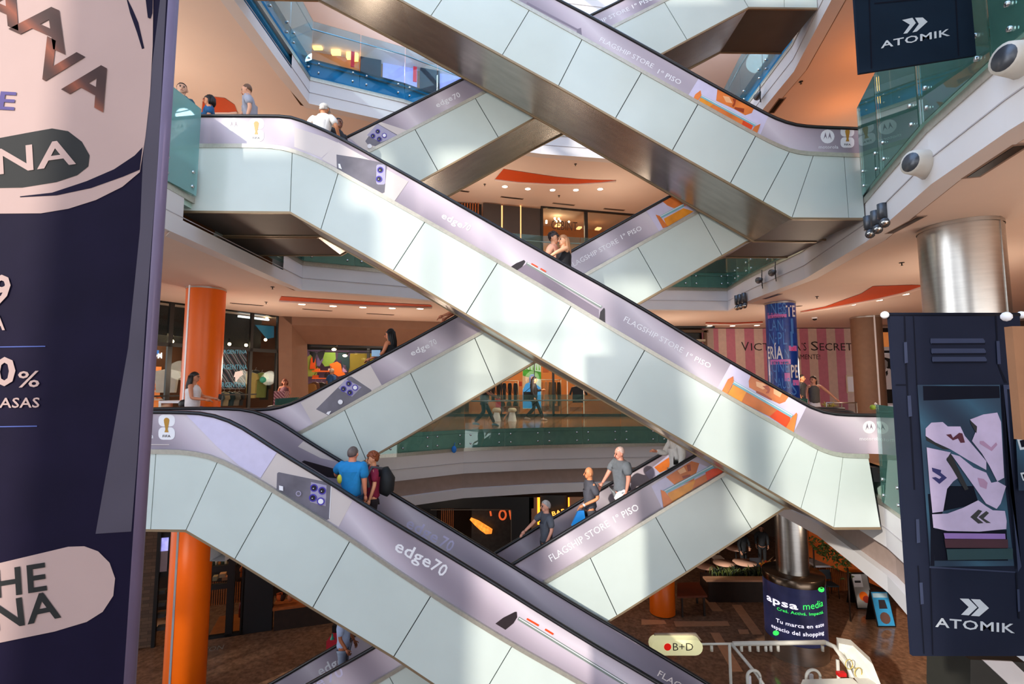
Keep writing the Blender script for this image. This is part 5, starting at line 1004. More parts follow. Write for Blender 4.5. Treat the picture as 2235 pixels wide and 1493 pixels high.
mb = MB(); text_on(mb, 'CEBINT', PV(1203, 500, BA, BB), PV(1260, 505, BA, BB), .44, 0, -.01, (0, -.02, 0)); simple('shop_sign', 'thin dark lettered sign on the brown second-floor shop window', 'sign', mb, mat('sign_dark', '3a2018', .5), None, 'lettering')
r = thing('pendant_lamps', 'cluster of small warm pendant lamps behind the lettered window', 'lamps', tuple(PV(1230, 470, BA, BB)+Vector((-.2, 1.2, 0))))
for x, y in [(1206, 466), (1206, 470), (1225, 460), (1234, 461), (1230, 467), (1257, 468), (1226, 465), (1237, 466)]:
    p = PV(x, y, BA, BB)+Vector((-.2, 1.0, 0)); mb = MB(); mb.ball(p, .05, 8); mb.build('bulb', M_SPOTW, r)
mb = MB()
for x0, x1, y in ((1188, 1200, 466), (1235, 1246, 470), (1285, 1293, 476), (1328, 1338, 478)): bxv(mb, BA, BB, x0, y-1.6, x1, y+1.6, .3, 0, 1.3)
mb.build('light_panel', mat('panel_glow', 'ffb070', .5, var=0, emit=2.), r)
mb = MB(); bxv(mb, BA, BB, 1160, 572, 1400, 640, .5, 0, 1.); simple('counter', 'low pale counter inside the brown second-floor shop', 'counter', mb, M_CREAM, None, 'body')
mb = MB(); bxv(mb, BA, BB, 1386, 393, 1393, 490, .3); bxv(mb, BA, BB, 1400, 395, 1460, 490, .1, 1, .2); struct(mb.build('wall_right', [M_STEEL, M_DARKIN]))
mb = MB(); bxv(mb, BA, BB, 1380, 448, 1386, 460, .12, 0, -.2); simple('wall_box', 'small white box on the corner post at second floor', 'box', mb, M_WHT, None, 'casing')
mb = MB(); bxv(mb, BA, BB, 1240, 533, 1246, 545, .1, 0, .6); simple('price_card', 'tiny turquoise card in the brown second-floor shop', 'card', mb, mat('turquoise', '48c0c8', .5, emit=.3), None, 'card')
# ================= third floor, back-left: lit shop, dark figures of displays
TA, TB = (-5.6, 18.6), (1.0, 20.6)
sh = thing('shopfront', 'third-floor shopfront glowing amber, seen over the blue balustrade', 'shopfront', tuple(PV(760, 130, TA, TB)))
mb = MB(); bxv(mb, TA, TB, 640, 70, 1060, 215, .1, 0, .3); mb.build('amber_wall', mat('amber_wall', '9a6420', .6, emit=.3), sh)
mb = MB()
for x0, x1 in ((786, 832), (918, 960)): bxv(mb, TA, TB, x0, 60, x1, 215, .15, 0, .05)
mb.build('dark_pier', mat('dark_maroon', '2a1410', .6), sh)
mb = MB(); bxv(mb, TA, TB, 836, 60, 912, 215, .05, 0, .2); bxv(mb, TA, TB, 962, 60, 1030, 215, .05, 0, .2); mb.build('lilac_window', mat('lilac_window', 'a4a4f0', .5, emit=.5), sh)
mb = MB(); bxv(mb, TA, TB, 832, 40, 1060, 138, .1, 0, 0); mb.build('cream_fascia', mat('cream_fascia', 'd8d0b4', .6), sh)
for i, (x, y) in enumerate([(662, 87), (694, 100), (734, 112), (764, 121), (775, 125)]):
    p = PV(x, y, TA, TB); t = thing('lantern', 'amber lantern in the third-floor shop, '+['leftmost, behind the glass corner', 'second from left', 'third from left', 'fourth from left', 'rightmost by the red display'][i], 'lantern', tuple(p)); mb = MB(); mb.box((p.x-.17+.05*(i > 2), p.y-.1, p.z-.15), (p.x+.17-.05*(i > 2), p.y+.05, p.z+.15)); mb.build('glow', mat('amber_glow', 'ffb050', .5, var=0, emit=5.), t); mb = MB(); mb.box((p.x-.03, p.y-.05, p.z+.15), (p.x+.03, p.y, p.z+.5)); mb.build('stem', M_BLK, t)
for i, (x, y0, y1, lb) in enumerate([(770, 108, 150, 'red hanging streamer in the third-floor shop, left one'), (905, 150, 182, 'red hanging streamer in the third-floor window, right one')]):
    mb = MB(); bxv(mb, TA, TB, x-4, y0, x+4, y1, .06, 0, -.15); simple('streamer', lb, 'streamer', mb, mat('streamer_red', 'd01820', .5, emit=.2), None, 'strip')
p = PV(746, 30, (-5.5, 17.5), (0, 19)); r = thing('dome_camera', 'small white ceiling camera under the roof slab at top left', 'camera', tuple(p)); mb = MB(); mb.tube([p, p+Vector((.05, -.1, -.02)), p+Vector((.1, -.25, -.05))], .12, 12); mb.build('body', M_WHT, r); mb = MB(); mb.tube([p+Vector((.1, -.25, -.05)), p+Vector((.11, -.27, -.055))], .1, 12); mb.build('lens', M_BLK, r)
# high blue-lit windows at the far upper right
mb = MB(); mb.box((3, 24, L3+1.2), (14, 24.1, L4+4)); struct(mb.build('wall_right', mat('upper_wall', 'd8d4dc', .7)))
# ------------------------------------------------------------------ ground floor
for i, L in enumerate([[(1531, 1299), (1548, 1299), (1578, 1334), (1555, 1334)], [(1597, 1320), (1617, 1320), (1665, 1385), (1643, 1385)], [(1470, 1356), (1588, 1356), (1593, 1366), (1475, 1368)], [(1610, 1374), (1632, 1374), (1636, 1384), (1614, 1384)], [(1550, 1381), (1570, 1381), (1622, 1466), (1598, 1466)], [(1400, 1352), (1450, 1354), (1455, 1362), (1400, 1364)], [(1480, 1295), (1545, 1295), (1548, 1300), (1480, 1302)]]):
    mb = MB(); mb.prism([PZ(x, y, L0+.002) for x, y in L], (0, 0, .003)); struct(mb.build('trim_6', M_INLAY))
GA, GB = (-13.1, 14.6), (-3.5, 17.8)
# left: stone wall, black glazed bays
mb = MB(); bxv(mb, GA, GB, 150, 1120, 337, 1425, .3, 0, .02); struct(mb.build('wall_left', brick_mat('stone_cladding', '6a5240', '4c3a2e', '3a2c22', 2.2, .7, .22)))
sh = thing('shopfront', 'black framed ground-floor shopfront behind the orange column', 'shopfront', tuple(PV(480, 1395, GA, GB)))
mb = MB()
for q in ((337, 1130, 345, 1420), (372, 1130, 380, 1415), (446, 1150, 454, 1400), (496, 1150, 512, 1392), (527, 1180, 534, 1386)): bxv(mb, GA, GB, *q, .12)
bxv(mb, GA, GB, 440, 1236, 512, 1248, .12, 0, .01); bxv(mb, GA, GB, 440, 1276, 512, 1287, .12, 0, .01); bxv(mb, GA, GB, 440, 1386, 534, 1402, .14); bxv(mb, GA, GB, 337, 1130, 534, 1150, .1); mb.build('frame', M_BLK, sh)
mb = MB(); bxv(mb, GA, GB, 531, 1160, 597, 1380, .25); mb.build('black_panel', mat('black_panel', '14161c', .5), sh)
mb = MB(); bxv(mb, GA, GB, 454, 1150, 527, 1390, .015, 0, .05); mb.build('pane', M_PANE, sh)
GA2, GB2 = (-13.8, 16.8), (-4.2, 20.0)
mb = MB(); bxv(mb, GA2, GB2, 300, 1090, 760, 1400, .1, 0, .5); struct(mb.build('wall_back', M_DKWOOD)); arealamp((-9.3, 17.3, -2.2), 30, 2.0, 1.0, (1, .62, .3))
mb = MB()
for i in range(18): bxv(mb, GA2, GB2, 452+i*5, 1278, 454.6+i*5, 1350, .05, 0, .3)
simple('slatted_counter', 'slatted wooden counter front behind the black shop bars at lower left', 'counter', mb, M_WOODO, None, 'slats')
mb = MB(); bxv(mb, GA, GB, 452, 1340, 530, 1392, 1.5, 0, .12); a = min(v[2] for v in mb.v); mb.v = [(x, y, L0+.004 if z > L0+.3 else L0+.002) for x, y, z in mb.v]; struct(mb.build('floor', mat('orange_parquet', 'a8602c', .3, var=.2, scale=5)))
t = thing('bottle_shelf', 'high shelf of bottles behind black bars at lower left', 'shelf', tuple(PV(480, 1240, GA2, GB2)))
mb = MB(); bxv(mb, GA2, GB2, 448, 1240, 520, 1243, .3, 0, .1); mb.build('board', M_BLK, t)
for i in range(9):
    p = PV(454+i*7, 1240, GA2, GB2)+Vector((-.07, .22, 0)); h = .22+.05*((i*5) % 3); mb = MB(); mb.lathe(p, [(.001, .004), (.045, .004), (.045, h*.6), (.018, h*.75), (.018, h)], 8)
    simple('bottle', 'small bottle on the dark bar shelf behind the orange column', 'bottle', mb, [mat('bottle_amber', 'c47a3c', .3), mat('bottle_green', '3c5040', .3), mat('bottle_pale', 'c8c0b0', .3)][i % 3], 'bottles on the bar shelf')
for i, (x, y, w, h, c, lb) in enumerate([(462, 1273, 10, 9, 'b09878', 'pale box on the middle shelf behind the bars, leftmost'), (479, 1266, 14, 8, 'd8a078', 'peach box stacked on the middle shelf behind the bars'), (484, 1273, 12, 7, 'c07850', 'terracotta box on the middle shelf behind the bars'), (525, 1264, 13, 9, 'e86a1c', 'orange crate in the narrow bay left of the black panel'), (523, 1253, 7, 9, 'f0701c', 'orange rounded jug on the orange crate')]):
    mb = MB()
    if i == 4:
        p = PV(x, y+5, GA, GB)+Vector((-.15, .45, 0)); mb.lathe(p, [(.001, 0), (.09, 0), (.1, .08), (.04, .17), (.03, .2), (.001, .2)], 10)
    else: bxv(mb, GA, GB, x-w/2, y-h/2, x+w/2, y+h/2, .2, 0, .35)
    simple('storage_box', lb, 'box', mb, mat('box_'+c, c, .6), None, 'body')
t = thing('fire_extinguisher', 'red fire extinguisher in the narrow bay left of the black panel', 'extinguisher', tuple(PV(521, 1352, GA, GB)+Vector((-.1, .3, 0)))); p = PV(521, 1356, GA, GB)+Vector((-.1, .3, 0))
mb = MB(); mb.lathe(p, [(.001, 0), (.07, 0), (.07, .4), (.03, .46), (.03, .5)], 10); mb.build('cylinder', mat('ext_red', 'a01c10', .3), t); mb = MB(); mb.tube([p+Vector((0, 0, .5)), p+Vector((.06, -.03, .54)), p+Vector((.09, -.05, .3))], .015, 6); mb.build('hose', M_BLK, t)
t = thing('screen', 'tall narrow display screen glowing violet in the black bay left of the orange column', 'screen', tuple(PV(355, 1250, GA, GB))); mb = MB(); bxv(mb, GA, GB, 342, 1165, 372, 1262, .1, 0, .12); mb.build('casing', M_BLK, t)
mb = MB(); bxv(mb, GA, GB, 344, 1176, 365, 1205, .02, 0, .08); mb.build('display', mat('violet_display', 'a0a0ff', .4, emit=1., var=.4, scale=4), t); mb = MB(); bxv(mb, GA, GB, 342, 1205, 363, 1250, .02, 0, .08); mb.build('lower_display', mat('mauve_display', '6a5a60', .4, emit=.3), t)
for i, y in enumerate((1298, 1325, 1350, 1378)):
    mb = MB(); bxv(mb, GA, GB, 337, y-4, 356, y+4, .2, 0, .15); simple('folded_stack', ['folded stack in the black bay, topmost of four', 'folded stack in the black bay, second from top', 'folded stack in the black bay, third from top', 'folded stack in the black bay, lowest'][i], 'clothes', mb, mat('grey_fold', '46484c', .8), None, 'stack')
mb = MB(); text_on(mb, 'SON', PZ(444, 1424, L0+.006), PZ(486, 1417, L0+.006), .28, 0, 0, (0, 0, .002), 0, (0, 1, 0)); simple('floor_lettering', 'pale brass letters set in the dark floor beside the orange column', 'lettering', mb, mat('brass_letter', '8a8478', .4), None, 'lettering')
t = thing('bar_counter', 'dark wooden bar counter with orange bowls under the near escalator', 'counter', tuple(PZ(665, 1372, L0)))
mb = MB(); bxv(mb, (-7.5, 16.4), (-3.2, 17.8), 598, 1322, 740, 1385, .5); mb.build('front', M_DKWOOD, t); mb = MB(); bxv(mb, (-7.5, 16.4), (-3.2, 17.8), 596, 1317, 742, 1323, .6, 0, -.06); mb.build('top', M_WOODO, t)
for i, (x, c) in enumerate([(605, 'e0642c'), (612, '3a2018'), (630, 'c87850')]):
    p = PV(x, 1317, (-7.5, 16.4), (-3.2, 17.8))+Vector((-.03, .2, .003)); mb = MB(); mb.lathe(p, [(.001, 0), (.06, 0), (.11, .12), (.09, .2), (.1, .22)], 10); simple('bowl', ['orange bowl on the dark bar counter', 'dark jar on the bar counter', 'pale copper pot on the bar counter'][i], 'bowl', mb, mat('bowl_'+c, c, .5), None, 'body')
# back centre: dark shop with orange glow
Yg = 20.5
sh = thing('shopfront', 'dark ground-floor shop with orange glowing shapes, seen between the escalators', 'shopfront', tuple(PY(1000, 1230, Yg)))
mb = MB(); bx(mb, Yg, 850, 1085, 1165, 1110, .2); bx(mb, Yg, 1116, 1110, 1160, 1240, .3); bx(mb, Yg, 850, 1110, 940, 1300, .2, 0, 1.5); bx(mb, Yg, 1180, 1085, 1240, 1240, .2, 0, .3); mb.build('dark_front', M_BLK, sh)
mb = MB(); bx(mb, Yg, 940, 1112, 1116, 1113.5, .05, 0, -.01); bx(mb, Yg, 1115, 1112, 1116.5, 1230, .05, 0, -.01); mb.build('frame_line', mat('frame_grey', '6a645c', .4), sh)
mb = MB(); bx(mb, Yg, 1155, 1086, 1173, 1180, .1); mb.build('brown_pier', M_TAUPE, sh); mb = MB(); bx(mb, Yg, 1242, 1085, 1280, 1180, .1); mb.build('brown_pier', M_TAUPE, sh)
mb = MB(); bx(mb, Yg, 1173, 1086, 1178.5, 1145, .05, 0, -.02); bx(mb, Yg, 1240, 1086, 1243, 1118, .05, 0, -.02); mb.build('light_strip', mat('orange_strip', 'ff9020', .5, var=0, emit=2.5), sh)
mb = MB()
for i in range(7): bx(mb, Yg, 955+i*4.4, 1122, 957+i*4.4, 1180, .05, 0, 1.)
mb.build('slat', M_WOODO, sh)
mb = MB(); bx(mb, Yg, 1024, 1110, 1114, 1230, .1, 0, 1.2); mb.build('grey_wall', mat('dark_grey_wall', '34302e', .6, var=.3), sh)
mb = MB(); c = PY(1052, 1148, Yg+1.); pts = [PY(x, y, Yg+1.) for x, y in ((1027, 1132), (1040, 1141), (1052, 1150), (1064, 1158), (1074, 1160))]; mb.tube(pts, [.06, .13, .16, .17, .1], 8); simple('glowing_display', 'orange glowing lumpy display deep in the dark ground-floor shop', 'display', mb, mat('orange_glow', 'ff8a30', .5, var=.4, scale=8, emit=1.2), None, 'display')
mb = MB(); ring = lambda x, y, rx, ry: [PY(x+rx*math.cos(t*.3491), y+ry*math.sin(t*.3491), Yg+.9) for t in range(19)]
mb.tube(ring(1097, 1124, 7, 10), .04, 6); mb.tube([PY(x, y, Yg+.9) for x, y in ((1112, 1114), (1114, 1124), (1116, 1134))], .04, 6); mb.tube([PY(x, y, Yg+.9) for x, y in ((1070, 1116), (1072, 1126))], .04, 6); simple('neon_sign', 'thin orange neon rings in the dark ground-floor shop', 'sign', mb, mat('neon_orange', 'e06030', .5, emit=.7), None, 'tube')
mb = MB(); text_px(mb, 'BAR', (1206, 1126), (1236, 1118), 9, Yg, 0, .04); simple('bar_sign', 'small glowing amber BAR letters behind the grey-haired rider', 'sign', mb, mat('amber_letters', 'ffa040', .5, emit=2.), None, 'lettering')
# right: cafe behind the far escalator
t = thing('planter', 'long wooden planter box with pale ledge and low green plants, beside the screen drum', 'planter', tuple(PZ(1600, 1315, L0)))
p, q = PZ(1545, 1312, L0), PZ(1700, 1308, L0); mb = MB(); mb.box((p.x, p.y-.1, L0), (q.x, p.y+.7, L0+.75)); mb.build('box', M_DKWOOD, t); mb = MB(); mb.box((p.x-.1, p.y-.2, L0+.75), (q.x, p.y+.15, L0+.82)); mb.build('ledge', mat('pale_ledge', 'c89474', .4), t)
mb = MB(); random.seed(3)
for i in range(150):
    x = random.uniform(p.x+.3, q.x-.1); y = p.y+.2+random.random()*.4; h = .08+.2*random.random(); a = random.random()*6.28
    mb.tube([(x, y, L0+.72), (x+.04*math.cos(a), y+.04*math.sin(a), L0+.8+h*.6), (x+.14*math.cos(a), y+.14*math.sin(a), L0+.8+h)], [.012, .03, .003], 4, i % 2)
mb.build('foliage', [mat('olive_leaf', '4a5420', .6, var=.3), mat('dark_leaf', '1e2c18', .6, var=.3)], t)
def table(label, px, py, r, z=.75):
    c = PZ(px, py, L0+z); t = thing('round_table', label, 'table', (c.x, c.y, L0)); mb = MB(); mb.lathe((c.x, c.y, L0), [(.001, z), (r, z), (r, z-.03), (.001, z-.03)], 24); mb.build('tabletop', mat('pink_stone_top', 'd8a890', .4), t); mb = MB(); mb.lathe((c.x, c.y, L0), [(.25, .0), (.25, .02), (.03, .04), (.03, z-.03)], 14); mb.build('pedestal', M_BLK, t)
    return c
for lb, x, y, r in [('round pale cafe table nearest the planter, right of three', 1625, 1227, .45), ('round pale cafe table in the middle, behind the long planter', 1580, 1228, .42), ('round pale cafe table at the back, upper one behind the planter', 1606, 1196, .42), ('round pale cafe table at left, under the escalator edge', 1540, 1236, .36)]: table(lb, x, y, r)
def chair(label, px, py, c='2a2424', h=.45):
    p = PZ(px, py, L0); t = thing('cafe_chair', label, 'chair', tuple(p)); mm = mat('chair_'+c, c, .5); mb = MB(); mb.box((p.x-.22, p.y-.22, L0+h-.03), (p.x+.22, p.y+.22, L0+h+.02)); mb.build('seat', mm, t)
    mb = MB(); mb.prism([(p.x-.22, p.y+.2, L0+h+.1), (p.x+.22, p.y+.2, L0+h+.1), (p.x+.2, p.y+.26, L0+h+.42), (p.x-.2, p.y+.26, L0+h+.42)], (0, .03, 0)); mb.build('backrest', mm, t)
    for sx in (-.19, .19):
        for sy in (-.19, .2):
            mb = MB(); mb.tube([(p.x+sx, p.y+sy, L0+(h+.35 if sy > 0 else h)), (p.x+sx*1.1, p.y+sy*1.1, L0)], .014, 6); mb.build('leg', M_BLK, t)
chair('white cafe chair behind the pale tables, upper left', 1566, 1240, 'd8c8b8'); chair('small grey chair in front of the orange slatted counter', 1812, 1302, '3a444c'); chair('dark chair beside the pale table nearest the planter', 1656, 1272, '1c1a20')
t = thing('flower_pot', 'amber flower arrangement at the right end of the long planter', 'plant', tuple(PZ(1672, 1250, L0+.8))); p = PZ(1672, 1248, L0+.85); mb = MB(); mb.lathe((p.x, p.y, L0+.82), [(.1, 0), (.16, .16)], 12); mb.build('pot', mat('terracotta', 'c86a3c', .6), t); mb = MB()
for i in range(24): a = i*2.4; u = .06+.16*random.random(); mb.ball((p.x+u*math.cos(a), p.y+u*math.sin(a), L0+1.0+.25*random.random()), .05, 6, i % 2)
mb.build('flowers', [mat('amber_flower', 'e08a1c', .6), mat('red_flower', 'd04a1c', .6)], t)
t = thing('slatted_counter', 'curved orange slatted counter with a white top, right of the steel column', 'counter', tuple(PZ(1820, 1288, L0)))
p, q = PZ(1786, 1286, L0), PZ(1862, 1284, L0); mb = MB(); n = 20
for i in range(n): x = p.x+(q.x-p.x)*i/n; mb.box((x, p.y-.15*math.sin(i/n*3.14), L0), (x+(q.x-p.x)/n*.7, p.y+.1, L0+.9))
mb.build('slats', mat('orange_slat', 'b8642c', .5, var=.15), t); mb = MB(); mb.box((p.x-.2, p.y-.25, L0+.9), (q.x+.05, p.y+.5, L0+.97)); mb.build('top', M_WHT, t)
mb = MB(); mb.prism([PY(x, y, 18.5) for x, y in ((1765, 1120), (2100, 1180), (2100, 1420), (1985, 1310), (1870, 1260), (1765, 1215))], (0, .1, 0)); struct(mb.build('wall_right', mat('orange_wall_paint', 'd8640c', .6)))
t = thing('shrub', 'leafy green shrub in front of the orange wall on the ground floor', 'plant', tuple(PZ(1820, 1260, L0))); mb = MB(); P0 = PY(1775, 1190, 17.5); P1 = PY(1850, 1240, 17.0)
for i in range(130):
    u = random.random(); c = P0.lerp(P1, u)+Vector((random.gauss(0, .12), random.gauss(0, .2), random.gauss(.05, .17))); a = random.random()*6.28
    mb.tube([c, c+Vector((.08*math.cos(a), .08*math.sin(a), .07)), c+Vector((.17*math.cos(a), .17*math.sin(a), .05))], [.006, .035, .003], 4)
mb.build('foliage', mat('leaf_green', '4a5c20', .6, var=.4), t); mb = MB(); mb.tube([(P0.x, P0.y, L0), P0], .03, 6); mb.tube([(P1.x, P1.y, L0), P1], .03, 6); mb.build('stem', M_DKWOOD, t)
def aframe(label, px, py, w, h, c, arts):
    p = PZ(px, py, L0); t = thing('a_board', label, 'sign', tuple(p)); r = .32
    def quad(s, off=0.): return [Vector((p.x+a*w/2, p.y+s*.28*(1-b), L0+b*h)) for a, b in ((-1, 0), (1, 0), (1, 1), (-1, 1))]
    mb = MB(); mb.prism(quad(-1), (0, .03, 0)); mb.build('front_board', M_BLK, t); mb = MB(); mb.prism(quad(1), (0, -.03, 0)); mb.build('rear_board', M_BLK, t)
    mb = MB(); ms = [c]
    def fp_(L, m):
        if m not in ms: ms.append(m)
        k = .004*(1+ms.index(m)); mb.poly([Vector((p.x+(u-.5)*w, p.y-.28*(1-v)-k, L0+v*h)) for u, v in L], ms.index(m))
    fp_([(.05, .04), (.95, .04), (.95, .96), (.05, .96)], c)
    for L, m in arts: fp_(L, m)
    mb.build('poster', ms, t)
el = lambda cx, cy, rx, ry: [(cx+rx*math.cos(i*.5236), cy+ry*math.sin(i*.5236)) for i in range(12)]
aframe('white A-board sign with an orange dish picture, by the orange wall', 1878, 1322, .62, 1.15, mat('grey_poster', 'a8a4a0', .6), [([(.08, .6), (.6, .6), (.6, .95), (.08, .95)], M_WHT), (el(.5, .35, .25, .13), M_ORANGE), (el(.62, .27, .2, .1), mat('dish_red', 'a8301c', .6)), ([(.15, .72), (.5, .72), (.5, .78), (.15, .78)], M_DRK)])
aframe('blue A-board sign with a cup picture, right of the white one', 1922, 1360, .6, 1.05, mat('poster_blue2', '2a88b8', .6), [([(.1, .8), (.9, .8), (.9, .92), (.1, .92)], mat('pale_blue', 'a8c4d0', .6)), ([(.3, .5), (.75, .5), (.7, .74), (.35, .74)], M_DRK), (el(.5, .25, .28, .16), mat('cup_brown', '5a3a30', .6))])
t = thing('totem', 'orange rounded totem on the ground floor behind the sunlit far escalator', 'totem', tuple(PZ(1446, 1345, L0))); p = PZ(1446, 1338, L0); mb = MB(); mb.lathe(p, [(.43, .03), (.43, 2.2), (.001, 2.2)], 28); mb.build('body', M_ORANGE, t); mb = MB(); mb.lathe(p, [(.36, 0), (.36, .03)], 24); mb.build('plinth', M_BLK, t)
t = thing('wooden_bench', 'dark reddish wooden table beside the long planter', 'table', tuple(PZ(1510, 1310, L0))); p = PZ(1500, 1296, L0+.74); mb = MB(); mb.prism([PZ(x, y, L0+.74) for x, y in ((1478, 1272), (1524, 1270), (1544, 1300), (1478, 1302))], (0, 0, -.06)); mb.build('tabletop', mat('red_wood', '6a2c14', .4, var=.15), t)
for x, y in ((1488, 1300), (1536, 1298), (1520, 1273)):
    c = PZ(x, y, L0+.7); mb = MB(); mb.box((c.x-.03, c.y-.03, L0), (c.x+.03, c.y+.03, L0+.68)); mb.build('leg', M_DKWOOD, t)
# the white eyewear kiosk under the near escalator
KY = 11.5
kz = lambda px, py, Y=KY: PY(px, py, Y)
M_KW = mat('kiosk_white', 'e4e0d4', .4); M_KY = mat('kiosk_lit_sign', 'f4efb8', .4, emit=.35, var=.02)
t = thing('kiosk', 'white eyewear kiosk with slim posts and two rounded signs, at bottom right', 'kiosk', (kz(1700, 1480).x, 11.0, L0))
mb = MB(); mb.tube([kz(1600, 1405), kz(1800, 1402)], .05, 8, sq=(1, 1)); mb.tube([kz(1530, 1406), kz(1600, 1405)], .025, 8); mb.tube([kz(1800, 1402), kz(1822, 1412, 11.4), kz(1850, 1450, 10.8), kz(1858, 1478, 10.6)], .05, 8); mb.build('top_rail', M_KW, t)
for i, L in enumerate([[kz(1592, 1405), (kz(1592, 1405).x, KY, L0)], [kz(1596, 1405), kz(1650, 1470, 11.0), kz(1690, 1530, 10.65)], [kz(1828, 1440, 11.2), (kz(1828, 1440, 11.2).x, 11.2, L0)]]):
    mb = MB(); mb.tube(L, .035, 8); mb.build('post', M_KW, t)
for i, x in enumerate((1553, 1618, 1636, 1654, 1671, 1682, 1698, 1795)):
    a = kz(x, 1409); mb = MB(); mb.tube([a, a-Vector((0, 0, .12))], .035, 8); mb.build('spot_can', M_KW, t)
def plate(pts, Y, dep, m, nm, par=None):
    mb = MB(); mb.prism([PY(x, y, Y) for x, y in pts], (0, dep, 0)); return mb.build(nm, m, par or t)
sg = plate(rr(1422, 1397, 1534, 1431, 16), KY-.05, .25, M_KY, 'sign_box'); plate([(1430, 1384), (1520, 1383), (1532, 1398), (1424, 1398)], KY+.15, .05, mat('sign_back', '9a8a7c', .6), 'sign_back')
mb = MB(); px_circ(mb, (1457, 1412), 8, KY-.05, 0, -.006); mb.build('red_dot', mat('red_dot', 'f01a10', .4, emit=.4), sg); mb = MB(); text_px(mb, 'B+D', (1469, 1420), (1513, 1420), 16, KY-.05, 0, -.01, -.006); mb.build('lettering', mat('sign_ink', '2a2a20', .5), sg)
s2 = [kz(1830, 1404, 11.2), kz(1862, 1410, 11.0), kz(1905, 1450, 10.6), kz(1925, 1500, 10.3), kz(1880, 1500, 10.3), kz(1832, 1438, 11.2)]
mb = MB(); mb.prism(s2, (.12, .25, 0)); s2o = mb.build('sign_box', M_KW, t); mb = MB()
fr = lambda x, y: kz(x, y, 10.72)+Vector((0, -.1, 0))
mb.tube([fr(1846+8*math.cos(i*.7), 1444+11*math.sin(i*.7)) for i in range(10)], .008, 5); mb.tube([fr(1866+8*math.cos(i*.7), 1462+11*math.sin(i*.7)) for i in range(10)], .008, 5); mb.tube([fr(1853, 1448), fr(1859, 1454)], .008, 5); mb.build('glasses_logo', mat('logo_yellow', 'c8b03c', .5), s2o)
for i, x in enumerate((1645, 1775)):
    a = kz(x, 1478, 10.9); mb = MB(); r = .14 if i == 0 else .15; mb.tube([a+Vector((r*math.cos(v), 0, r*math.sin(v))) for v in [math.pi*j/10 for j in range(11)]]+[a+Vector((-r, 0, -.3))], .03, 8); mb.tube([a+Vector((r, 0, 0)), a+Vector((r, 0, -.3))], .03, 8); mb.build('mirror_arch', M_KW, t)
mb = MB(); mb.prism([kz(1752, 1483, 10.8), kz(1860, 1480, 10.8), kz(1895, 1510, 10.45), kz(1740, 1512, 10.45)], (0, 0, -.08)); mb.build('counter_top', M_KW, t)
a = PZ(1650, 1560, L0); mb = MB(); mb.box((kz(1600, 1480).x, 10.6, L0), (kz(1860, 1480).x, 11.5, L0+1.1)); mb.build('cabinet', mat('kiosk_grey', '4a4c50', .4), t)
mb = MB(); bx(mb, 11.0, 1831, 1470, 1848, 1478, .1); simple('price_tag', 'small red and white tag on the eyewear kiosk', 'tag', mb, mat('tag_red', 'e02020', .5), None, 'tag')
mb = MB(); bx(mb, 11.0, 1631, 1476, 1640, 1500, .05); bx(mb, 11.0, 1768, 1473, 1776, 1490, .05); simple('price_cards', 'pair of small white cards standing on the kiosk', 'card', mb, M_WHT, None, 'card')
# bright triangular sculpture edge under the shoe banner
t = thing('display_plinth', 'grey and white angled display plinth under the bottom of the shoe banner', 'plinth', tuple(PZ(2190, 1490, L0))); mb = MB(); mb.prism([PY(x, y, 8.0) for x, y in ((2118, 1440), (2240, 1446), (2300, 1560), (2118, 1560))], (0, .8, 0)); mb.build('body', mat('plinth_dark', '2c2c28', .5), t); mb = MB(); mb.prism([PY(x, y, 7.98) for x, y in ((2145, 1441), (2210, 1444), (2290, 1520), (2230, 1520))], (0, .02, 0)); mb.build('white_face', M_WHT, t)
# ------------------------------------------------------------------ people
def skin_mesh(nodes, edges, sub=1):
    """nodes [(co, r)] -> evaluated skinned mesh verts, faces"""
    me = bpy.data.meshes.new('s'); me.from_pydata([tuple(n[0]) for n in nodes], edges, []); o = bpy.data.objects.new('s', me); COL.objects.link(o)
    md = o.modifiers.new('skin', 'SKIN'); md.use_smooth_shade = True; md.branch_smoothing = .6
    if not me.skin_vertices: me.skin_vertices.new(name='')
    for i, n in enumerate(nodes):
        r = n[1]; me.skin_vertices[0].data[i].radius = r if isinstance(r, tuple) else (r, r); me.skin_vertices[0].data[i].use_root = (i == 0)
    ms = o.modifiers.new('sub', 'SUBSURF'); ms.levels = sub; ms.render_levels = sub
    dg = bpy.context.evaluated_depsgraph_get(); dg.update(); m2 = bpy.data.meshes.new_from_object(o.evaluated_get(dg))
    r = ([v.co.copy() for v in m2.vertices], [tuple(p.vertices) for p in m2.polygons])
    bpy.data.objects.remove(o); bpy.data.meshes.remove(me); bpy.data.meshes.remove(m2); return r
V = Vector
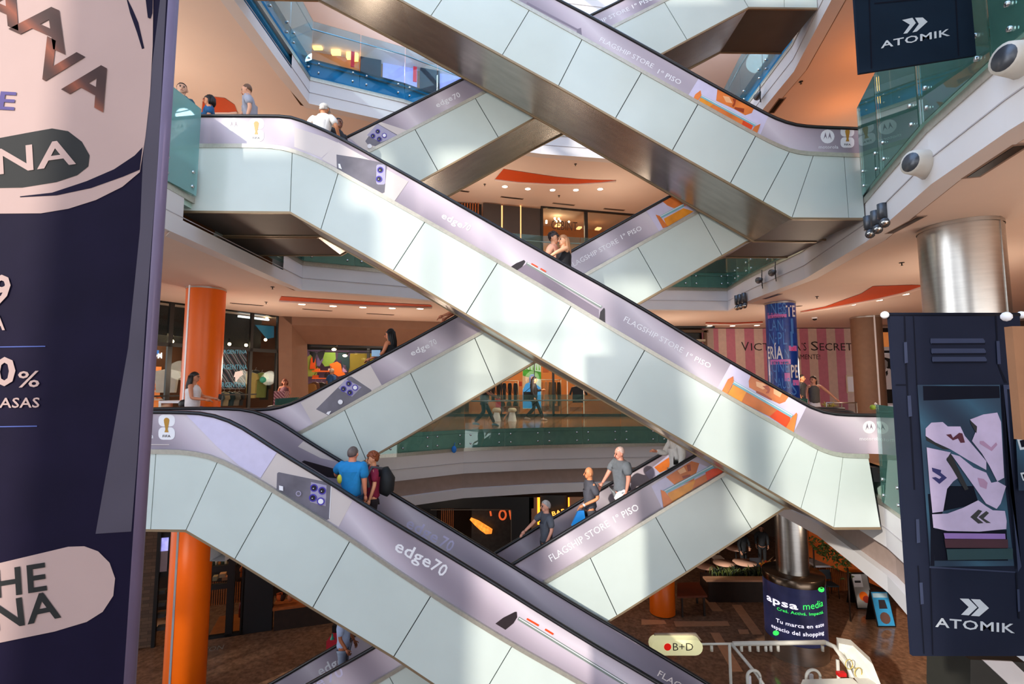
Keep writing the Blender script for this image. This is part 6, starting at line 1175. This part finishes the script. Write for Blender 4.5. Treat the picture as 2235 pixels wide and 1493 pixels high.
def person(label, feet, yaw, h=1.7, top='808080', bottom='303440', skin='c48a68', hair='2a1c14', hairstyle='short', armL=None, armR=None, sleeves='short', lean=0., head=0., sex='m', cap=None, legs=None, build=1., group=None, shoes='e0e0e0', tilt=0., skirt=None, extra=None, neckskin=True, grip=.5):
    """feet world point; yaw: facing direction, 0 = towards the camera (-Y), +90 = to the right; local axes: x = the person's left, y = forward"""
    k = h/1.72; b = build
    root = thing('person', label, 'person', tuple(feet), group)
    yr = math.radians(yaw); fw = V((math.sin(yr), -math.cos(yr), 0)); lf = V((math.cos(yr), math.sin(yr), 0))     # left hand of someone facing the camera is on picture right
    F0 = V(feet)
    def w(p):      # local (left, forward, up) -> world, with lean above the hips
        x, y, z = p; z2 = z
        if z > .92: y = y+lean*(z-.92)
        return F0+(lf*x+fw*y)*k+V((0, 0, z2*k))
    sw = (.185 if sex == 'm' else .16)*b; hw = (.095 if sex == 'm' else .10)
    sh = {s: V((s*sw, 0, 1.42)) for s in (1, -1)}
    def arm(spec, s):
        if spec is None: spec = ((s*(sw+.05), -.03, 1.14), (s*(sw+.05), .06, .88))
        return V(spec[0]), V(spec[1])
    AR = {1: arm(armL, 1), -1: arm(armR, -1)}
    LG = legs or {1: ((hw, .02, .50), (hw, 0., .08)), -1: ((-hw, .02, .50), (-hw, 0., .08))}
    t = V(tilt if isinstance(tilt, tuple) else (0, 0)).to_3d() if False else V((0, 0, 0))
    hd = math.radians(head); hf = V((math.sin(hd), math.cos(hd), 0)); hl = V((math.cos(hd), -math.sin(hd), 0))
    cz = 1.585
    def hp(x, y, z):     # head local -> body local
        dn = math.radians(tilt); q = V((x, y*math.cos(dn)+(z)*math.sin(dn)*0, z-y*math.sin(dn)))
        return hl*q.x+hf*(q.y+.02)+V((0, 0, cz+q.z))
    # body
    N = []; E = []
    def add(p, r, par=None):
        N.append((w(p), (r[0]*k, r[1]*k) if isinstance(r, tuple) else r*k)); i = len(N)-1
        if par is not None: E.append((par, i))
        return i
    pel = add((0, 0, .95), .105*b); sp = add((0, 0, 1.12), .095*b, pel); ch = add((0, .005, 1.30), .10*b, sp); nk = add((0, -.01, 1.45), .06, ch)
    he0 = add(hp(0, -.015, -.06), .065, nk); he1 = add(hp(0, .0, .02), .095, he0); he2 = add(hp(0, -.01, .085), .08, he1)
    wr = {}
    for s in (1, -1):
        a = add(sh[s], .055*b, ch); e = add(AR[s][0], .042*b, a); d = (AR[s][1]-AR[s][0]); m_ = add(AR[s][0]+d*.85, .03, e); wr[s] = add(AR[s][1], .026, m_)
        hp_ = add((s*hw, 0, .86), .088*b, pel); kn = add(LG[s][0], .06, hp_); an = add(LG[s][1], .04, kn); add(V(LG[s][1])+V((0, .13, -.045)), .035, an)
    vs, fs = skin_mesh(N, E); mb = MB(); mb.add(vs, fs, 0, True)
    for s in (1, -1):         # hands: palm, four fingers, thumb
        d = (AR[s][1]-AR[s][0]).normalized(); c = AR[s][1]; sd = V((0, 1, 0)) if abs(d.y) < .7 else V((-s, 0, 0)); sd = (sd-d*sd.dot(d)).normalized(); nn = d.cross(sd)
        dn = V((0, 0, -1)) if abs(d.z) < .7 else V((-s, 0, 0))
        W_ = lambda q: w(q)
        mb.tube([W_(c-d*.01), W_(c+d*.04), W_(c+d*.085)], [.024*k, .036*k, .03*k], 6)
        for i, (o, L) in enumerate(((-.027, .062), (-.009, .075), (.009, .07), (.027, .055))):
            p0 = c+d*.08+sd*o; p1 = p0+d*L*.5+dn*.012*grip*2; p2 = p1+d*L*.35+dn*.03*grip*2; mb.tube([W_(p0), W_(p1), W_(p2)], [.0095*k, .0085*k, .006*k], 5)
        p0 = c+d*.03+sd*.03; mb.tube([W_(p0), W_(p0+d*.03+sd*.025), W_(p0+d*.06+sd*.028)], [.012*k, .010*k, .007*k], 5)
    mb.ball(w(hp(0, -.004, .022)), .108*k, 14, 0, (.84, .84, 1.08)); mb.ball(w(hp(0, .03, -.045)), .06*k, 10, 0, (.95, .95, .95))
    # face: nose, ears, eyes, mouth
    H = lambda x, y, z: w(hp(x, y, z))
    mb.tube([H(0, .085, .03), H(0, .105, -.005), H(0, .112, -.018), H(0, .09, -.024)], [.008*k, .012*k, .015*k, .008*k], 6)
    for s in (1, -1): mb.ball(H(s*.092, -.012, .0), .028*k, 8, 0, (.6, .8, 1.1)); mb.ball(H(s*.033, .083, .022), .013*k, 6, 1); mb.tube([H(s*.016, .09, .045), H(s*.054, .078, .045)], .004*k, 4, 1)
    mb.tube([H(-.024, .083, -.05), H(0, .09, -.05), H(.024, .083, -.05)], .006*k, 5, 2)
    mb.build('body', [mat('skin_'+skin, skin, .5, var=.05), mat('eye_dark', '1c1412', .3), mat('lip', '9a4a3c', .5)], root)
    # shirt
    def sub(nm, nodes, edges, m):
        vs, fs = skin_mesh([(w(p), (r[0]*k, r[1]*k) if isinstance(r, tuple) else r*k) for p, r in nodes], edges); q = MB(); q.add(vs, fs, 0, True); return q.build(nm, m, root)
    mt = mat('top_'+top, top, .8, var=.08, scale=14)
    S_ = [((0, .0, 1.10), .165*b), ((0, .0, .82), (.19*b if sex == 'm' else .17*b)), ((0, .0, 1.28), .185*b), ((0, -.005, 1.45), .11*b)]; SE = [(0, 1), (0, 2), (2, 3)]
    if sleeves != 'none':
        for s in (1, -1):
            el = AR[s][0]; i = len(S_); S_ += [(sh[s]+V((-s*.02, 0, .0)), .105*b), (sh[s].lerp(el, .45), .08*b)]; SE += [(2, i), (i, i+1)]
            S_.append((sh[s].lerp(el, .86), .076*b)); SE.append((i+1, i+2))
            if sleeves == 'long': S_ += [(el, .064*b), (AR[s][1].lerp(el, .08), .048)]; SE += [(i+2, i+3), (i+3, i+4)]
    sub('shirt', S_, SE, mt)
    mbm = mat('bottom_'+bottom, bottom, .8, var=.08, scale=14)
    if skirt:
        q = MB(); n = 18; prof = [(.13*b, 1.0), (.16*b, .85), (skirt, .35), (skirt*1.05, .1)]; vs = []
        for r, z in prof:
            for i in range(n): a = i*2*math.pi/n; rr_ = r*(1+.05*math.sin(a*6)*(z < .6)); vs.append(w((rr_*math.cos(a), rr_*math.sin(a)*.8, z)))
        q.add(vs, [(j*n+i, j*n+(i+1) % n, (j+1)*n+(i+1) % n, (j+1)*n+i) for j in range(3) for i in range(n)], 0, True); q.build('skirt', mbm, root)
    else:
        T_ = [((0, 0, .93), .14*b)]; TE = []
        for s in (1, -1):
            i = len(T_); T_ += [((s*hw, 0, .82), .10*b), (LG[s][0], .076), (V(LG[s][1])+V((0, 0, .03)), .062 if sex == 'm' else .07)]; TE += [(0, i), (i, i+1), (i+1, i+2)]
        sub('trousers', T_, TE, mbm)
    q = MB()
    for s in (1, -1):
        a = V(LG[s][1]); q.tube([w(a+V((0, -.07, -.045))), w(a+V((0, 0, -.02))), w(a+V((0, .1, -.045))), w(a+V((0, .17, -.06)))], [.035*k, .05*k, .042*k, .02*k], 7)
    q.build('shoes', mat('shoes_'+shoes, shoes, .6), root)
    # hair
    mh = mat('hair_'+hair, hair, .55, var=.25, scale=30, stretch=(1, 1, .2)); q = MB()
    if hairstyle != 'bald':
        n = 16; vs = []; rows = 7; low = {'short': 100, 'buzz': 96, 'long': 112, 'curly': 104, 'bob': 116, 'pony': 104}[hairstyle]
        for j in range(rows+1):
            for i in range(n):
                a = i*2*math.pi/n; fr = max(0, math.sin(a)); lim = math.radians(low-46*fr**.6+26*max(0, -math.sin(a))**.7); tt = lim*j/rows
                bump = (1+.10*math.sin(i*3.1+j*2.3)) if hairstyle == 'curly' else 1+.02*math.sin(i*2.7+j)
                R = (.108 if hairstyle == 'curly' else .101)*bump
                vs.append(H(R*.93*math.sin(tt)*math.cos(a), R*1.08*math.sin(tt)*math.sin(a)-.012, .028+R*1.12*math.cos(tt)))
        q.add(vs, [(j*n+i, j*n+(i+1) % n, (j+1)*n+(i+1) % n, (j+1)*n+i) for j in range(rows) for i in range(n)]+[tuple((rows)*n+i for i in range(n))], 0, True)
        if hairstyle == 'long':
            for i in range(9):
                a = math.radians(180+i*22.5); x = .088*math.cos(a); y = -.02+.085*math.sin(a)
                q.tube([H(x, y, .05), H(x*1.08, y-.012, -.06), H(x*1.05, y-.035, -.18), H(x*.9, y-.045, -.30), H(x*.8, y-.04, -.38)], [.03*k, .038*k, .04*k, .034*k, .012*k], 6)
        if hairstyle == 'bob':
            for i in range(9):
                a = math.radians(180+i*22.5); x = .09*math.cos(a); y = -.02+.085*math.sin(a); q.tube([H(x, y, .05), H(x*1.06, y-.005, -.05), H(x*.98, y, -.11)], [.03*k, .032*k, .015*k], 6)
        if hairstyle == 'pony': q.tube([H(0, -.1, .03), H(0, -.15, .0), H(0, -.15, -.12), H(0, -.13, -.2)], [.03*k, .035*k, .03*k, .01*k], 7)
        if hairstyle == 'curly':
            random.seed(5)
            for i in range(34): a = random.random()*6.28; tt = random.random()*1.3; q.ball(H(.1*math.sin(tt)*math.cos(a), .105*math.sin(tt)*math.sin(a)-.02, .04+.105*math.cos(tt)), .028*k, 6)
        q.build('hair', mh, root)
    if cap:
        q = MB(); n = 14; vs = []
        for j in range(6):
            for i in range(n): a = i*2*math.pi/n; tt = math.radians(92)*j/5; vs.append(H(.104*math.sin(tt)*math.cos(a), .112*math.sin(tt)*math.sin(a)-.008, .045+.1*math.cos(tt)))
        q.add(vs, [(j*n+i, j*n+(i+1) % n, (j+1)*n+(i+1) % n, (j+1)*n+i) for j in range(5) for i in range(n)], 0, True)
        q.prism([H(-.08, .07, .045), H(.08, .07, .045), H(.06, .17, .03), H(0, .185, .028), H(-.06, .17, .03)], (0, 0, .008)); q.build('cap', mat('cap_'+cap, cap, .8), root)
    if extra: extra(root, w, H, k, AR)
    return root
def at(px, py, Y, h):            # feet below a head-top pixel
    p = PY(px, py, Y); return (p.x, p.y, p.z-h*1.005)
YM = 9.15; YF = 9.5
# ---- on the long middle escalator (riding down, facing right; the hidden halves stand on the steps)
person('brown-haired person in a pale grey shirt facing left atop the middle escalator', at(553, 187, 9.2, 1.66), -70, 1.66, 'a8a8b4', '3a3a42', 'e0a484', '6a4a34', 'short', tilt=22, lean=.15, armR=((-.2, .18, 1.16), (-.16, .38, 1.02)))
def cam_arm(L, R): return dict(armL=L, armR=R)
person('person in white cap and white shirt leaning on the middle escalator handrail', at(704, 223, 9.05, 1.6), 175, 1.62, 'ece8e4', '2c3038', 'c8845c', 'c8c0b8', 'short', cap='d8d0c4', armL=((.34, .05, 1.24), (.22, -.06, 1.03)), armR=((-.30, .0, 1.18), (-.30, .2, .98)), lean=.1, build=1.05)
person('person with black hair and dark top behind the white-capped rider', at(738, 258, 9.55, 1.62), 60, 1.62, '24242a', '24242a', '8a5a44', '14100e', 'short')
person('curly dark-haired person in a peach top hugging a companion on the middle escalator', at(1208, 507, 9.3, 1.64), 60, 1.64, 'e8a88c', '7a5a50', 'f0b088', '3a2a24', 'curly', armL=((.22, .12, 1.18), (.02, .26, 1.10)), tilt=10, sex='f')
def nolong(root, w, H, k, AR): pass
person('person with long blonde hair and black top, arm round the curly-haired companion', at(1230, 512, 9.15, 1.62), -70, 1.62, '17151a', '1c1a20', 'f2b48c', 'b8825a', 'long', sleeves='none', armL=((.2, .26, 1.28), (.02, .42, 1.16)), armR=((-.2, .22, 1.3), (-.05, .44, 1.18)), sex='f', head=10)
# ---- second-floor left landing
def gp(root, w, H, k, AR): pass
person('person with dark hair and teal top behind the glass corner at second-floor left', at(398, 182, 9.3, 1.7), 35, 1.7, '2c5a6c', '1c1c22', 'e0b094', '1a1412', 'short', armR=((-.22, .2, 1.15), (-.12, .36, 1.0)))
person('person with dark bob hair and blue top looking left at second-floor left', at(459, 207, 9.3, 1.6), -65, 1.6, '1c5a8c', '1c1c22', 'e89a70', '140f10', 'bob', tilt=10, sex='f')
# ---- on the middle far escalator
def lap(root, w, H, k, AR):
    q = MB(); q.tube([H(-.05, .082, .022), H(.05, .082, .022)], .012*k, 6); q.tube([H(.05, .082, .024), H(.085, .0, .02)], .004*k, 4); q.build('glasses', M_BLK, root)
person('person with long black hair, glasses and sleeveless top riding down the far escalator at left', at(852, 717, 10.5, 1.64), -95, 1.64, '1a1a1e', '2c3040', 'd8845c', '0c0b10', 'long', sleeves='none', armR=((-.2, .08, 1.14), (-.2, .34, 1.0)), armL=((.2, .08, 1.16), (.16, .40, 1.03)), tilt=14, sex='f', extra=lap)
mb = MB(); bx(mb, 10.3, 811, 764, 830, 778, .15); simple('shopping_bag', 'small blue and white bag carried by the long black-haired rider', 'bag', mb, mat('bag_pale_blue', 'a8d0f0', .5), None, 'bag_body')
person('rider on the far escalator whose hand alone shows on the handrail under the near escalator', (PY(1003, 640, 10.3).x, 10.45, PY(990, 690, 10.1).z-1.02), -90, 1.66, '7a4a3c', '2a2a30', 'e09070', '2a1c14', 'short', armR=((-.1, .14, 1.2), (.06, .30, 1.06)), armL=((.30, .14, 1.16), (.36, .34, 1.06)))
# ---- first floor left
def phone(root, w, H, k, AR): 
    c = AR[1][1]; q = MB(); a = w(c+V((0, .10, .03))); q.prism([a+V((-.035, 0, -.06)), a+V((.035, 0, -.06)), a+V((.05, 0, .07)), a+V((-.02, 0, .07))], (0, .012, 0)); q.build('phone', M_BLK, root)
    q = MB(); a = w(V((.05, -.2, .98))); q.ball(a, .12*k, 10, 0, (1.1, .6, .9)); q.build('waist_bag', mat('bag_black', '0f0e12', .5), root)
person('person with long dark hair, white top and jeans holding a phone before the orange column', at(424, 811, 10.9, 1.66), 100, 1.66, 'e8e4e6', '2a6ab4', 'd08a68', '1c1210', 'long', sleeves='none', armL=((.2, .1, 1.16), (.12, .42, 1.10)), armR=((-.2, .06, 1.12), (-.18, .36, 1.08)), sex='f', extra=phone)
person('person with auburn hair and dark floral apron sitting by the brown portal', at(622, 826, 15.6, 1.5), 20, 1.5, '6a4450', '4a2a34', 'a86a50', '6a3420', 'bob', sleeves='none', armL=((.2, .1, 1.15), (.02, .22, 1.2)), sex='f')
mb = MB(); bx(mb, 14.9, 597, 854, 621, 884, .3); simple('floral_bag', 'large dark red floral shopping bag beside the auburn-haired person', 'bag', mb, ramp_mat('floral_print', ['5a1c2c', 'a87888', '6a2c3c', 'c8b0b0'], .6, scale=6), None, 'bag_body')
person('person in blue and black seen from behind inside the portal shop', at(724, 804, 20.0, 1.66), 150, 1.66, '2a5a90', '16181c', 'b08060', 'b0a090', 'short')
# ---- first floor middle
LW = {1: ((.10, .16, .52), (.10, .34, .08)), -1: ((-.10, .02, .48), (-.10, -.30, .12))}
def tote(root, w, H, k, AR):
    q = MB(); a = w(V((.2, -.28, .98))); q.box((a.x-.2, a.y-.06, a.z-.18), (a.x+.16, a.y+.06, a.z+.14)); q.build('shoulder_bag', M_BLK, root); q = MB(); q.tube([a+V((-.12, 0, .14)), w(V((.14, 0, 1.44))), a+V((.1, 0, .14))], .012, 5); q.build('strap', M_BLK, root)
p = PZ(1166, 918, 0); person('person dressed all in black with long hair walking past the clothes shop', (p.x, p.y, 0), 75, 1.70, '0c0c10', '0c0c10', 'b07858', '0c0a0c', 'long', armL=((.22, .02, 1.16), (.2, .3, 1.2)), sex='f', legs=LW, extra=tote, shoes='c8b8b0', sleeves='long')
p = PZ(1056, 930, 0); person('person in dark clothes pushing a stroller at the edge of the clothes shop', (p.x, p.y, 0), 80, 1.68, '1c2226', '20262a', '9a6a50', '14100e', 'short', armL=((.2, .2, 1.12), (.18, .45, 1.0)), armR=((-.2, .2, 1.12), (-.18, .45, 1.0)), legs=LW, shoes='7a9aa8')
# ---- on the lower near escalator
def logo_r(root, w, H, k, AR):
    q = MB(); q.ball(w(V((.165, -.11, 1.17))), .07*k, 10, 0, (.8, .6, 1.2)); q.build('yellow_patch', mat('patch_yellow', 'e0d040', .7), root)
person('grey-haired person in a bright blue shirt seen from behind, elbow on the handrail', at(770, 974, 9.0, 1.76), 168, 1.76, '1a86c4', '1c3a5a', 'e8906c', '6a5a54', 'short', armL=((-.0, 0, 0), (0, 0, 0)) if False else ((.36, .06, 1.20), (.16, .3, 1.06)), armR=((-.24, 0, 1.12), (-.24, .05, .86)), build=1.22, extra=logo_r)
def pack(root, w, H, k, AR):
    q = MB(); c = V((0, -.2, 1.18)); P = []
    q.tube([w(V((0, -.20, .90))), w(V((0, -.25, 1.0))), w(V((0, -.26, 1.2))), w(V((0, -.2, 1.40)))], [.09*k, .16*k, .17*k, .10*k], 10); q.build('backpack', mat('pack_black', '17191c', .7), root)
    q = MB()
    for s in (1, -1): q.tube([w(V((s*.13, -.14, 1.42))), w(V((s*.14, .05, 1.46))), w(V((s*.15, .15, 1.3))), w(V((s*.16, .1, 1.1)))], .028*k, 6)
    q.build('strap', mat('strap_grey', '4a4a50', .7), root)
    q = MB(); q.ball(w(V((0, .13, 1.2))), .09*k, 10, 0, (.9, .5, 1.4)); q.build('shirt_print', mat('print_pale', 'e8d8e0', .7), root)
person('curly red-haired person in a maroon shirt with a black backpack, facing the blue shirt', at(815, 986, 9.35, 1.7), -62, 1.7, '8a1438', '201418', 'e8a078', '8a4420', 'curly', armL=((.24, .02, 1.14), (.2, .1, .86)), extra=pack)
# ---- on the lower far escalator (riding down to the left)
person('person with thick grey hair and dark grey shirt, lowest rider on the sunlit far escalator', at(1192, 1091, 10.45, 1.7), -68, 1.7, '5c606a', '40424a', 'e0a088', 'a8a4a4', 'short', armR=((-.22, .2, 1.22), (-.1, .46, 1.1)), armL=((.22, -.02, 1.14), (.2, .1, .90)))
def bluebag(root, w, H, k, AR):
    c = AR[1][1]; q = MB(); a = w(c+V((0, .05, -.1))); q.prism([a+V((-.06, 0, 0)), a+V((.06, 0, 0)), a+V((.10, 0, -.28)), a+V((-.2, 0, -.30))], (0, .08, 0)); q.build('blue_bag', mat('bag_blue', '1a90e8', .5), root)
    q = MB(); q.tube([w(AR[1][1]-V((0, .03, -.02))), w(AR[1][1]+V((0, .0, -.005)))], .036*k, 10); q.build('wristwatch', mat('watch_white', 'e8e8e8', .3), root)
person('bald person in a charcoal shirt carrying a bright blue bag on the sunlit far escalator', at(1287, 1019, 10.4, 1.72), -80, 1.72, '50505a', '4a4a50', 'e89868', '000000', 'bald', armL=((.22, -.1, 1.12), (.16, .2, .98)), extra=bluebag)
person('heavy bald person in a grey vest-backed shirt, upper rider on the sunlit far escalator', at(1356, 975, 10.4, 1.78), -72, 1.78, '70757c', '8a8c90', 'eaa088', 'e8c8c0', 'buzz', armR=((-.24, .16, 1.16), (-.2, .34, .98)), armL=((.25, -.02, 1.14), (.22, .04, .86)), build=1.25, lean=.05, tilt=14)
mb = MB(); a = PY(1358, 1080, 10.25); mb.tube([PY(1343, 1091, 10.25), PY(1352, 1084, 10.25), PY(1366, 1076, 10.25), PY(1371, 1072, 10.25)], [.05, .1, .1, .04], 8); simple('white_bag', 'white plastic bag held beside the heavy bald rider', 'bag', mb, M_WHT, None, 'bag_body')
def wphone(root, w, H, k, AR):
    c = AR[-1][1]; q = MB(); a = w(c+V((0, .12, .04))); q.prism([a+V((-.06, 0, 0)), a+V((.05, 0, -.04)), a+V((.05, 0, -.02)), a+V((-.05, 0, .03))], (0, .05, 0)); q.build('phone', M_BLK, root)
person('person in a long white shirt holding a phone, highest rider on the sunlit far escalator', (PY(1478, 1000, 10.3).x, 10.35, PY(1470, 1012, 10.3).z-.98), -80, 1.72, 'eeeae4', 'd8d4cc', 'eaa080', '3a2a20', 'short', armR=((-.2, .14, 1.16), (-.14, .40, 1.22)), armL=((.24, 0, 1.14), (.2, .04, .86)), sleeves='long', build=1.15)
person('rider in a pale blue shirt at the bottom edge, on the lower far escalator', at(752, 1318, 10.6, 1.72), 90, 1.72, 'a4b4d8', '8a94a8', 'a8603c', '16120f', 'short', armR=((-.22, .0, 1.12), (-.22, .14, .92)), armL=((.22, .04, 1.12), (.2, .16, .9)))
mb = MB(); bx(mb, 12.2, 712, 1400, 742, 1425, .4); t = simple('trolley_bag', 'red bag behind the rider in pale blue at the bottom edge', 'bag', mb, mat('bag_crimson', 'b8142c', .6), None, 'bag_body')
mb = MB(); bx(mb, 12.2, 709, 1386, 735, 1436, .3, 0, .45); simple('dark_case', 'dark wheeled case behind the red bag at the bottom edge', 'case', mb, M_BLK, None, 'case_body')
mb = MB(); c = PY(725, 1398, 12.3); mb.lathe(c-V((0, 0, .12)), [(.001, 0), (.05, 0), (.05, .16), (.02, .22), (.02, .27)], 10); simple('water_bottle', 'green water bottle standing up from the red bag', 'bottle', mb, mat('bottle_teal', '3a9a80', .3), None, 'body')
# ---- first floor right and the ground-floor cafe
p = PZ(1754, 928, 0); person('person in a black shirt standing before the striped hoarding, beside the blue column', (p.x, p.y, 0), 40, 1.74, '141418', '141418', 'a8704c', '1a1210', 'short', armL=((.24, .1, 1.14), (.02, .26, 1.08)))
p = PZ(1781, 940, 0); person('person in a grey top and white skirt reaching out right before the striped hoarding', (p.x, p.y, 0), -20, 1.66, '5a5a58', 'e0e4f0', 'd09478', '241814', 'pony', sleeves='none', armL=((.36, .1, 1.22), (.58, .14, .98)), sex='f', skirt=.24, head=-45)
p = PZ(1667, 1292, L0); person('person in black standing among the cafe tables on the ground floor', (p.x+.15, p.y+1.9, L0), 30, 1.76, '101218', '101014', 'a87860', '100c0c', 'short', sleeves='long', armL=((.24, .1, 1.14), (.05, .25, 1.05)))
person('person in dark clothes deep in the cafe beside the steel column', (p.x+1.3, p.y+2.6, L0), -20, 1.74, '14161c', '121216', '9a6a54', '120e0c', 'short', sleeves='long')
